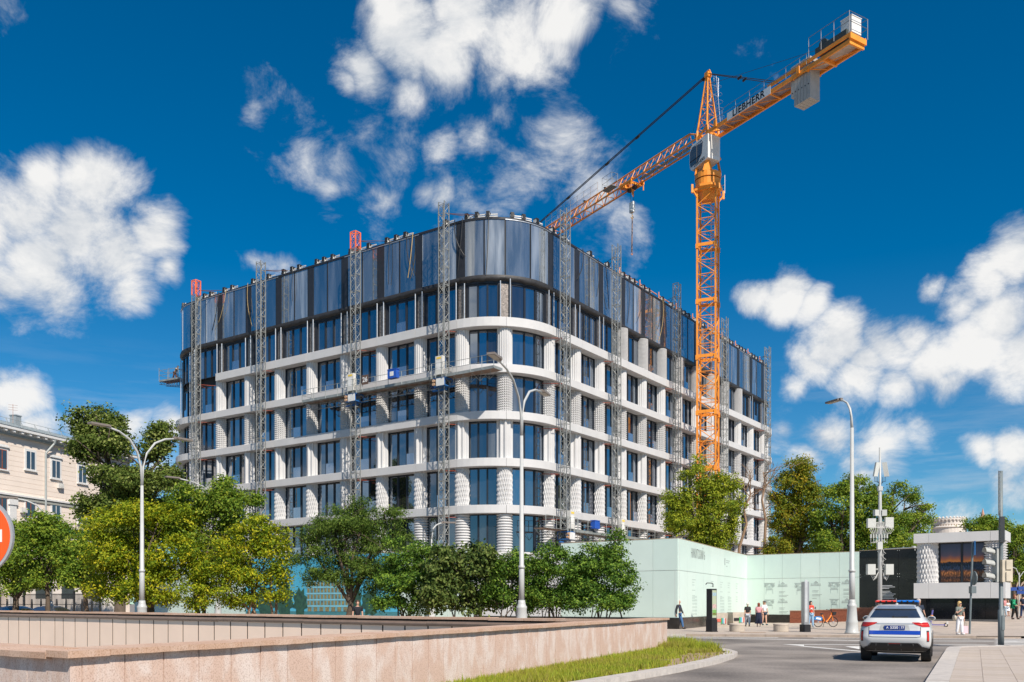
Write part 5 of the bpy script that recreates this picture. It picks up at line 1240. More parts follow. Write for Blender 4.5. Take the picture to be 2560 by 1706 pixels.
# grey shed roof behind the black hoarding
S0 = Vd(1.5, -3, 0)
T_s = thing('site_shed', 'grey corrugated site shed behind the black hoarding', 'shed', (S0.x, S0.y, .3))
m = MB(); m.frame(S0+ud*1.4-nd*.5+Vector((0, 0, 3.0)), ud, nd, (0, 0, 1), 4.2, 2.4, 5.8); part('wall', m, M_grey, T_s)
for k in range(6): m = MB(); m.frame(S0+ud*1.4+nd*.75+Vector((0, 0, 5.15+.14*k)), ud, nd, (0, 0, 1), 4.3, .06, .1); part('slat', m, M_grey, T_s)
cp = Vd(Ld-.3, .2, 5.75); cm_ = MB(); cm_.frame(cp, nd, ud, (0, 0, 1), .38, .14, .14); cm_.tube(cp-nd*.15, cp-nd*.15+Vector((0, 0, -.25)), .03, 6); o = part('security_camera', cm_, M_lamp, T_d)
# ------------------------------------------------------------------ trees and shrubs
def crown_mesh(name, blobs, n, leaf, seed, mt, droop=0.2, shell=0.55, clump=16, asp=0.55, spread=1.0):
    """leaf-sized quads gathered in clumps through the volume of the blobs"""
    r = np.random.default_rng(seed); B = np.array(blobs); vol = (B[:, 3]*B[:, 4]*B[:, 5])**0.75; pr = vol/vol.sum()
    # every blob carries its own lobes; leaf clumps sit on the lobes, so tops catch light and the gaps go dark
    SB = []
    for b_ in B:
        k = 9+int(r.integers(0, 4)); q = r.normal(size=(k, 3)); q /= np.linalg.norm(q, axis=1)[:, None]; q[:, 2] = q[:, 2]*.9+.08
        rr = r.uniform(.30, .48, k)
        for j in range(k): SB.append([*(b_[:3]+q[j]*b_[3:6]*r.uniform(.55, .9)), *(b_[3:6]*rr[j])])
    B = np.array(SB); vol = (B[:, 3]*B[:, 4]*B[:, 5])**0.7; pr = vol/vol.sum()
    n = int(n*1.6); leaf = leaf*.80
    nc = n//clump; bi = r.choice(len(B), nc, p=pr)
    d = r.normal(size=(nc, 3)); d[:, 2] += .35; d /= np.linalg.norm(d, axis=1)[:, None]
    rad = np.where(r.random(nc) < shell, r.uniform(0.75, 1.1, nc), r.uniform(0.2, 0.9, nc))
    rad = np.where(r.random(nc) < .10, r.uniform(1.1, 1.55, nc), rad)
    C = B[bi, :3]+d*B[bi, 3:6]*rad[:, None]
    cs = leaf*r.uniform(1.4, 3.4, nc)*spread
    idx = np.repeat(np.arange(nc), clump); N = len(idx)
    off = np.clip(r.normal(size=(N, 3))*0.5, -1, 1)*cs[idx][:, None]; off[:, 2] *= 0.55
    Pc = C[idx]+off
    out = d[idx]+r.normal(size=(N, 3))*0.7; out[:, 2] += 0.5; out /= np.linalg.norm(out, axis=1)[:, None]
    t = r.normal(size=(N, 3)); t[:, 2] -= droop; t -= out*(t*out).sum(1)[:, None]; t /= np.linalg.norm(t, axis=1)[:, None]
    b = np.cross(out, t); L = leaf*r.uniform(0.6, 1.35, N)
    V = np.zeros((N, 4, 3)); V[:, 0] = Pc; V[:, 1] = Pc+t*(L*.5)[:, None]+b*(L*asp*.5)[:, None]-out*(L*.06)[:, None]; V[:, 2] = Pc+t*L[:, None]-out*(L*.18)[:, None]; V[:, 3] = Pc+t*(L*.5)[:, None]-b*(L*asp*.5)[:, None]-out*(L*.06)[:, None]
    tint = np.clip(0.5+r.normal(0, 0.20, nc)[idx]+r.normal(0, 0.16, N), 0, 1)
    me = tri_mesh(name, V.reshape(-1, 3), 4, tint); me.materials.append(mt); return me
M_bark = mat('bark', (0.10, 0.075, 0.055), 0.9, var=0.3, scale=6, bump=.6, stretch=(1, 1, .3)); M_bark2 = mat('bark_pale', (0.26, 0.17, 0.11), 0.9, var=0.3, scale=5, bump=.5, stretch=(1, 1, .3))
def limbs(m, base, h, r0, tips, seed, lean=(0, 0)):
    r = random.Random(seed); base = Vector(base); top = base+Vector((lean[0], lean[1], h))
    tr = [base, base.lerp(top, .35)+Vector((r.uniform(-.1, .1), r.uniform(-.1, .1), 0)), base.lerp(top, .7)+Vector((r.uniform(-.12, .12), r.uniform(-.1, .1), 0)), top]
    m.path([tr[0]-Vector((0, 0, .1))]+tr, r0, 9, [r0*1.5, r0*1.15, r0, r0*.85, r0*.7])
    for t in tips:
        t = Vector(t); s = tr[-1] if r.random() < .6 else tr[-2]; mid = s.lerp(t, .5)+Vector((r.uniform(-.3, .3), r.uniform(-.3, .3), r.uniform(.0, .4)))
        m.path([s, s.lerp(mid, .5)+Vector((0, 0, .1)), mid, t], r0, 6, [r0*.62, r0*.5, r0*.38, r0*.12])
        for k in range(3):
            q = mid.lerp(t, r.uniform(.0, .7)); e = q+Vector((r.uniform(-1, 1), r.uniform(-1, 1), r.uniform(.1, .9)))*(t-s).length*.28
            m.path([q, q.lerp(e, .5)+Vector((0, 0, .08)), e], r0, 5, [r0*.28, r0*.18, r0*.06])
def pxb(px, py, Y, rx, rz, ry=None, dy=0.0):
    """blob from its place in the picture at a chosen distance: radii in metres"""
    p = at(px, Y+dy, py); return (p.x, p.y, p.z, rx*Y/F, (ry or rx)*Y/F, rz*Y/F)
def tree(name, label, cat, px, Y, blobs, n, leaf, seed, mt, bark, trunk_h, r0, group=None, zb=0.1, shell=.55, droop=.2, asp=.55, lean=(0, 0), clump=16, ntips=9, multi=1, spread=1.0):
    base = at(px, Y, z=zb); t = thing(name, label, cat, tuple(base), group=group)
    B = [pxb(*b[:2], Y, *b[2:]) if len(b) < 6 else pxb(b[0], b[1], Y, b[2], b[3], b[4], b[5]) for b in blobs]
    link('crown', crown_mesh('crown', B, n, leaf, seed, mt, droop, shell, clump, asp, spread), t, world=True)
    m = MB(); r = random.Random(seed); tips = []
    for k in range(ntips):
        b = B[k % len(B)]; tips.append((b[0]+r.uniform(-.6, .6)*b[3], b[1]+r.uniform(-.6, .6)*b[4], b[2]+r.uniform(-.3, .6)*b[5]))
    if multi == 1: limbs(m, base, trunk_h, r0, tips, seed, lean)
    else:
        for k in range(multi): limbs(m, base+Vector((r.uniform(-.8, .8)*multi*.3, r.uniform(-.5, .5), 0)), trunk_h*r.uniform(.8, 1.2), r0*r.uniform(.7, 1.1), tips[k::multi], seed+k, (r.uniform(-.4, .4), r.uniform(-.3, .3)))
    part('trunk', m, bark, t, smooth=True); return t
L_y = leafmat('leaf_yellow_green', (0.085, 0.155, 0.010), (0.27, 0.33, 0.016), (0.58, 0.51, 0.025))
L_m = leafmat('leaf_maple', (0.073, 0.151, 0.018), (0.178, 0.272, 0.028), (0.356, 0.403, 0.043))
L_a = leafmat('leaf_ash', (0.043, 0.085, 0.014), (0.098, 0.167, 0.024), (0.205, 0.276, 0.051))
L_p = leafmat('leaf_poplar', (0.058, 0.095, 0.017), (0.126, 0.181, 0.031), (0.326, 0.361, 0.102))
L_s = leafmat('leaf_shrub', (0.046, 0.110, 0.018), (0.115, 0.219, 0.028), (0.274, 0.394, 0.052))
L_s2 = leafmat('leaf_shrub_dull', (0.052, 0.092, 0.022), (0.120, 0.175, 0.038), (0.239, 0.276, 0.080))
L_c = leafmat('leaf_chestnut', (0.097, 0.160, 0.014), (0.255, 0.320, 0.023), (0.470, 0.471, 0.043))
L_o = leafmat('leaf_turning', (0.08, 0.135, 0.012), (0.23, 0.26, 0.02), (0.46, 0.33, 0.03))
g1 = 'trees in front of the building'
tree('poplar_tree', 'tall dark poplar with forked crown rising beside the cream house', 'tree', 300, 78, [(245, 1075, 70, 55), (210, 1110, 42, 50), (285, 1085, 42, 48), (255, 1130, 70, 40), (400, 1095, 42, 38), (425, 1115, 28, 32), (385, 1130, 40, 30), (300, 1210, 95, 40), (390, 1220, 65, 50), (250, 1250, 60, 45), (330, 1270, 90, 50), (420, 1190, 32, 35), (225, 1290, 35, 35), (300, 1330, 90, 50), (400, 1300, 60, 60)], 42000, .27, 101, L_p, M_bark, 8.2, .42, g1, shell=.7, asp=.8, ntips=13)
tree('street_tree', 'rounded green street tree at the left edge behind the no-entry sign', 'tree', 42, 57, [(30, 1340, 70, 45), (95, 1350, 70, 50), (150, 1380, 50, 45), (60, 1410, 90, 50), (20, 1450, 60, 40), (130, 1450, 70, 35), (-20, 1390, 60, 70)], 15000, .21, 102, L_m, M_bark, 2.6, .2, g1, shell=.7)
tree('street_tree', 'slim green street tree with thin dark trunk by the parked cars', 'tree', 116, 55, [(115, 1330, 60, 45), (175, 1360, 42, 50), (120, 1400, 80, 50), (180, 1430, 45, 40), (90, 1455, 50, 30)], 11000, .21, 103, L_m, M_bark, 2.9, .15, g1, shell=.7)
tree('street_tree', 'sparse little street tree with sunlit pale trunk left of the yellow tree', 'tree', 212, 53, [(210, 1390, 38, 42), (195, 1440, 36, 36), (225, 1430, 30, 45)], 3400, .22, 104, L_m, M_bark2, 2.7, .14, g1, shell=.6)
tree('maple_tree', 'broad yellow-green maple crown right behind the left street lamp', 'tree', 330, 50, [(360, 1290, 75, 45), (300, 1320, 70, 55), (420, 1310, 70, 50), (270, 1390, 60, 60), (340, 1390, 90, 70), (430, 1390, 75, 70), (300, 1460, 80, 60), (390, 1470, 90, 55), (255, 1440, 40, 50)], 30000, .19, 105, L_y, M_bark, 1.6, .2, g1, shell=.72, zb=.06, multi=3, asp=.5)
tree('maple_tree', 'bright green maple with tall leading shoot between the two yellow-green trees', 'tree', 515, 51, [(480, 1265, 60, 45), (545, 1250, 55, 40), (550, 1215, 18, 28), (580, 1270, 50, 40), (620, 1250, 30, 22), (500, 1320, 80, 55), (600, 1310, 50, 50), (520, 1400, 70, 60), (470, 1240, 40, 20), (450, 1340, 60, 70), (560, 1230, 40, 30)], 22000, .19, 106, L_m, M_bark, 2.0, .17, g1, shell=.7, zb=.06, multi=2)
tree('maple_tree', 'airy golden-green maple with pale stems left of the dark ash tree', 'tree', 640, 48.5, [(650, 1320, 50, 28), (600, 1360, 60, 45), (680, 1370, 55, 50), (570, 1420, 60, 55), (650, 1430, 70, 45), (710, 1400, 30, 55), (530, 1460, 50, 50), (600, 1490, 70, 36), (690, 1480, 40, 40), (490, 1490, 50, 40)], 17000, .185, 107, L_y, M_bark2, 1.7, .09, g1, shell=.72, zb=.06, multi=5, asp=.5)
tree('ash_tree', 'dark green ash tree with a single trunk in front of the blue printed hoarding', 'tree', 873, 49, [(890, 1270, 45, 26), (850, 1300, 62, 32), (940, 1300, 55, 30), (800, 1325, 62, 32), (890, 1340, 95, 45), (990, 1290, 32, 20), (1000, 1330, 34, 26), (780, 1345, 42, 22), (960, 1370, 55, 40), (840, 1380, 65, 32), (900, 1410, 80, 35), (810, 1430, 48, 26), (960, 1430, 55, 36), (760, 1400, 36, 16), (930, 1460, 42, 30), (850, 1450, 45, 24), (790, 1450, 30, 20)], 27000, .19, 108, L_a, M_bark, 2.2, .17, g1, shell=.75, droop=.9, asp=.3, zb=.06)
tree('shrub', 'dense green bush growing right of the ash tree above the wall', 'bush', 1010, 46.5, [(1050, 1380, 42, 32), (1010, 1410, 50, 40), (985, 1460, 50, 45), (1040, 1460, 55, 45), (960, 1500, 40, 36), (1030, 1510, 65, 35), (985, 1360, 20, 18), (1070, 1425, 40, 40)], 12500, .16, 109, L_s, M_bark, .9, .07, 'bushes along the wall', shell=.75, zb=.06, multi=4)
tree('shrub', 'bush with large drooping dull leaves left of the central street lamp', 'bush', 1165, 45, [(1130, 1390, 36, 25), (1190, 1390, 42, 28), (1110, 1430, 45, 38), (1180, 1440, 60, 45), (1130, 1490, 60, 42), (1200, 1500, 55, 40), (1230, 1430, 28, 40), (1090, 1490, 36, 45)], 10500, .21, 110, L_s2, M_bark, .9, .07, 'bushes along the wall', shell=.75, droop=1.2, asp=.7, zb=.06, multi=4)
tree('shrub', 'light green bush standing directly behind the central lamp pole', 'bush', 1285, 44.5, [(1270, 1400, 36, 25), (1255, 1440, 36, 40), (1300, 1440, 45, 45), (1290, 1500, 55, 40), (1250, 1500, 42, 38), (1330, 1495, 36, 40)], 9000, .155, 111, L_s, M_bark, .8, .06, 'bushes along the wall', shell=.75, zb=.06, multi=4)
tree('shrub', 'bushy shrub between the lamp pole and the tallest pointed bush', 'bush', 1390, 44, [(1370, 1390, 40, 28), (1350, 1430, 48, 40), (1410, 1420, 45, 40), (1380, 1480, 60, 48), (1440, 1470, 40, 50), (1335, 1480, 30, 40)], 11000, .155, 112, L_s, M_bark, .8, .06, 'bushes along the wall', shell=.75, zb=.06, multi=4)
tree('shrub', 'tallest pointed green bush in front of the mint hoarding', 'bush', 1510, 43, [(1545, 1350, 20, 26), (1535, 1385, 34, 32), (1490, 1400, 45, 36), (1450, 1420, 42, 40), (1540, 1430, 45, 45), (1490, 1460, 60, 50), (1560, 1480, 36, 48), (1575, 1440, 16, 24), (1520, 1510, 60, 34), (1440, 1490, 45, 45)], 15500, .155, 113, L_s, M_bark, .9, .06, 'bushes along the wall', shell=.75, zb=.06, multi=5)
g2 = 'trees behind the hoardings'
tree('chestnut_tree', 'sunlit green chestnut tree at the foot of the orange crane', 'tree', 1755, 86, [(1740, 1200, 55, 32), (1800, 1215, 45, 30), (1700, 1250, 42, 36), (1760, 1260, 75, 45), (1830, 1265, 26, 36), (1720, 1310, 55, 45), (1790, 1320, 62, 50), (1750, 1370, 70, 45), (1745, 1160, 18, 22), (1680, 1290, 24, 20), (1830, 1330, 24, 40)], 27000, .25, 114, L_c, M_bark, 6, .3, g2, shell=.72, droop=.5)
tree('chestnut_tree', 'chestnut tree with yellowing leaves at the right end of the building', 'tree', 1985, 92, [(2000, 1170, 48, 30), (1985, 1220, 50, 40), (1960, 1260, 40, 40), (2010, 1260, 48, 50), (1970, 1310, 42, 50), (2020, 1330, 42, 50), (1990, 1370, 55, 40), (1940, 1250, 20, 22)], 20000, .26, 115, L_o, M_bark, 6, .32, g2, shell=.72, droop=.5)
tree('chestnut_tree', 'deep green chestnut tree behind the tall right street lamp', 'tree', 2105, 88, [(2130, 1220, 42, 28), (2100, 1260, 52, 40), (2160, 1260, 45, 42), (2080, 1310, 42, 50), (2140, 1320, 62, 50), (2110, 1370, 65, 36), (2060, 1350, 36, 46)], 21000, .25, 116, L_m, M_bark, 6, .32, g2, shell=.72, droop=.5)
tree('chestnut_tree', 'green chestnut tree with long side branches behind the antenna pole', 'tree', 2225, 86, [(2240, 1225, 26, 18), (2275, 1240, 30, 20), (2210, 1270, 42, 36), (2310, 1270, 22, 12), (2260, 1300, 45, 26), (2300, 1300, 32, 18), (2220, 1330, 60, 40), (2290, 1335, 45, 30), (2240, 1370, 70, 30), (2190, 1360, 40, 40)], 17000, .24, 117, L_m, M_bark, 6, .3, g2, shell=.72, droop=.5)
tree('leafy_tree', 'green tree rising behind the white show pavilion', 'tree', 2465, 100, [(2420, 1312, 22, 16), (2470, 1310, 36, 20), (2440, 1335, 45, 22), (2500, 1330, 36, 28), (2460, 1360, 60, 30)], 10000, .27, 118, L_m, M_bark, 5, .3, g2, shell=.7)
tree('leafy_tree', 'green tree on the street at the far right edge', 'tree', 2535, 96, [(2520, 1350, 28, 30), (2545, 1340, 32, 26), (2530, 1400, 36, 42), (2560, 1380, 36, 50), (2535, 1440, 32, 20), (2580, 1430, 30, 30)], 11000, .25, 119, L_m, M_bark, 3.2, .25, g2, shell=.7)
tree('leafy_tree', 'reddish-brown little tree showing above the mint hoarding', 'tree', 1945, 84, [(1940, 1365, 26, 22), (1965, 1375, 22, 18), (1925, 1380, 18, 14)], 3000, .22, 120, L_o, M_bark, 3.5, .12, g2, shell=.6)
def bare(label, px, Y, pts, seed, r0):
    base = at(px, Y, z=.1); t = thing('dead_tree', label, 'tree', tuple(base), group='bare dead trees by the building'); r = random.Random(seed); m = MB()
    tr = [base]+[at(a, Y, b) for a, b in pts]; n = len(tr); m.path(tr, r0, 7, [r0*(1-.78*k/(n-1)) for k in range(n)]); part('trunk', m, M_bark2, t, smooth=True)
    def twig(p, d, L, rr, lev):
        q = p+d*L; mid = p.lerp(q, .5)+Vector((r.uniform(-.1, .1), r.uniform(-.1, .1), r.uniform(0, .12)))*L; m2.path([p, mid, q], rr, 5, [rr, rr*.7, rr*.35])
        if lev:
            for k in range(3): e = (d+Vector((r.uniform(-.8, .8), r.uniform(-.8, .8), r.uniform(-.2, .8)))).normalized(); twig(p.lerp(q, r.uniform(.35, 1)), e, L*r.uniform(.45, .75), rr*.5, lev-1)
    m2 = MB()
    for k in range(9):
        f = r.uniform(.45, 1.0)*(n-1); i = min(int(f), n-2); p = tr[i].lerp(tr[i+1], f-i); twig(p, Vector((r.uniform(-1, 1), r.uniform(-.6, .6), r.uniform(.1, 1))).normalized(), r.uniform(1.0, 2.0), r0*.3, 2)
    part('branches', m2, M_bark2, t)
bare('leaning bare dead tree with crooked trunk left of its taller twin', 1842, 86, [(1848, 1370), (1866, 1310), (1860, 1275), (1877, 1235), (1872, 1215), (1862, 1228)], 1, .17)
bare('taller bare dead tree with twisted twigs against the building end', 1912, 85, [(1910, 1390), (1914, 1300), (1905, 1250), (1913, 1215), (1908, 1180)], 2, .18)
# ------------------------------------------------------------------ cream apartment house, fence and parked cars on the left
rnd = random.Random(41)
M_pink = mat('cream_render', (0.84, 0.73, 0.64), 0.8, var=0.05, scale=0.5); M_trim = mat('white_trim', (0.70, 0.70, 0.69), 0.7, var=0.06); M_roof = mat('tin_roof', (0.36, 0.40, 0.41), 0.45, .3, var=0.12); M_frieze = mat('grey_frieze', (0.34, 0.35, 0.32), 0.8)
G_old = glassmat('old_glass', (0.03, 0.032, 0.034), .05, .08, (.7, .72, .75)); M_wood = mat('red_wood', (0.30, 0.08, 0.03), .6); M_ac = mat('ac_white', (0.62, 0.61, 0.58), .5); M_pipe = mat('downpipe', (0.33, 0.36, 0.36), .5)
UH = Vector((0.262, 0.965, 0)).normalized(); NH = Vector((UH.y, -UH.x, 0)); H0 = at(0, 108, z=0)-UH*14; NH = NH if NH.dot(-H0) > 0 else -NH
HH = 22.7; HLEN = 37.0
T = thing('apartment_house', 'cream rendered apartment house with white cornice and tin roof at the left', 'building', tuple(H0+UH*20))
V = lambda x, d, z: H0+UH*x+NH*d+Vector((0, 0, z))
def bx(name, x0, x1, d0, d1, z0, z1, mt, par=None): m = MB(); m.frame(V((x0+x1)/2, (d0+d1)/2, (z0+z1)/2), UH, NH, (0, 0, 1), x1-x0, d1-d0, z1-z0); return part(name, m, mt, par or T)
bx('wall', 0, HLEN, -12, 0, 0, HH, M_pink)
z = 8.0
while z < HH-1.2:
    bx('course', 0, HLEN, 0, .03, z+.012, z+.58, M_pink); z += .6
bx('cornice', -.3, HLEN+.3, -.1, .45, HH-1.0, HH-.75, M_frieze); bx('cornice', -.6, HLEN+.6, -.1, 1.0, HH-.35, HH-.02, M_trim); bx('cornice', -.5, HLEN+.5, -.1, .35, HH-.74, HH-.37, M_trim)
md = MB(); md.box((0, 0, 0), (.32, .55, .26), math.atan2(UH.y, UH.x)); mdm = md.mesh('modillion', M_trim); x = .3
while x < HLEN: link('modillion', mdm, T, loc=tuple(V(x, .62, HH-.5)), world=True); x += 1.25
m = MB(); q = [V(-.6, 1.05, HH), V(HLEN+.6, 1.05, HH), V(HLEN+.6, -6, HH+2.0), V(-.6, -6, HH+2.0), V(-.6, -13, HH), V(HLEN+.6, -13, HH)]
m.add(q, [(0, 1, 2, 3), (3, 2, 5, 4), (0, 3, 4), (1, 5, 2)]); rf = part('roof', m, M_roof, T)
x = 0.0
while x < HLEN:
    m = MB(); m.beam(V(x, 1.0, HH+.05), V(x, -6, HH+2.05), .05, .07); part('roof_seam', m, M_roof, rf); x += 1.4
for x in (20, 33): m = MB(); m.frame(V(x, -3.5, HH+1.6), UH, NH, (0, 0, 1), .9, .9, 1.7); m.frame(V(x, -3.5, HH+2.5), UH, NH, (0, 0, 1), 1.05, 1.05, .12); part('chimney', m, M_roof, rf)
m = MB(); x = 1.0
while x < HLEN: m.tube(V(x, .8, HH+.1), V(x+.25, .4, HH+.95), .03, 4); m.tube(V(x+.5, .8, HH+.1), V(x+.25, .4, HH+.95), .03, 4); x += 2.2
for zz in (.5, .95): m.tube(V(0, .45, HH+zz), V(HLEN, .45, HH+zz), .025, 4)
part('snow_guard', m, M_pipe, rf)
m = MB(); a = V(17.5, -1.5, HH+1.0); m.tube(a, a+Vector((0, 0, 2.3)), .03, 5)
for zz in (1.6, 1.9, 2.2): m.tube(a+Vector((0, 0, zz))-UH*.4-NH*.3, a+Vector((0, 0, zz))+UH*.4+NH*.3, .018, 4)
part('roof_aerial', m, mat('aerial', (0.4, 0.25, 0.2), .6), rf)
for zf, h in ((14.6, .5),): bx('string_course', 0, HLEN, 0, .28, zf, zf+.22, M_trim); bx('string_course', 0, HLEN, 0, .16, zf-.42, zf-.02, M_frieze)
bx('string_course', 0, HLEN, 0, .2, 11.2, 11.4, M_frieze); 
def pane_win(x, z, w, h, mt, orn):
    bx('window_surround', x-w/2-.22, x+w/2+.22, .0, .08, z-.12, z+h+.2, M_trim)
    o = bx('window', x-w/2, x+w/2, .02, .10, z, z+h, mt)
    for e in (-1, 1): bx('pane', x+e*w/4-w/4+.07, x+e*w/4+w/4-.07, .085, .115, z+.09, z+h-.09, G_old, o)
    bx('sill', x-w/2-.3, x+w/2+.3, .0, .24, z-.2, z-.08, M_trim)
    if orn: bx('window_head', x-w/2-.35, x+w/2+.35, 0, .22, z+h+.28, z+h+.44, M_trim); bx('window_head', x-w/2-.1, x+w/2+.1, 0, .16, z+h+.44, z+h+.62, M_trim)
hx = lambda px: min((abs(CX+F*V(k*.05, 0, 0).x/V(k*.05, 0, 0).y-px), k*.05) for k in range(840))[1]
acs = MB(); acs.box((0, .2, 0), (.85, .34, .62), 0); acs.box((-.12, .385, 0), (.52, .03, .52), 0); acm = acs.mesh('air_conditioner', M_ac)
for r_, (z, orn) in enumerate(((17.6, True), (12.3, False), (8.6, False), (4.6, False))):
    for k, px in enumerate((-95, -45, 3, 75, 139, 205, 262)):
        x = hx(px)
        if px < -40: x = hx(3)-(3-px)*.105
        pane_win(x, z+(.5 if k in (3,) and r_ == 0 else 0), 1.45, 2.0 if r_ else 2.3, M_wood if (k == 3 and r_ == 1) or (k == 2 and r_ < 2) else M_trim, orn and k != 3)
for px, z in ((147, 16.7), (55, 13.0), (124, 12.9), (175, 9.6)):
    link('air_conditioner', acm, T, loc=tuple(V(hx(px), .05, z)), rz=math.atan2(UH.y, UH.x)+PI*0, world=True).rotation_euler = (0, 0, math.atan2(-NH.x, NH.y))
m = MB(); x = hx(110); m.tube(V(x, .3, 0.3), V(x, .3, HH-2.2), .13, 8); m.tube(V(x, .3, HH-2.2), V(x+.9, .75, HH-.9), .13, 8); m.lathe([(.12, 0), (.25, .5)], tuple(V(x+.9, .8, HH-.9)), 8); part('downpipe', m, M_pipe, T)
x = hx(30); bx('pilaster', x-.5, x+.5, 0, .2, 0.2, 14.0, M_trim); bx('pilaster_capital', x-.65, x+.65, 0, .3, 13.5, 14.15, M_trim)
# lower annex with green eave
A0 = at(200, 96, z=0)
TA = thing('annex_building', 'low pale annex with dark green eaves beside the cream house', 'building', tuple(A0))
m = MB(); m.box((A0.x, A0.y, 4.4), (8.0, 5, 8.8), .2); part('wall', m, mat('annex_wall', (0.55, 0.50, 0.45), .8, var=.15, scale=1), TA)
m = MB(); m.box((A0.x, A0.y, 8.95), (8.8, 5.8, .4), .2); part('eave', m, mat('green_eave', (0.02, 0.12, 0.09), .5), TA)
for k in (-2.4, 0, 2.4): m = MB(); m.box((A0.x+k, A0.y-2.55+.2*k, 3.2), (1.2, .12, 2.0), .2); part('window', m, G_old, TA)
# wrought iron fence
FA = at(-60, 78, z=0.05); FB = at(250, 74, z=0.05); uf_ = (FB-FA).normalized(); Lff = (FB-FA).length
T = thing('iron_fence', 'dark wrought iron fence behind the parked cars at left', 'fence', tuple(FA)); npn = round(Lff/2.6)
for k in range(npn+1):
    m = MB(); p = FA+uf_*(Lff*k/npn); m.beam(p, p+Vector((0, 0, 2.55)), .14); m.lathe([(.09, 2.55), (.11, 2.65), (.02, 2.75)], tuple(p), 6); part('post', m, M_black, T)
    if k < npn:
        m = MB(); a = p+uf_*.08; b = FA+uf_*(Lff*(k+1)/npn)-uf_*.08
        for z in (.45, 1.55, 2.35): m.beam(a+Vector((0, 0, z)), b+Vector((0, 0, z)), .05)
        part('rail', m, M_black, T)
        m = MB(); n = 20
        for q in range(1, n): c = a.lerp(b, q/n); m.beam(c+Vector((0, 0, .2)), c+Vector((0, 0, 2.45)), .03)
        for q in range(2): c = a.lerp(b, .3+.4*q); m.tube(c+Vector((0, 0, .5)), c+Vector((0, 0, 2.0)), .10, 6, .05); m.ellipsoid(tuple(c+Vector((0, 0, .7))), (.2, .06, .25), 6, 4)
        part('pickets', m, M_black, T, kind='stuff')
    m = MB(); m.beam(p+Vector((0, 0, .02)), p+uf_*(Lff/npn)+Vector((0, 0, .02)), .3, .4); part('plinth', m, M_conc, T)
# ------------------------------------------------------------------ street furniture
rnd = random.Random(51)
Zv = Vector((0, 0, 1))
M_head = mat('lamp_head', (0.20, 0.17, 0.15), .5); M_led = mat('led_face', (0.34, 0.30, 0.25), .4)
def lamp(label, px, Y, arms, H, zb=.06, base_r=.36, arm_h=2.6, r0=.115):
    b = at(px, Y, z=zb); t = thing('street_lamp', label, 'street lamp', tuple(b), group='tall grey street lamps')
    m = MB(); k = base_r/.36; m.lathe([(.36*k, 0), (.36*k, .08), (.31*k, .14), (.29*k, .55), (.30*k, .6), (.26*k, .72), (.225*k, 1.35), (.24*k, 1.4), (.24*k, 1.46), (.19*k, 1.52), (.17*k, 1.62), (.15, 1.75)], tuple(b), 20); part('base', m, M_lamp, t, smooth=True)
    m = MB(); m.lathe([(r0*1.1, 1.7), (r0*1.05, 3.2), (r0*.92, 3.22), (r0*.62, H-arm_h)], tuple(b), 14); m.lathe([(r0*1.25, 3.15), (r0*1.25, 3.27)], tuple(b), 14); part('pole', m, M_lamp, t, smooth=True)
    for d in arms:
        d = Vector((d[0], d[1], 0)); L = d.length; e = d.normalized(); s = b+Zv*(H-arm_h)
        pts = [s+Zv*-.05, s+Zv*arm_h*.35+e*.05, s+Zv*arm_h*.62+e*L*.14, s+Zv*arm_h*.84+e*L*.36, s+Zv*arm_h*.95+e*L*.65, s+Zv*arm_h+e*L]
        m = MB(); m.path(pts, .06, 8, [r0*.6, .062, .058, .055, .05, .045]); part('arm', m, M_lamp, t, smooth=True)
        m = MB(); c = pts[-1]+e*.38+Zv*.03; side = Vector((-e.y, e.x, 0)); m.frame(c, e, side, (0, 0, 1), .95, .34, .09); m.frame(c-e*.5, e, side, (0, 0, 1), .2, .16, .12); hd = part('lamp_head', m, M_head, t)
        m = MB(); m.frame(c+e*.05-Zv*.05, e, side, (0, 0, 1), .75, .26, .015); part('lens', m, M_led, hd)
lamp('street lamp with two arms left of the dark poplar and yellow-green trees', 355, 45.0, [(-1.05, -1.6), (1.1, 1.7)], 10.0)
lamp('street lamp with two arms standing at the rounded corner of the white building', 1304, 40.4, [(-1.0, -2.9), (1.0, 2.9)], 11.6)
lamp('single-armed street lamp with broad flared base beside the police car', 2130, 46.7, [(-.35, .9)], 12.1, zb=.12, base_r=.36, arm_h=1.6, r0=.135)
lamp('street lamp at far left behind the slim street tree', 126, 62, [(-1.8, -1.2)], 8.6)
lamp('street lamp whose head peeks over the bright green maple', 545, 68, [(-2.2, -2.3)], 10.6, zb=.06)
lamp('small curved street lamp beside the ash tree by the lower windows', 1079, 66, [(.9, .3)], 7.4, zb=.12, arm_h=1.2, r0=.08)
# no-entry sign
sp = at(-52, 8.8, z=0); t = thing('road_sign', 'round red no-entry road sign at the left edge', 'road sign', (sp.x, sp.y, .08))
sn = Vector((0.18, -1, 0)).normalized(); sn = Vector((math.sin(R(-2)), -math.cos(R(-2)), 0)); su = Vector((-sn.y, sn.x, 0)); sc = at(-52, 8.8, 1342); sr = .385
def disc(m, c, r, d0, d1, n=40):
    pts = [c+(su*math.cos(2*PI*k/n)+Zv*math.sin(2*PI*k/n))*r for k in range(n)]; m.plate([tuple(p+sn*d0) for p in pts], sn, d1-d0)
m = MB(); m.tube((sp.x, sp.y, 0), (sp.x, sp.y, sc.z+.45), .038, 10); part('post', m, M_galv, t, smooth=False)
sc = sc+sn*.06
m = MB(); disc(m, sc, sr, 0, .035); pl = part('plate_rim', m, mat('sign_rim', (0.45, 0.46, 0.47), .5, .4), t)
m = MB(); disc(m, sc, sr*.935, .035, .041); part('red_face', m, mat('sign_red', (0.85, 0.10, 0.015), .45, var=.04), pl)
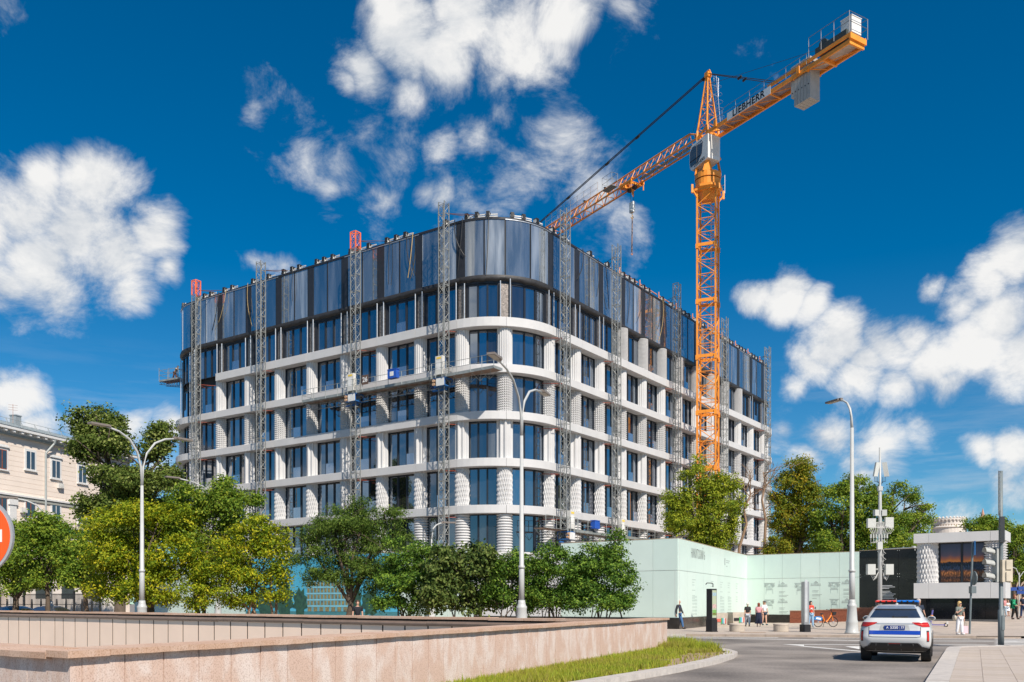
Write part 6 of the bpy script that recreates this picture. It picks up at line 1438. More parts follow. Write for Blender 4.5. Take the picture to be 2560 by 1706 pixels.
m = MB(); m.plate([tuple(sc+su*a*sr+Zv*b*sr+sn*.041) for a, b in ((-.74, -.155), (.74, -.155), (.74, .155), (-.74, .155))], sn, .004); part('white_bar', m, mat('sign_whitebar', (0.72, 0.72, 0.70), .5), pl)
# telecom pole with antennas
tb = at(2200, 52, z=.13); t = thing('antenna_pole', 'grey mobile network pole with antenna panels and cable bundles', 'antenna pole', tuple(tb)); za = lambda py: CH+(HY-py)*52/F
M_ant = mat('antenna_white', (0.50, 0.51, 0.48), .5, var=.05)
m = MB(); m.lathe([(.12, 0), (.11, za(1340)-.13), (.10, za(1280)), (.085, za(1225)), (.06, za(1222)), (.055, za(1125))], tuple(tb), 12); part('pole', m, M_lamp, t, smooth=True)
m = MB(); m.box((tb.x, tb.y, za(1222)), (.24, .24, .25)); m.box((tb.x, tb.y, za(1290)), (.2, .2, .1)); part('clamp', m, M_lamp, t)
def boxp(name, px, py0, py1, w, d, dy, par=t, mt=M_ant, rz=0., tilt=0.): 
    c = at(px, 52+dy, (py0+py1)/2); m = MB(); h = (py1-py0)*52/F; a = Vector((math.cos(rz), math.sin(rz), 0)); b = Vector((-a.y, a.x, 0)); zz = (Zv+a*tilt).normalized(); xx = b.cross(zz); m.frame(c, a, b, zz, w, d, h); return part(name, m, mt, par)
for px, rz, ti in ((2191, .35, .22), (2214, -.5, -.16)): o = boxp('antenna_panel', px, 1156, 1192, .26, .12, -.05, rz=rz, tilt=ti)
for px in (2190, 2211): boxp('small_antenna', px, 1275, 1290, .26, .2, -.1, rz=.3 if px < 2200 else -.3)
for px in (2178, 2222): o = boxp('radio_unit', px, 1294 if px > 2200 else 1297, 1320, .46, .24, -.08); c = at(px, 52, 1308); m = MB(); m.tube(c, (tb.x, tb.y, c.z), .04, 6); part('bracket', m, M_steel, o)
for px in (2177, 2222): o = boxp('radio_unit', px, 1411, 1437, .44, .3, -.1); c = at(px, 52, 1424); m = MB(); m.tube(c, (tb.x, tb.y, c.z), .05, 6); part('bracket', m, M_steel, o)
boxp('junction_box', 2199, 1356, 1374, .28, .2, -.18)
M_wire = mat('white_cable', (0.55, 0.55, 0.53), .6)
for k in range(14):
    a = at(2177+3.4*k, 52, 1336, None)+Vector((0, -.2, 0)); m = MB(); f = (k-6.5)/6.5; top = Vector((tb.x+f*.35, tb.y-.12, za(1318)+.25*(1-f*f))); m.path([a, a.lerp(top, .45)+Vector((f*.25, -.1, .05)), top+Vector((f*.12, 0, .05)), Vector((tb.x+f*.08, tb.y-.1, za(1322)))], .02, 5); part('cable', m, M_wire, t)
    if k % 2 == 0:
        m = MB(); p = at(2177+3.4*k, 51.8, 1336); m.tube(p, p-Zv*.22, .045, 6); part('connector', m, M_ant, t)
        m = MB(); q = p-Zv*.2; m.path([q, q-Zv*.3, Vector((tb.x+f*.3, tb.y-.15, za(1355))), Vector((tb.x, tb.y-.1, za(1345)))], .016, 5); part('cable', m, M_wire, t)
for e in (-1, 1):
    for k in range(3): m = MB(); p = at(2200+e*(17+3*k), 51.9, 1437); m.path([p, p-Zv*(.22+.05*k)-Vector((e*.15, 0, 0)), Vector((tb.x+e*.12, tb.y-.1, za(1430)))], .018, 5); part('cable', m, M_wire, t)
    for k in range(3): m = MB(); p = at(2200+e*(14-4*k), 51.95, 1193); m.path([p, p-Zv*.25, Vector((tb.x+e*.06, tb.y-.08, za(1206+3*k)))], .014, 5); part('cable', m, M_black, t)
for k in range(8): m = MB(); p = Vector((tb.x+.14, tb.y-.1, za(1375+5*k))); m.path([p, p+Vector((.12*math.sin(k*2), -.08, -.1)), p+Vector((-.03, 0, -.2))], .02, 5); part('cable', m, M_wire, t)
# black map totem
b = at(1779, 50.0, z=.12); t = thing('information_totem', 'black information totem with a map behind glass and a bent lamp on top', 'totem', tuple(b)); rz = R(40)
m = MB(); m.box((b.x, b.y, .45), (.48, .40, .68), rz); m.box((b.x, b.y, .14), (.52, .44, .06), rz); part('foot', m, M_black, t)
m = MB(); m.box((b.x, b.y, 1.62), (.44, .36, 1.7), rz); part('case', m, mat('totem_black', (0.03, 0.03, 0.033), .3), t)
nx = Vector((math.sin(rz), -math.cos(rz), 0)); ux = Vector((math.cos(rz), math.sin(rz), 0))
m = MB(); m.frame(b+nx*.184+Zv*1.52, ux, nx, Zv, .36, .012, 1.5); mp_ = part('map_sheet', m, mat('map_print', (0.36, 0.45, 0.25), .35, scale=2.4, col2=(0.42, 0.42, 0.40), coords='Generated'), t)
for z, h, c in ((2.05, .18, (.30, .42, .48)), (1.05, .3, (.15, .32, .08)), (.98, .1, (.5, .25, .12)), (1.4, .22, (.5, .35, .33))): m = MB(); m.frame(b+nx*.192+Zv*z, ux, nx, Zv, .33, .004, h); part('map_block', m, mat('map_%d' % int(z*100), c, .4, var=.3, scale=12), mp_)
m = MB(); m.path([b+Zv*2.44+ux*.12, b+Zv*2.62+ux*.12, b+Zv*2.66+ux*.02, b+Zv*2.66-ux*.4, b+Zv*2.58-ux*.5], .025, 6); part('lamp_arm', m, M_black, t)
# grey totem
b = at(2013, 50.0, z=.12); t = thing('parking_totem', 'slim silver totem on a black foot beside the woman in the red jersey', 'totem', tuple(b)); rz = R(14)
m = MB(); m.box((b.x, b.y, .31), (.44, .40, .42), rz); part('foot', m, M_black, t)
m = MB(); m.box((b.x, b.y, 1.68), (.30, .30, 2.35), rz); part('body', m, mat('silver', (0.40, 0.40, 0.41), .35, .6, var=.08), t)
ux = Vector((math.cos(rz), math.sin(rz), 0)); nx = Vector((ux.y, -ux.x, 0)); m = MB(); m.frame(b+nx*.155+Zv*1.68-ux*.04, ux, nx, Zv, .16, .02, 2.3); part('front_strip', m, mat('silver_light', (0.60, 0.60, 0.60), .3, .4), t)
m = MB(); m.frame(b+ux*.155+Zv*1.9, ux, nx, Zv, .012, .2, 1.6); part('side_panel', m, M_pole, t)
# concrete seats
for px, lab in ((1842.5, 'round concrete seat next to the black map totem'), (1952.5, 'round concrete seat next to the silver totem')):
    b = at(px, 50.6, z=.12); t = thing('concrete_seat', lab, 'seat', tuple(b), group='round concrete seats on the pavement')
    m = MB(); m.lathe([(.40, 0), (.41, .03), (.41, .36)], tuple(b), 28); part('drum', m, mat('seat_conc', (0.46, 0.40, 0.33), .85, var=.15, scale=2.5, bump=.2), t, smooth=False)
    m = MB(); m.lathe([(.42, .36), (.43, .39), (.42, .43), (.36, .445)], tuple(b), 28); part('top', m, mat('seat_top', (0.52, 0.45, 0.38), .8, var=.1), t)
# concrete litter boxes with stickers
M_bin = mat('bin_conc', (0.45, 0.395, 0.33), .85, var=.15, scale=3)
for px, Y, w, lab, rz, dark in ((1803, 62, .72, 'concrete litter box with coloured sticker half hidden by the map totem', R(-8), False), (1841, 66, 1.05, 'concrete litter box with dark slot and green sticker beside the walking woman', R(24), True)):
    b = at(px, Y, z=.12); t = thing('litter_box', lab, 'litter box', tuple(b), group='concrete litter boxes by the hoarding'); ux = Vector((math.cos(rz), math.sin(rz), 0)); nx = Vector((ux.y, -ux.x, 0))
    m = MB(); h = .82; m.add([tuple(b+ux*a*w*(.5 if z < .5 else .56)+nx*d*.32*(1 if z < .5 else 1.12)+Zv*z) for z in (0, h) for a, d in ((-1, -1), (1, -1), (1, 1), (-1, 1))], [(0, 3, 2, 1), (4, 5, 6, 7), (0, 1, 5, 4), (1, 2, 6, 5), (2, 3, 7, 6), (3, 0, 4, 7)]); part('body', m, M_bin, t)
    m = MB(); m.frame(b+Zv*(h+.05), ux, nx, Zv, w*1.1, .68, .10); part('lid', m, M_bin, t)
    m = MB(); m.frame(b+nx*.36-ux*w*.26+Zv*.42, ux, nx, Zv, w*.4, .03, .2); part('slot', m, M_black if dark else mat('sticker_red', (0.6, 0.14, 0.10), .6), t)
    for q, c in enumerate(((.06, .35, .12), (.10, .35, .55), (.55, .55, .52), (.55, .12, .10))): m = MB(); m.frame(b+nx*.362+ux*w*(.02+.11*q)+Zv*.38, ux, nx, Zv, w*.10, .02, .4-.05*(q % 2)); part('sticker', m, mat('sticker_%d' % q, c, .6), t)
# traffic light pole
b = at(2502.5, 34.0, z=.12); t = thing('traffic_light', 'tall grey traffic light pole seen from behind at the right edge', 'traffic light', tuple(b)); z34 = lambda py: CH+(HY-py)*34/F
m = MB(); m.lathe([(.105, 0), (.105, 1.3), (.075, 1.32), (.07, 3.5), (.062, z34(1178)-.12)], tuple(b), 14); part('pole', m, M_pole, t, smooth=True)
m = MB(); m.box((b.x+.03, b.y-.1, .95), (.10, .05, .55)); part('hatch', m, M_pole, t)
M_sig = mat('signal_grey', (0.36, 0.37, 0.35), .55); M_sigt = mat('signal_tan', (0.52, 0.46, 0.36), .6)
m = MB(); c = at(2487, 34, z=z34(1412)); m.box((c.x+.02, c.y, c.z), (.07, .36, 1.3)); sg = part('signal_housing', m, M_sig, t)
for py in (1380, 1410, 1443):
    c = at(2474, 34, py); m = MB(); n = 12
    vs = []
    for x, r in ((.13, .16), (-.20, .17)): vs += [(c.x+x, c.y+r*math.cos(a), c.z+r*math.sin(a)-(.05 if x > 0 else 0)) for a in [PI*k/n for k in range(n+1)]]
    m.add(vs+[(v[0], v[1], v[2]+.012) for v in vs], [(k, k+1, k+n+2, k+n+1) for k in range(n)]+[(k+2*n+2, k+3*n+3, k+3*n+4, k+2*n+3) for k in range(n)]); m.lathe([(.10, -.02), (.13, .1)], (c.x+.1, c.y, c.z-.05), 10); part('visor', m, M_sig, sg)
m = MB(); c = at(2509, 34, z=z34(1428)); m.box((c.x+.04, c.y-.1, c.z), (.38, .2, .82)); sb = part('signal_back', m, M_sigt, t)
for py in (1413, 1442): m = MB(); c = at(2514, 34, py); m.box((c.x, c.y-.22, c.z), (.2, .05, .34)); part('signal_back_cover', m, M_sigt, sb)
for py in (1372, 1455): m = MB(); c = at(2495, 34, py); m.box((c.x, c.y, c.z), (.34, .06, .05)); part('bracket', m, M_black, sb)
dv = Vector((.40, .917, 0)); sv_ = Vector((-dv.y, dv.x, 0)); Qs = lambda a_, o_, py: tuple(Vector((b.x, b.y, 0))+dv*a_+sv_*o_+Zv*z34(py))
m = MB(); m.plate([Qs(-.7, .08, 1280), Qs(0, .08, 1290), Qs(0, .08, 1176), Qs(-.7, .08, 1190)], sv_, .015); part('sign_plate', m, M_galv, t)
m = MB(); m.plate([Qs(-.4, .05, 1357), Qs(.4, .05, 1357), Qs(.4, .05, 1294), Qs(-.4, .05, 1294)], -sv_, .14); part('sign_back', m, mat('sign_dark', (0.05, 0.055, 0.06), .5), t)
# sign post nearer the pavilion
b = at(2424, 46.6, z=.1); t = thing('sign_post', 'thin grey post with edge-on blue and round signs behind the blonde woman', 'sign post', tuple(b)); z46 = lambda py: CH+(HY-py)*46.6/F
m = MB(); m.tube(b, (b.x+.16, b.y, z46(1356)), .05, 10); part('post', m, M_pole, t)
m = MB(); m.box((b.x+.22, b.y-.05, z46(1371)), (.03, .62, .72), R(-21)); part('blue_sign', m, mat('sign_blue', (0.02, 0.16, 0.42), .5), t)
m = MB(); pts = [(b.x+.20, b.y+.34*math.cos(a), z46(1446)+.36*math.sin(a)) for a in [2*PI*k/20 for k in range(20)]]; m.plate(pts, (1, 0, 0), .04); part('round_sign', m, M_pole, t)
m = MB(); m.box((b.x+.14, b.y-.02, z46(1475)), (.24, .3, .36)); part('control_box', m, M_pole, t)
# bicycle
def bicycle(b, hd):
    t = thing('bicycle', 'orange hire bicycle with a blue rear panel parked by the red granite plinth', 'bicycle', tuple(b), hd); M_bo = mat('bike_orange', (0.80, 0.22, 0.03), .4); M_ty = mat('tyre', (0.02, 0.02, 0.02), .8)
    for x in (-.52, .53):
        m = MB(); m.path([(x+.31*math.cos(a), 0, .335+.31*math.sin(a)) for a in [2*PI*k/24 for k in range(25)]], .026, 6); w = part('wheel', m, M_ty, t, world=False)
        m = MB()
        for k in range(8): a = PI*k/8; m.tube((x-.3*math.cos(a), 0, .335-.3*math.sin(a)), (x+.3*math.cos(a), 0, .335+.3*math.sin(a)), .005, 4)
        m.tube((x, -.05, .335), (x, .05, .335), .04, 8); part('spokes', m, M_galv, w, world=False)
    m = MB(); m.path([(.42, 0, .95), (.36, 0, .72), (.12, 0, .40), (-.05, 0, .33)], .045, 8); m.tube((-.05, 0, .33), (-.24, 0, .82), .035, 8); m.tube((-.05, 0, .33), (-.52, .05, .335), .022, 6); m.tube((-.20, 0, .66), (-.52, .05, .335), .02, 6); m.tube((.42, 0, .95), (.53, 0, .335), .028, 7); part('frame', m, M_bo, t, world=False)
    m = MB(); m.plate([(-.85, -.03, .50), (-.30, -.03, .42), (-.22, -.03, .62), (-.45, -.03, .72), (-.75, -.03, .70)], (0, 1, 0), .06); pn_ = part('rear_panel', m, mat('bike_blue', (0.02, 0.18, 0.45), .45), t, world=False)
    m = MB(); m.plate([(-.70, -.036, .54), (-.36, -.036, .48), (-.33, -.036, .60), (-.65, -.036, .65)], (0, -1, 0), .003); part('panel_mark', m, M_wt, pn_, world=False)
    m = MB(); m.ellipsoid((-.27, 0, .87), (.14, .08, .045)); m.tube((-.24, 0, .8), (-.26, 0, .86), .02, 6); part('saddle', m, M_black, t, world=False)
    m = MB(); m.tube((.42, 0, .93), (.38, 0, 1.10), .025, 6); m.path([(.20, -.32, 1.16), (.36, -.22, 1.12), (.40, 0, 1.10), (.36, .22, 1.12), (.20, .32, 1.16)], .02, 6); part('handlebar', m, M_black, t, world=False)
    m = MB(); m.add([(x, y, z) for z, s in ((.78, .8), (1.0, 1)) for x, y in ((.45, -.14*s), (.45+.24*s, -.14*s), (.45+.24*s, .14*s), (.45, .14*s))], [(0, 3, 2, 1), (0, 1, 5, 4), (1, 2, 6, 5), (2, 3, 7, 6), (3, 0, 4, 7)]); part('basket', m, M_black, t, world=False)
    m = MB(); m.tube((-.05, -.1, .33), (-.05, .1, .33), .06, 8); m.tube((-.05, -.1, .33), (.08, -.1, .22), .015, 5); m.tube((-.05, .1, .33), (-.18, .1, .44), .015, 5); m.box((.08, -.14, .22), (.1, .07, .025)); m.box((-.18, .14, .44), (.1, .07, .025)); m.tube((-.1, .03, .3), (-.08, .16, .01), .015, 5); part('crank', m, M_black, t, world=False)
q = at(2064, 60.2, z=.12); bicycle(q, R(8))
# e-scooter
q = at(2345, 57.0, z=sw_z((2345-CX)*57.0/F, 57.0)); t = thing('electric_scooter', 'purple electric scooter parked by the red granite plinth', 'scooter', tuple(q), R(-20)); M_pu = mat('scooter_purple', (0.13, 0.12, 0.36), .4)
for x in (-.45, .45):
    m = MB(); m.path([(x+.1*math.cos(a), 0, .125+.1*math.sin(a)) for a in [2*PI*k/16 for k in range(17)]], .035, 6); part('wheel', m, M_black, t, world=False)
m = MB(); m.box((.02, 0, .13), (.75, .16, .06)); m.path([(-.3, 0, .13), (-.42, 0, .22), (-.40, 0, .4), (-.30, 0, 1.05)], .05, 8); part('deck', m, M_pu, t, world=False)
m = MB(); m.tube((-.36, 0, .62), (-.34, 0, .74), .07, 8); part('orange_collar', m, M_orange, t, world=False)
m = MB(); m.path([(-.42, -.25, 1.12), (-.31, -.1, 1.10), (-.29, 0, 1.08), (-.31, .1, 1.10), (-.42, .25, 1.12)], .02, 6); m.box((-.3, 0, 1.12), (.12, .1, .06)); part('handlebar', m, M_black, t, world=False)
m = MB(); m.box((.52, 0, .26), (.10, .16, .17)); part('number_tag', m, M_ac, t, world=False)
# ------------------------------------------------------------------ far right background
b = at(2370, 150, z=.5); t = thing('round_tower_house', 'round white building top with lace parapet rising behind the pavilion', 'building', tuple(b)); zf = lambda py: CH+(HY-py)*150/F; M_lace = mat('lace_white', (0.60, 0.55, 0.50), .8, var=.1)
m = MB(); m.lathe([(2.55, 0), (2.55, zf(1331)), (2.75, zf(1328)), (2.55, zf(1324)), (2.55, zf(1312)), (2.75, zf(1310)), (2.75, zf(1307))], tuple(b), 32); part('drum', m, M_lace, t)
hm = MB(); hm.lathe([(.10, 0), (.2, .25), (.12, .42), (.22, .6), (.03, .85)], (0, 0, 0), 8); hm = hm.mesh('merlon', M_lace)
for k in range(30): a = 2*PI*k/30; link('merlon', hm, t, loc=(b.x+2.6*math.cos(a), b.y+2.6*math.sin(a), zf(1307)), world=True)
wm = MB(); wm.lathe([(.02, -.02), (.17, -.02), (.17, .02), (.02, .02)], (0, 0, 0), 10); wm = MB(); 
for k in range(40):
    a = 2*PI*(k+.5)/40; m = MB(); n_ = Vector((math.cos(a), math.sin(a), 0)); s_ = Vector((-n_.y, n_.x, 0)); c = Vector((b.x, b.y, zf(1318)))+n_*2.5; m.plate([tuple(c+s_*.13*math.cos(q)+Zv*.28*math.sin(q)) for q in [2*PI*i/8 for i in range(8)]], n_, .08); part('arch_opening', m, M_soil, t)
b = at(2457, 260, z=.5); t = thing('church_spire', 'small pinkish spire tip above the far trees', 'spire', tuple(b)); zs = lambda py: CH+(HY-py)*260/F
m = MB(); m.lathe([(1.6, 0), (1.6, zs(1320)), (1.3, zs(1306)), (.75, zs(1298)), (.55, zs(1295)), (.3, zs(1285)), (.05, zs(1276))], tuple(b), 10); part('spire', m, mat('spire_pink', (0.5, 0.28, 0.2), .8), t)
b = at(2508, 118, z=.6); t = thing('stone_building', 'pale stone house end at the far right beyond the pavilion', 'building', tuple(b))
m = MB(); m.box((b.x+1.5, b.y+6, 3.6), (6, 10, 7.2), R(-14)); part('wall', m, mat('stone_wall', (0.40, 0.30, 0.22), .85, var=.2, scale=1.5), t)
for k in range(3): m = MB(); m.box((b.x-.3+1.7*k, b.y+1.25-.4*k, 2.6), (.8, .15, 2.0), R(-14)); part('window', m, G_old, t)
b = at(2548, 88, z=.7); t = thing('direction_sign', 'blue street direction signs on a post at the far right', 'road sign', tuple(b)); z8 = lambda py: CH+(HY-py)*88/F
m = MB(); m.tube(b, (b.x, b.y, z8(1432)), .06, 8); part('post', m, M_lamp, t)
for px, py, w in ((2534, 1473, .9), (2553, 1471, .8), (2554, 1481, .9)): c = at(px, 87.9, py); m = MB(); m.box(tuple(c), (w, .05, .32)); part('sign_blade', m, mat('blade_blue', (0.02, 0.06, 0.25), .5), t)
m = MB(); m.path([(b.x, b.y, z8(1440)), (b.x-.3, b.y, z8(1422)), (b.x-1.0, b.y, z8(1415))], .04, 6); m.path([(b.x, b.y, z8(1445)), (b.x+.4, b.y, z8(1430)), (b.x+1.2, b.y, z8(1428))], .04, 6); part('lamp_arm', m, M_lamp, t)

h_ = gnd(1882, 1582, .12); hm3 = MB(); hm3.box((h_.x, h_.y, .126), (1.3, .6, .012), R(-10)); tag(link('access_hatch', hm3.mesh('access_hatch', mat('rusty_hatch', (0.30, 0.20, 0.14), .7, var=.2))), 'rusty access hatch set in the pavement between the two concrete seats', 'hatch')
# ------------------------------------------------------------------ cars
def smooth_interp(xs, ys, x):
    xs = np.array(xs); ys = np.array(ys); k = int(np.clip(np.searchsorted(xs, x)-1, 0, len(xs)-2)); h = xs[k+1]-xs[k]; t = (x-xs[k])/h
    m = np.gradient(ys, xs); t2, t3 = t*t, t*t*t
    return (2*t3-3*t2+1)*ys[k]+(t3-2*t2+t)*h*m[k]+(-2*t3+3*t2)*ys[k+1]+(t3-t2)*h*m[k+1]
class Car:
    z = [.30, .42, .55, .70, .80, .95, 1.05, 1.13, 1.24, 1.35, 1.49, 1.58, 1.625, 1.645]
    w = [.80, .90, .935, .943, .94, .925, .905, .865, .765, .715, .635, .565, .47, .28]
    r = [.26, .10, .03, .0, .03, .07, .085, .11, .22, .42, .70, .95, 1.15, 1.45]
    f = [4.40, 4.56, 4.60, 4.58, 4.54, 4.35, 4.05, 3.45, 3.10, 2.88, 2.50, 2.20, 2.0, 1.7]
    def hw(s, z): return float(smooth_interp(s.z, s.w, z))
    def ry(s, z): return float(smooth_interp(s.z, s.r, z))
    def fy(s, z): return float(smooth_interp(s.z, s.f, z))
    def rad(s, z): return min(.34 if z < 1.1 else .30, s.hw(z)*.8)
    def rear(s, x, z, e=0.0):
        """point on the tail surface, pushed out by e"""
        hw, y0, r = s.hw(z), s.ry(z), s.rad(z); a = abs(x)
        if a <= hw-r: return Vector((x, y0-e, z))
        q = min((a-(hw-r))/r, .999); return Vector((math.copysign(hw-r+r*q, x)+math.copysign(e*q, x), y0+r-math.sqrt(1-q*q)*r-e*math.sqrt(1-q*q), z))
    def shell(s):
        m = MB(); vs = []; zs = [s.z[0]+(s.z[-1]-s.z[0])*k/60 for k in range(61)]; n = 0
        for z in zs:
            hw, y0, y1, r = s.hw(z), s.ry(z), s.fy(z), s.rad(z); ring = []
            for (cx, cy, a0) in ((hw-r, y0+r, -90), (hw-r, y1-r*1.6, 0), (-(hw-r), y1-r*1.6, 90), (-(hw-r), y0+r, 180)):
                for k in range(9): a = R(a0+90*k/8); ry_ = r*1.6 if cy > y0+r+.01 else r; ring.append((cx+r*math.cos(a), cy+ry_*math.sin(a), z))
            n = len(ring); vs += ring
        fs = [(k*n+i, k*n+(i+1) % n, (k+1)*n+(i+1) % n, (k+1)*n+i) for k in range(len(zs)-1) for i in range(n)]
        fs += [tuple(range(n-1, -1, -1)), tuple(range(len(vs)-n, len(vs)))]; return m.add(vs, fs)
    def patch(s, fx, z0, z1, e, nx=14, nz=6):
        """patch on the tail: fx(z) -> (x0, x1)"""
        m = MB(); vs = []
        for j in range(nz+1):
            z = z0+(z1-z0)*j/nz; a, b = fx(z); vs += [s.rear(a+(b-a)*i/nx, z, e) for i in range(nx+1)]
        m.add(vs, [(j*(nx+1)+i, j*(nx+1)+i+1, (j+1)*(nx+1)+i+1, (j+1)*(nx+1)+i) for j in range(nz) for i in range(nx)]); return m
    def side(s, y0, y1, z0, z1, sg, e=.004):
        m = MB(); vs = []
        for j in range(6):
            z = z0+(z1-z0)*j/5; a = y0+(s.ry(z)-s.ry(z0)); b = y1+(s.fy(z)-s.fy(z0)); vs += [(sg*(s.hw(z)+e), a+(b-a)*i/8, z) for i in range(9)]
        m.add(vs, [(j*9+i, j*9+i+1, (j+1)*9+i+1, (j+1)*9+i) for j in range(5) for i in range(8)]); return m
M_carw = mat('car_white', (0.56, 0.57, 0.57), .3, var=.02, coat=.6); M_carb = mat('car_black_plastic', (0.035, 0.033, 0.033), .55, var=.15); M_cglass = glassmat('car_glass', (0.035, 0.034, 0.034), .10, .03, (.8, .85, .9)); M_tyre = mat('tyre_rubber', (0.022, 0.021, 0.02), .85, var=.2)
M_tail = mat('tail_red', (0.42, 0.015, 0.012), .15, var=.2, scale=8, coat=.5); M_bstripe = mat('police_blue', (0.012, 0.055, 0.36), .22, coat=.7, var=.05)
def wheels(t, xs=.80, ys=(.88, 3.58), r=.365, w=.27):
    for y in ys:
        for sg in (-1, 1):
            m = MB(); vs = []; n = 28; prof = [(-w/2, r*.62), (-w/2, r*.93), (-w/2+.03, r), (w/2-.03, r), (w/2, r*.93), (w/2, r*.62)]
            for (x, rr) in prof: vs += [(sg*xs+x, y+rr*math.cos(2*PI*k/n), r+rr*math.sin(2*PI*k/n)) for k in range(n)]
            m.add(vs, [(j*n+i, j*n+(i+1) % n, (j+1)*n+(i+1) % n, (j+1)*n+i) for j in range(len(prof)-1) for i in range(n)])
            for k in range(3): 
                x = sg*xs-.07+.07*k; m.add([(x+d, y+(r+.001)*math.cos(2*PI*q/n), r+(r+.001)*math.sin(2*PI*q/n)) for d in (-.006, .006) for q in range(n)], [(q, (q+1) % n, (q+1) % n+n, q+n) for q in range(0)])
            wh = part('wheel', m, M_tyre, t, world=False)
            m = MB(); 
            for x in (sg*xs+sg*w*.45,): 
                m.tube((x-.01, y, r), (x+.01, y, r), r*.64, 20)
            part('rim', m, M_galv, wh, world=False)
# police car
cp_ = at(2236, 25.75, z=0); pc = thing('police_car', 'white police crossover with blue stripe and red-blue light bar seen from behind', 'car', tuple(cp_), -math.atan2(.427, .904))
C = Car(); part('body', C.shell(), M_carw, pc, smooth=True, world=False)
fx = lambda a, b, z0, z1: (lambda z: (-(a+(b-a)*(z-z0)/(z1-z0)), a+(b-a)*(z-z0)/(z1-z0)))
rw = part('rear_window', C.patch(lambda z: (-(0.665-.52*(z-1.255)), (0.665-.52*(z-1.255))), 1.255, 1.50, .006, 20, 8), M_cglass, pc, smooth=True, world=False)
m = MB(); a = C.rear(-.04, 1.27, .02); b = C.rear(.34, 1.285, .03); m.beam(a, b, .03, .02); m.tube(C.rear(-.04, 1.275, .0), C.rear(-.04, 1.275, .04), .035, 8); part('wiper', m, M_black, rw, world=False)
m = C.patch(fx(.50, .44, 1.52, 1.60), 1.515, 1.60, .055, 16, 4); m2 = MB(); q = [C.rear(-.52+1.04*i/16, 1.515, .012) for i in range(17)]+[C.rear(-.52+1.04*i/16, 1.515, .10)-Vector((0, 0, .015)) for i in range(17)]; m.add(q, [(i, i+1, i+18, i+17) for i in range(16)]); part('spoiler', m, mat('spoiler_grey', (0.20, 0.24, 0.29), .25, coat=.5), pc, smooth=True, world=False)
m = MB()
for sg in (-1, 1): m.path([(sg*.56, 1.05, 1.60), (sg*.575, 1.5, 1.655), (sg*.58, 2.1, 1.645), (sg*.57, 2.45, 1.56)], .022, 6)
part('roof_rail', m, M_black, pc, world=False)
for sg in (-1, 1):
    part('side_window', C.side(.95, 3.0-.1, 1.265, 1.53, sg), M_cglass, pc, smooth=True, world=False)
    fn = (lambda z: (.40+.9*abs(z-1.115), .895)) if sg > 0 else (lambda z: (-.895, -(.40+.9*abs(z-1.115))))
    lo = C.patch((lambda z: (.46+max(0, 1.10-z)*2.6, C.hw(z)-.02)) if sg > 0 else (lambda z: (-(C.hw(z)-.02), -(.46+max(0, 1.10-z)*2.6))), 1.0, 1.13, .008, 14, 6)
    tl = part('tail_light', lo, M_tail, pc, smooth=True, world=False)
    part('light_strip', C.patch((lambda z: (.56, C.hw(z)-.06)) if sg > 0 else (lambda z: (-(C.hw(z)-.06), -.56)), 1.06, 1.078, .014, 12, 2), mat('tail_bright', (0.75, 0.06, 0.04), .2), tl, smooth=True, world=False)
    part('light_strip', C.patch((lambda z: (.70, C.hw(z)-.08)) if sg > 0 else (lambda z: (-(C.hw(z)-.08), -.70)), 1.02, 1.034, .014, 12, 2), mat('tail_bright', (0.75, 0.06, 0.04), .2), tl, smooth=True, world=False)
    vg = part('air_slit', C.patch((lambda z: (C.hw(z)-.115, C.hw(z)-.055)) if sg > 0 else (lambda z: (-(C.hw(z)-.055), -(C.hw(z)-.115))), .59, .90, .006, 5, 8), M_carb, pc, smooth=True, world=False)
    part('reflector', C.patch((lambda z: (C.hw(z)-.105, C.hw(z)-.068)) if sg > 0 else (lambda z: (-(C.hw(z)-.068), -(C.hw(z)-.105))), .615, .86, .012, 4, 6), mat('reflector_red', (0.55, 0.03, 0.02), .25), vg, smooth=True, world=False)
    m = MB(); m.ellipsoid((sg*.915, 2.62, 1.21), (.115, .09, .075), 12, 8); m.tube((sg*.80, 2.68, 1.17), (sg*.92, 2.65, 1.2), .03, 6); mr = part('mirror', m, M_carw, pc, smooth=True, world=False)
    m = MB(); m.ellipsoid((sg*.915, 2.565, 1.21), (.10, .05, .06), 12, 8); part('mirror_glass', m, M_cglass, mr, smooth=True, world=False)
part('chrome_strip', C.patch(lambda z: (-.50, .50), 1.085, 1.10, .010, 16, 2), M_galv, pc, smooth=True, world=False)
# tailgate: shut line, plate recess, plate, stripe
m = MB(); pts = [C.rear(-.67, 1.0, .004)]+[C.rear(-.67, 1.0-.27*k/8, .004) for k in range(9)]+[C.rear(-.66+1.32*k/16, .715, .004) for k in range(1, 16)]+[C.rear(.67, .73+.27*k/8, .004) for k in range(9)]
m.path(pts, .007, 4); part('tailgate_gap', m, M_carb, pc, world=False)
part('stripe', C.patch(lambda z: (-.665, .665), .785, .895, .006, 20, 4), M_bstripe, pc, smooth=True, world=False)
part('plate_recess', C.patch(lambda z: (-.40+.25*(z-.9), .40-.25*(z-.9)), .90, 1.06, .003, 12, 3), mat('recess_grey', (0.42, 0.43, 0.43), .4), pc, smooth=True, world=False)
m = MB(); pz_ = .98; py_ = C.rear(0, pz_).y; m.box((0, py_-.022, pz_), (.535, .016, .115)); pl = part('number_plate', m, mat('plate_blue', (0.01, 0.035, 0.20), .4, var=.03), pc, world=False)
for body, x, s in (('A', -.185, .085), ('5350', -.01, .105), ('77', .205, .09)):
    vs, fs = text_mb(body, s, bold=.002); m = MB(); m.add([(x+v[0], py_-.0315, pz_+v[1]) for v in vs], fs); part('plate_digits', m, M_wt, pl, world=False)
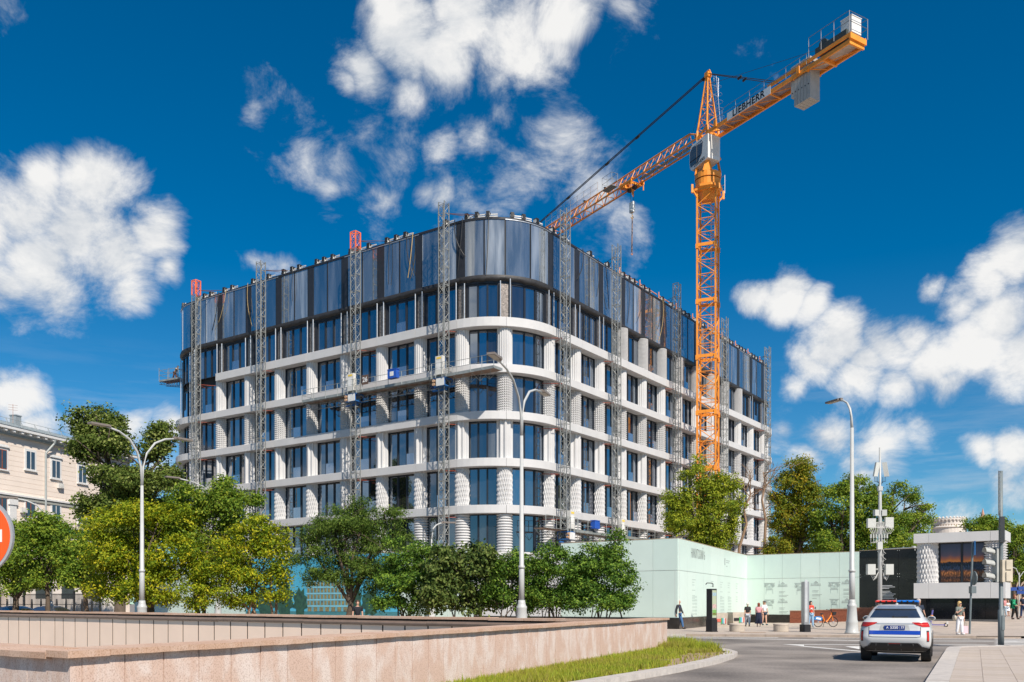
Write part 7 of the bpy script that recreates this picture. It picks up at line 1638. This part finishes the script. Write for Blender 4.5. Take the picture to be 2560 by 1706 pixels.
m = MB(); m.box((.135, py_-.031, pz_), (.004, .002, .10)); part('plate_rule', m, M_wt, pl, world=False)
# lower bumper
def dfx(z):
    if z > .47: e = .60+(.55-z)/.08*.06
    else: e = .66+(.47-z)/.10*.26
    return (-min(e, C.hw(z)-.005), min(e, C.hw(z)-.005))
df = part('diffuser', C.patch(dfx, .31, .545, .012, 26, 10), M_carb, pc, smooth=True, world=False)
m = MB()
for x in (-.48, -.165, .165, .48): m.beam(C.rear(x*1.05, .33, .02), C.rear(x, .52, .028), .022, .02)
m.path([C.rear(-.93, .40, .012), C.rear(-.70, .45, .018), C.rear(-.62, .545, .018)]+[C.rear(-.6+1.2*k/10, .552, .018) for k in range(11)]+[C.rear(.62, .545, .018), C.rear(.70, .45, .018), C.rear(.93, .40, .012)], .012, 5); part('diffuser_rib', m, mat('rib_grey', (0.11, 0.11, 0.115), .4), df, world=False)
m = MB(); a = C.rear(0, .535, .016); m.box((0, a.y, .535), (.3, .01, .022)); part('fog_light', m, M_tail, df, world=False)
m = MB(); m.box((0, 1.0, .30), (1.35, .5, .14)); m.box((0, 2.4, .28), (1.5, 2.6, .12)); m.tube((-.7, .88, .33), (.7, .88, .33), .05, 8); part('underbody', m, M_black, pc, world=False)
m = MB(); 
for y in (.88, 3.58):
    for sg in (-1, 1):
        vs = []
        for x, r in ((sg*.935, .46), (sg*.952, .46), (sg*.952, .39), (sg*.935, .39)): vs += [(x, y+r*math.cos(a), .365+r*math.sin(a)) for a in [R(-5+190*k/20) for k in range(21)]]
        m.add(vs, [(j*21+i, ((j+1) % 4)*21+i, ((j+1) % 4)*21+i+1, j*21+i+1) for j in range(4) for i in range(20)])
part('wheel_arch', m, M_carb, pc, world=False)
wheels(pc)
m = MB(); lz = 1.70
part('light_bar_base', MB().box((0, 1.62, 1.672), (1.12, .22, .035)), M_black, pc, world=False)
for sg, c, nm in ((-1, (.75, .05, .03), 'red_lens'), (1, (.01, .16, .60), 'blue_lens')):
    m = MB(); vs = []; n = 8
    for x in (0.01, .30, .56, .60): s_ = .6 if x > .58 else 1; vs += [(sg*x, 1.62+.13*s_*math.cos(2*PI*k/n), lz+.015+.045*s_*math.sin(2*PI*k/n)) for k in range(n)]
    m.add(vs, [(j*n+i, j*n+(i+1) % n, (j+1)*n+(i+1) % n, (j+1)*n+i) for j in range(3) for i in range(n)]+[tuple(range(n)), tuple(range(3*n, 4*n))]); lb = part(nm, m, mat(nm, c, .18, var=.1, coat=.5), pc, world=False)
    m = MB()
    for k in range(3): m.box((sg*(.13+.16*k), 1.50, lz+.015), (.05, .02, .05))
    part('lens_divider', m, M_black, lb, world=False)
m = MB(); m.path([(0, 1.45, 1.63), (0, 1.25, 1.72), (0, 1.05, 1.80)], .008, 5); m.ellipsoid((0, 1.4, 1.645), (.05, .09, .03), 8, 5); part('aerial', m, M_carw, pc, world=False)
# parked cars, only their roofs show above the wall
for px, Y, c, lab, hd in ((112, 64, (0.02, 0.035, 0.06), 'dark blue parked car behind the panelled wall near the slim tree', R(62)), (196, 66, (0.05, 0.05, 0.055), 'dark grey parked car behind the wall by the pale trunk', R(60))):
    q = at(px, Y, z=.0); t = thing('parked_car', lab, 'car', tuple(q-Vector((0, 2.0, 0))), hd, group='cars parked along the fence'); cc = Car(); k = .90
    sh = MB(); base = cc.shell(); sh.add([(v[0]*.95, v[1], v[2]*.93) for v in base.v], base.f); part('body', sh, mat('car_'+lab[:9].strip(), c, .25, coat=.6, var=.03), t, smooth=True, world=False)
    for sg in (-1, 1):
        sd = cc.side(.95, 2.9, 1.265, 1.55, sg, .03); s2 = MB(); s2.add([(v[0]*.95, v[1], v[2]*.93) for v in sd.v], sd.f); part('side_window', s2, M_cglass, t, smooth=True, world=False)
    s2 = cc.patch(lambda z: (-(0.665-.52*(z-1.255)), (0.665-.52*(z-1.255))), 1.255, 1.50, .03, 12, 6); s3 = MB(); s3.add([(v[0]*.95, v[1], v[2]*.93) for v in s2.v], s2.f); part('rear_window', s3, M_cglass, t, smooth=True, world=False)
    s3 = MB(); s3.add([(x*.95, cc.fy(z)+.03, z*.93) for x, z in ((-.62, 1.17), (.62, 1.17), (.50, 1.5), (-.50, 1.5))], [(0, 1, 2, 3)]); part('windscreen', s3, M_cglass, t, world=False)
    wheels(t)
# ------------------------------------------------------------------ people
DG = None
def skin_mesh(name, verts, edges, rad, mt, sub=1):
    me = bpy.data.meshes.new(name); me.from_pydata([tuple(v) for v in verts], edges, []); ob = bpy.data.objects.new(name, me); COL.objects.link(ob)
    md = ob.modifiers.new('skin', 'SKIN'); md.use_smooth_shade = True
    for i, r in enumerate(rad):
        d = me.skin_vertices[0].data[i]; d.radius = r if isinstance(r, tuple) else (r, r); d.use_root = (i == 0)
    sb = ob.modifiers.new('sub', 'SUBSURF'); sb.levels = sub; sb.render_levels = sub
    dg = bpy.context.evaluated_depsgraph_get(); out = bpy.data.meshes.new_from_object(ob.evaluated_get(dg)); out.materials.clear(); out.materials.append(mt)
    bpy.data.objects.remove(ob); bpy.data.meshes.remove(me); return out
M_skin = mat('skin', (0.56, 0.33, 0.24), .55, var=.05); M_skin2 = mat('skin_tan', (0.46, 0.26, 0.18), .55, var=.05)
_hand = None
def hand_mesh(mt, sg):
    """palm with four curled fingers of different lengths and a thumb leaving the side of the palm"""
    m = MB(); m.ellipsoid((0, 0, -.045), (.040, .016, .052), 8, 6)
    for k, (x, L) in enumerate(((-.028, .062), (-.010, .072), (.009, .068), (.026, .052))):
        m.path([(x, 0, -.08), (x, -.006, -.085-L*.45), (x*1.0, -.020, -.085-L*.8), (x, -.034, -.085-L)], .009, 5, [.0095, .009, .0085, .007])
    m.path([(-.034*sg, -.002, -.03), (-.056*sg, -.014, -.055), (-.058*sg, -.024, -.085)], .01, 5, [.012, .0105, .008]); return m.mesh('hand', mt, True)
def person(label, loc, rz, H, top, bottom, hair, shoes, sleeve='short', lower='trousers', stride=.0, arms=((0, 0), (0, 0)), haircut='short', skin=M_skin, bulk=1.0, female=False, lean=0.0, extra=None, group=None, hemlen=.0, bend=0.0):
    """arms: per side (forward swing of upper arm, elbow bend) in degrees; facing local -Y"""
    t = thing('person', label, 'person', loc, rz, group); h = H
    def fw(z, y0=0):     # lean / bend about the hips
        a = R(bend); zz = (z-.53)
        if zz > 0: return (y0-math.sin(a)*zz, .53+math.cos(a)*zz)
        return (y0, z)
    V = []; E = []; RD = []
    def add(x, y, z, r, p=None):
        V.append(Vector((x*h, y*h, z*h))); RD.append((r[0]*h, r[1]*h) if isinstance(r, tuple) else r*h)
        if p is not None: E.append((p, len(V)-1))
        return len(V)-1
    B = lambda x, y, z: (x, *fw(z, y))
    sw = .098 if female else .112
    pel = add(*B(0, 0, .53), (.075*bulk, .055*bulk)); sp_ = add(*B(0, 0, .63), (.066*bulk, .05*bulk), pel); ch = add(*B(0, .005, .74), (.078*bulk, .056*bulk), sp_); nk0 = add(*B(0, .005, .815), .035, ch); nk = add(*B(0, -.002, .85), .03, nk0)
    jw = add(*B(0, -.018, .882), (.036, .042), nk); hd = add(*B(0, -.006, .93), (.044, .052), jw); tp = add(*B(0, .0, .972), (.036, .042), hd); nose = add(*B(0, -.062, .915), .010, hd)
    J = {}
    for i, sg in enumerate((-1, 1)):
        s_ = add(*B(sg*sw, .005, .795), .036*bulk, ch); a1, a2 = R(arms[i][0]), R(arms[i][1]); sy, sz = V[s_].y/h, V[s_].z/h
        out = arms[i][2] if len(arms[i]) > 2 else .12
        ex, ey, ez = sg*(sw+.165*out), sy-math.sin(a1)*.165, sz-math.cos(a1)*.165
        wx, wy, wz = ex-sg*(arms[i][3] if len(arms[i]) > 3 else -.005), ey-math.sin(a1+a2)*.145, ez-math.cos(a1+a2)*.145
        e_ = add(ex, ey, ez, .025*bulk, s_); w_ = add(wx, wy, wz, .018, e_); J[sg] = (s_, e_, w_, a1+a2)
        hp = add(sg*.052, 0, .50, .056*bulk, pel); st = stride*sg
        kn = add(sg*.056, -st*.55-abs(stride)*.10, .285, .038*bulk, hp); an = add(sg*.058, -st+(0.02 if st < 0 else 0), .045+max(0, -st)*.12, .024, kn); toe = add(sg*.062, -st-.055, .016+max(0, -st)*.02, .018, an); J[('leg', sg)] = (hp, kn, an, toe)
    link('body', skin_mesh('body', V, E, RD, skin, 1), t)
    # clothes are slightly larger skins over the same joints
    def cloth(name, idx, grow, mt, cut=None):
        mp_ = {}; vv = []; ee = []; rr = []
        for k in idx: mp_[k] = len(vv); vv.append(V[k]); g = grow(k); r = RD[k]; rr.append((r[0]+g*h, r[1]+g*h) if isinstance(r, tuple) else r+g*h)
        for a, b in E:
            if a in mp_ and b in mp_: ee.append((mp_[a], mp_[b]))
        if cut:
            for (a, b, f, r) in cut: vv.append(V[a].lerp(V[b], f)); ee.append((mp_[a], len(vv)-1)); rr.append(r*h)
        return link(name, skin_mesh(name, vv, ee, rr, mt, 1), t)
    tm_, bm_ = mat('cloth_%s' % str(top), top, .85, var=.1, scale=9, bump=.25, bscale=30), mat('cloth_%s' % str(bottom), bottom, .85, var=.12, scale=9, bump=.25, bscale=30)
    idx = [pel, sp_, ch]+[J[s][0] for s in (-1, 1)]; cut = []
    if sleeve == 'long': idx += [J[s][1] for s in (-1, 1)]; cut = [(J[s][1], J[s][2], .9, .026) for s in (-1, 1)]
    else: cut = [(J[s][0], J[s][1], .75, .036*bulk) for s in (-1, 1)]
    cut += [(ch, nk0, .75, .042)]
    cloth('shirt', idx, lambda k: .014, tm_, cut)
    if lower == 'trousers':
        idx = [pel]+sum(([J[('leg', s)][0], J[('leg', s)][1], J[('leg', s)][2]] for s in (-1, 1)), []); cloth('trousers', idx, lambda k: .008 if k == pel else .013, bm_)
    elif lower == 'shorts':
        idx = [pel]+[J[('leg', s)][0] for s in (-1, 1)]; cloth('shorts', idx, lambda k: .014, bm_, [(J[('leg', s)][0], J[('leg', s)][1], .55, .058) for s in (-1, 1)])
    else:
        m = MB(); n = 26; vs = []
        prof = [(.60, .070*bulk), (.55, .088*bulk), (.45, .10*bulk), (hemlen+.12, .115*bulk), (hemlen, .125*bulk)]
        for z, r in prof:
            for k in range(n): a = 2*PI*k/n; q = 1+.07*math.cos(a*7)*(1 if z < .5 else .2); vs.append((r*q*math.cos(a)*h*1.05, (r*q*math.sin(a)*.78+.0)*h, z*h))
        m.add(vs, [(j*n+i, (j+1)*n+i, (j+1)*n+(i+1) % n, j*n+(i+1) % n) for j in range(len(prof)-1) for i in range(n)]); part('skirt', m, bm_, t, smooth=True, world=False)
    hm_ = mat('hair_%s' % str(hair), hair, .6, var=.25, scale=20, bump=.4)
    m = MB(); c = V[hd]; dz = Vector((0, 0, 0))
    bk_ = V[tp]-V[hd]
    m.ellipsoid((c.x, c.y+.018*h, c.z+.020*h), (.058*h, .060*h, .056*h), 12, 8)
    if haircut in ('long', 'bob'):
        L = .10 if haircut == 'long' else .05; m.ellipsoid((c.x, c.y+.030*h, c.z-L*.35*h), (.052*h, .036*h, (.055+L*.5)*h), 12, 8)
        for sg in (-1, 1): m.ellipsoid((c.x+sg*.040*h, c.y+.008*h, c.z-.02*h), (.018*h, .03*h, (.05+L*.35)*h), 8, 6)
    part('hair', m, hm_, t, smooth=True, world=False)
    m = MB()
    for sg in (-1, 1): m.ellipsoid((c.x+sg*.017*h, c.y-.047*h, c.z-.002*h), (.008*h, .006*h, .005*h), 6, 4)
    part('eyes', m, M_black, t, world=False)
    m = MB()
    for sg in (-1, 1): m.ellipsoid((c.x+sg*.047*h, c.y+.004*h, c.z-.008*h), (.007*h, .012*h, .018*h), 6, 5)
    m.box((c.x, c.y-.050*h, c.z-.036*h), (.026*h, .006*h, .005*h)); part('ears', m, skin, t, smooth=True, world=False)
    hnd = {}
    for sg in (-1, 1):
        s_, e_, w_, a = J[sg]; hm2 = hand_mesh(skin, sg); o = link('hand', hm2, t, loc=tuple(V[w_])); d = (V[w_]-V[e_]).normalized(); o.rotation_euler = (-d).to_track_quat('Z', 'Y').to_euler(); o.rotation_mode = 'XYZ'; hnd[sg] = V[w_]+d*.09*h
    sm = mat('shoe_%s' % str(shoes), shoes, .6, var=.1)
    for sg in (-1, 1):
        hp, kn, an, toe = J[('leg', sg)]; a, b = V[an], V[toe]; m = MB(); c = a.lerp(b, .55); m.ellipsoid((c.x, c.y-.008*h, max(.03*h, c.z-.005*h)), (.030*h, .078*h, .030*h), 10, 6); part('shoe', m, sm, t, smooth=True, world=False)
    if extra: extra(t, V, h, J, hnd, dict(pel=pel, sp=sp_, ch=ch, nk=nk, hd=hd, tp=tp))
    return t
def gp(px, Y, z=None): X = (px-CX)*Y/F; return (X, Y, sw_z(X, Y) if z is None else z)
def backpack(t, V, h, J, hn, k):
    m = MB(); c = V[k['ch']]; m.ellipsoid((c.x, c.y+.115*h, c.z-.06*h), (.10*h, .075*h, .14*h), 12, 8); part('backpack', m, mat('pack_navy', (0.04, 0.07, 0.17), .7), t, smooth=True, world=False)
    m = MB()
    for sg in (-1, 1): m.path([(sg*.07*h, c.y+.06*h, c.z+.05*h), (sg*.075*h, c.y-.01*h, c.z+.075*h), (sg*.08*h, c.y-.068*h, c.z), (sg*.085*h, c.y+.02*h, c.z-.12*h)], .012*h, 5)
    part('strap', m, mat('pack_navy', (0.04, 0.07, 0.17), .7), t, world=False)
def cap(t, V, h, J, hn, k):
    m = MB(); c = V[k['hd']]; m.ellipsoid((c.x, c.y+.002*h, c.z+.035*h), (.053*h, .058*h, .038*h), 12, 6); m.plate([(c.x+.04*h*math.cos(a), c.y-.045*h+.05*h*math.sin(a), c.z+.025*h) for a in [PI+PI*q/8 for q in range(9)]], (0, 0, 1), .006*h); part('cap', m, mat('cap_grey', (0.10, 0.11, 0.12), .8), t, smooth=True, world=False)
def jersey(t, V, h, J, hn, k):
    vs, fs = text_mb('91', .19*h/1.7, bold=.012); c = V[k['ch']]; m = MB(); m.add([(c.x+v[0], c.y-.085*h, c.z-.045*h+v[1]) for v in vs], fs); part('jersey_number', m, M_wt, t, world=False)
    m = MB(); p = hn[-1]; m.box((p.x, p.y-.02, p.z), (.07, .012, .14)); part('phone', m, M_black, t, world=False)
def shopper(t, V, h, J, hn, k):
    m = MB(); p = hn[1]; x, y, z = p.x+.02, p.y, p.z-.38; m.box((x, y, z-.02), (.30, .12, .36)); part('shopping_bag', m, mat('bag_pink', (0.72, 0.45, 0.50), .6), t, world=False)
    m = MB(); m.box((x-.156, y, z-.02), (.012, .122, .362)); part('bag_side', m, mat('bag_plum', (0.25, 0.06, 0.09), .6), t, world=False)
    m = MB(); m.path([(x-.06, y-.03, z+.15), (x-.03, y-.02, z+.32), (p.x, p.y, p.z-.02), (x+.04, y-.02, z+.32), (x+.07, y-.03, z+.15)], .006, 5); part('bag_handle', m, M_black, t, world=False)
    m = MB(); c = V[k['hd']]; m.box((c.x, c.y-.056*h, c.z), (.075*h, .01*h, .02*h)); part('sunglasses', m, M_black, t, world=False)
    m = MB(); q = V[k['pel']]; m.ellipsoid((q.x-.15*h, q.y+.04*h, q.z-.02*h), (.035*h, .08*h, .09*h), 10, 6); m.path([(q.x-.15*h, q.y+.03*h, q.z+.05*h), V[k['ch']]+Vector((-.1*h, -.02*h, .07*h))], .008*h, 5); part('shoulder_bag', m, mat('bag_cream', (0.6, 0.53, 0.42), .7), t, smooth=True, world=False)
def jacket(t, V, h, J, hn, k):
    M_gj = mat('jacket_green', (0.02, 0.34, 0.16), .7); c = V[k['ch']]
    for sg in (-1, 1):
        m = MB(); s_, e_, w_, a = J[sg]; m.path([V[s_], V[e_], V[w_]], .04*h, 8, [.052*h, .042*h, .036*h]); m.plate([(sg*.045*h, c.y-.075*h, c.z+.06*h), (sg*.13*h, c.y-.03*h, c.z+.05*h), (sg*.16*h, c.y+.03*h, c.z-.30*h), (sg*.10*h, c.y-.06*h, c.z-.30*h)], (0, -1, 0), .012*h); part('jacket', m, M_gj, t, smooth=False, world=False)
    m = MB(); m.plate([(-.13*h, c.y+.07*h, c.z+.06*h), (.13*h, c.y+.07*h, c.z+.06*h), (.16*h, c.y+.07*h, c.z-.30*h), (-.16*h, c.y+.07*h, c.z-.30*h)], (0, 1, 0), .012*h); part('jacket', m, M_gj, t, world=False)
def helmet(t, V, h, J, hn, k):
    m = MB(); c = V[k['tp']]; m.ellipsoid((c.x, c.y, c.z-.01*h), (.062*h, .068*h, .045*h), 12, 6); part('hard_hat', m, mat('hat_white', (0.75, 0.75, 0.72), .4), t, smooth=True, world=False)
person('man in dark jacket and jeans with navy backpack walking past the mint hoarding corner', gp(1697, 55.6), R(62), 1.80, (0.035, 0.035, 0.04), (0.05, 0.13, 0.28), (0.45, 0.36, 0.32), (0.02, 0.02, 0.022), 'long', stride=.13, arms=((-12, 12), (18, 12)), extra=backpack, skin=M_skin2)
person('white-haired woman in black shirt and pale patterned trousers walking away', gp(1869, 62.0), R(176), 1.60, (0.022, 0.022, 0.024), (0.38, 0.42, 0.47), (0.62, 0.58, 0.52), (0.15, 0.07, 0.05), stride=.07, arms=((8, 10), (-8, 14)), female=True, bulk=1.15)
person('woman with auburn hair in pink blouse and long navy skirt', gp(1897, 61.0), R(165), 1.60, (0.62, 0.30, 0.32), (0.012, 0.016, 0.04), (0.22, 0.06, 0.03), (0.55, 0.5, 0.45), lower='skirt', hemlen=.13, haircut='bob', arms=((10, 8), (16, 18)), female=True, bulk=1.2)
person('woman in grey cap, white T-shirt and dark shorts facing the camera', gp(1911, 65.5), R(20), 1.75, (0.66, 0.68, 0.70), (0.03, 0.045, 0.07), (0.35, 0.20, 0.09), (0.05, 0.12, 0.14), lower='shorts', haircut='long', stride=.05, arms=((6, 20), (10, 10)), female=True, extra=cap)
person('dark-haired woman in red number 91 jersey and wide jeans looking at her phone', gp(2027, 59.4), R(14), 1.72, (0.66, 0.05, 0.025), (0.25, 0.40, 0.56), (0.02, 0.015, 0.015), (0.4, 0.45, 0.5), haircut='long', stride=.05, arms=((20, 95, .1, .09), (2, 8)), female=True, extra=jersey)
person('grey-haired man in dark T-shirt standing behind the police car', gp(2297, 44.5, .12), R(10), 1.78, (0.018, 0.028, 0.05), (0.05, 0.055, 0.07), (0.42, 0.36, 0.32), (0.03, 0.03, 0.03), arms=((4, 8), (12, 14)), skin=M_skin2, stride=.04)
person('blonde woman in grey T-shirt and white trousers carrying a pink shopping bag', gp(2399, 45.2), R(16), 1.66, (0.16, 0.18, 0.16), (0.72, 0.73, 0.76), (0.62, 0.42, 0.17), (0.68, 0.68, 0.68), haircut='long', arms=((20, 125, .3, .12), (0, 4, .35)), female=True, stride=.03, extra=shopper)
person('red-haired woman in open green jacket and black clothes walking towards the camera', gp(2537, 63.0), R(24), 1.70, (0.012, 0.012, 0.013), (0.012, 0.012, 0.014), (0.28, 0.10, 0.05), (0.03, 0.02, 0.02), haircut='bob', stride=.07, arms=((10, 60), (-6, 20)), female=True, extra=jacket)
person('man in dark blue clothes at the far right edge', gp(2558, 70.0), R(190), 1.78, (0.012, 0.02, 0.045), (0.02, 0.04, 0.11), (0.03, 0.02, 0.015), (0.25, 0.06, 0.03), stride=.06, arms=((-8, 10), (10, 10)))
person('girl in white top and pale skirt walking on the far pavement', gp(2520, 78.0), R(10), 1.40, (0.68, 0.64, 0.62), (0.60, 0.66, 0.74), (0.25, 0.13, 0.06), (0.4, 0.25, 0.2), lower='skirt', hemlen=.34, haircut='long', arms=((20, 90, .1, .06), (20, 90, .1, .06)), female=True)
person('person in pink top partly hidden by the pavilion end', gp(2511, 76.0), R(200), 1.62, (0.55, 0.24, 0.24), (0.36, 0.44, 0.5), (0.12, 0.06, 0.04), (0.5, 0.5, 0.5), haircut='long', female=True, stride=.06, arms=((8, 8), (-8, 8)))
person('man in black polo shirt standing behind the panelled wall by the ash tree', (at(894, 45.5).x, 45.5, .06), R(18), 1.78, (0.012, 0.014, 0.02), (0.25, 0.27, 0.30), (0.06, 0.035, 0.025), (0.03, 0.03, 0.03), arms=((2, 6), (2, 6)))
wk = pw+ue*1.35
person('worker in white hard hat bending towards the facade on the left platform', tuple(wk), R(70), 1.80, (0.45, 0.42, 0.38), (0.10, 0.045, 0.03), (0.05, 0.03, 0.02), (0.05, 0.04, 0.03), stride=.10, bend=38, arms=((60, 20), (75, 10)), extra=helmet)
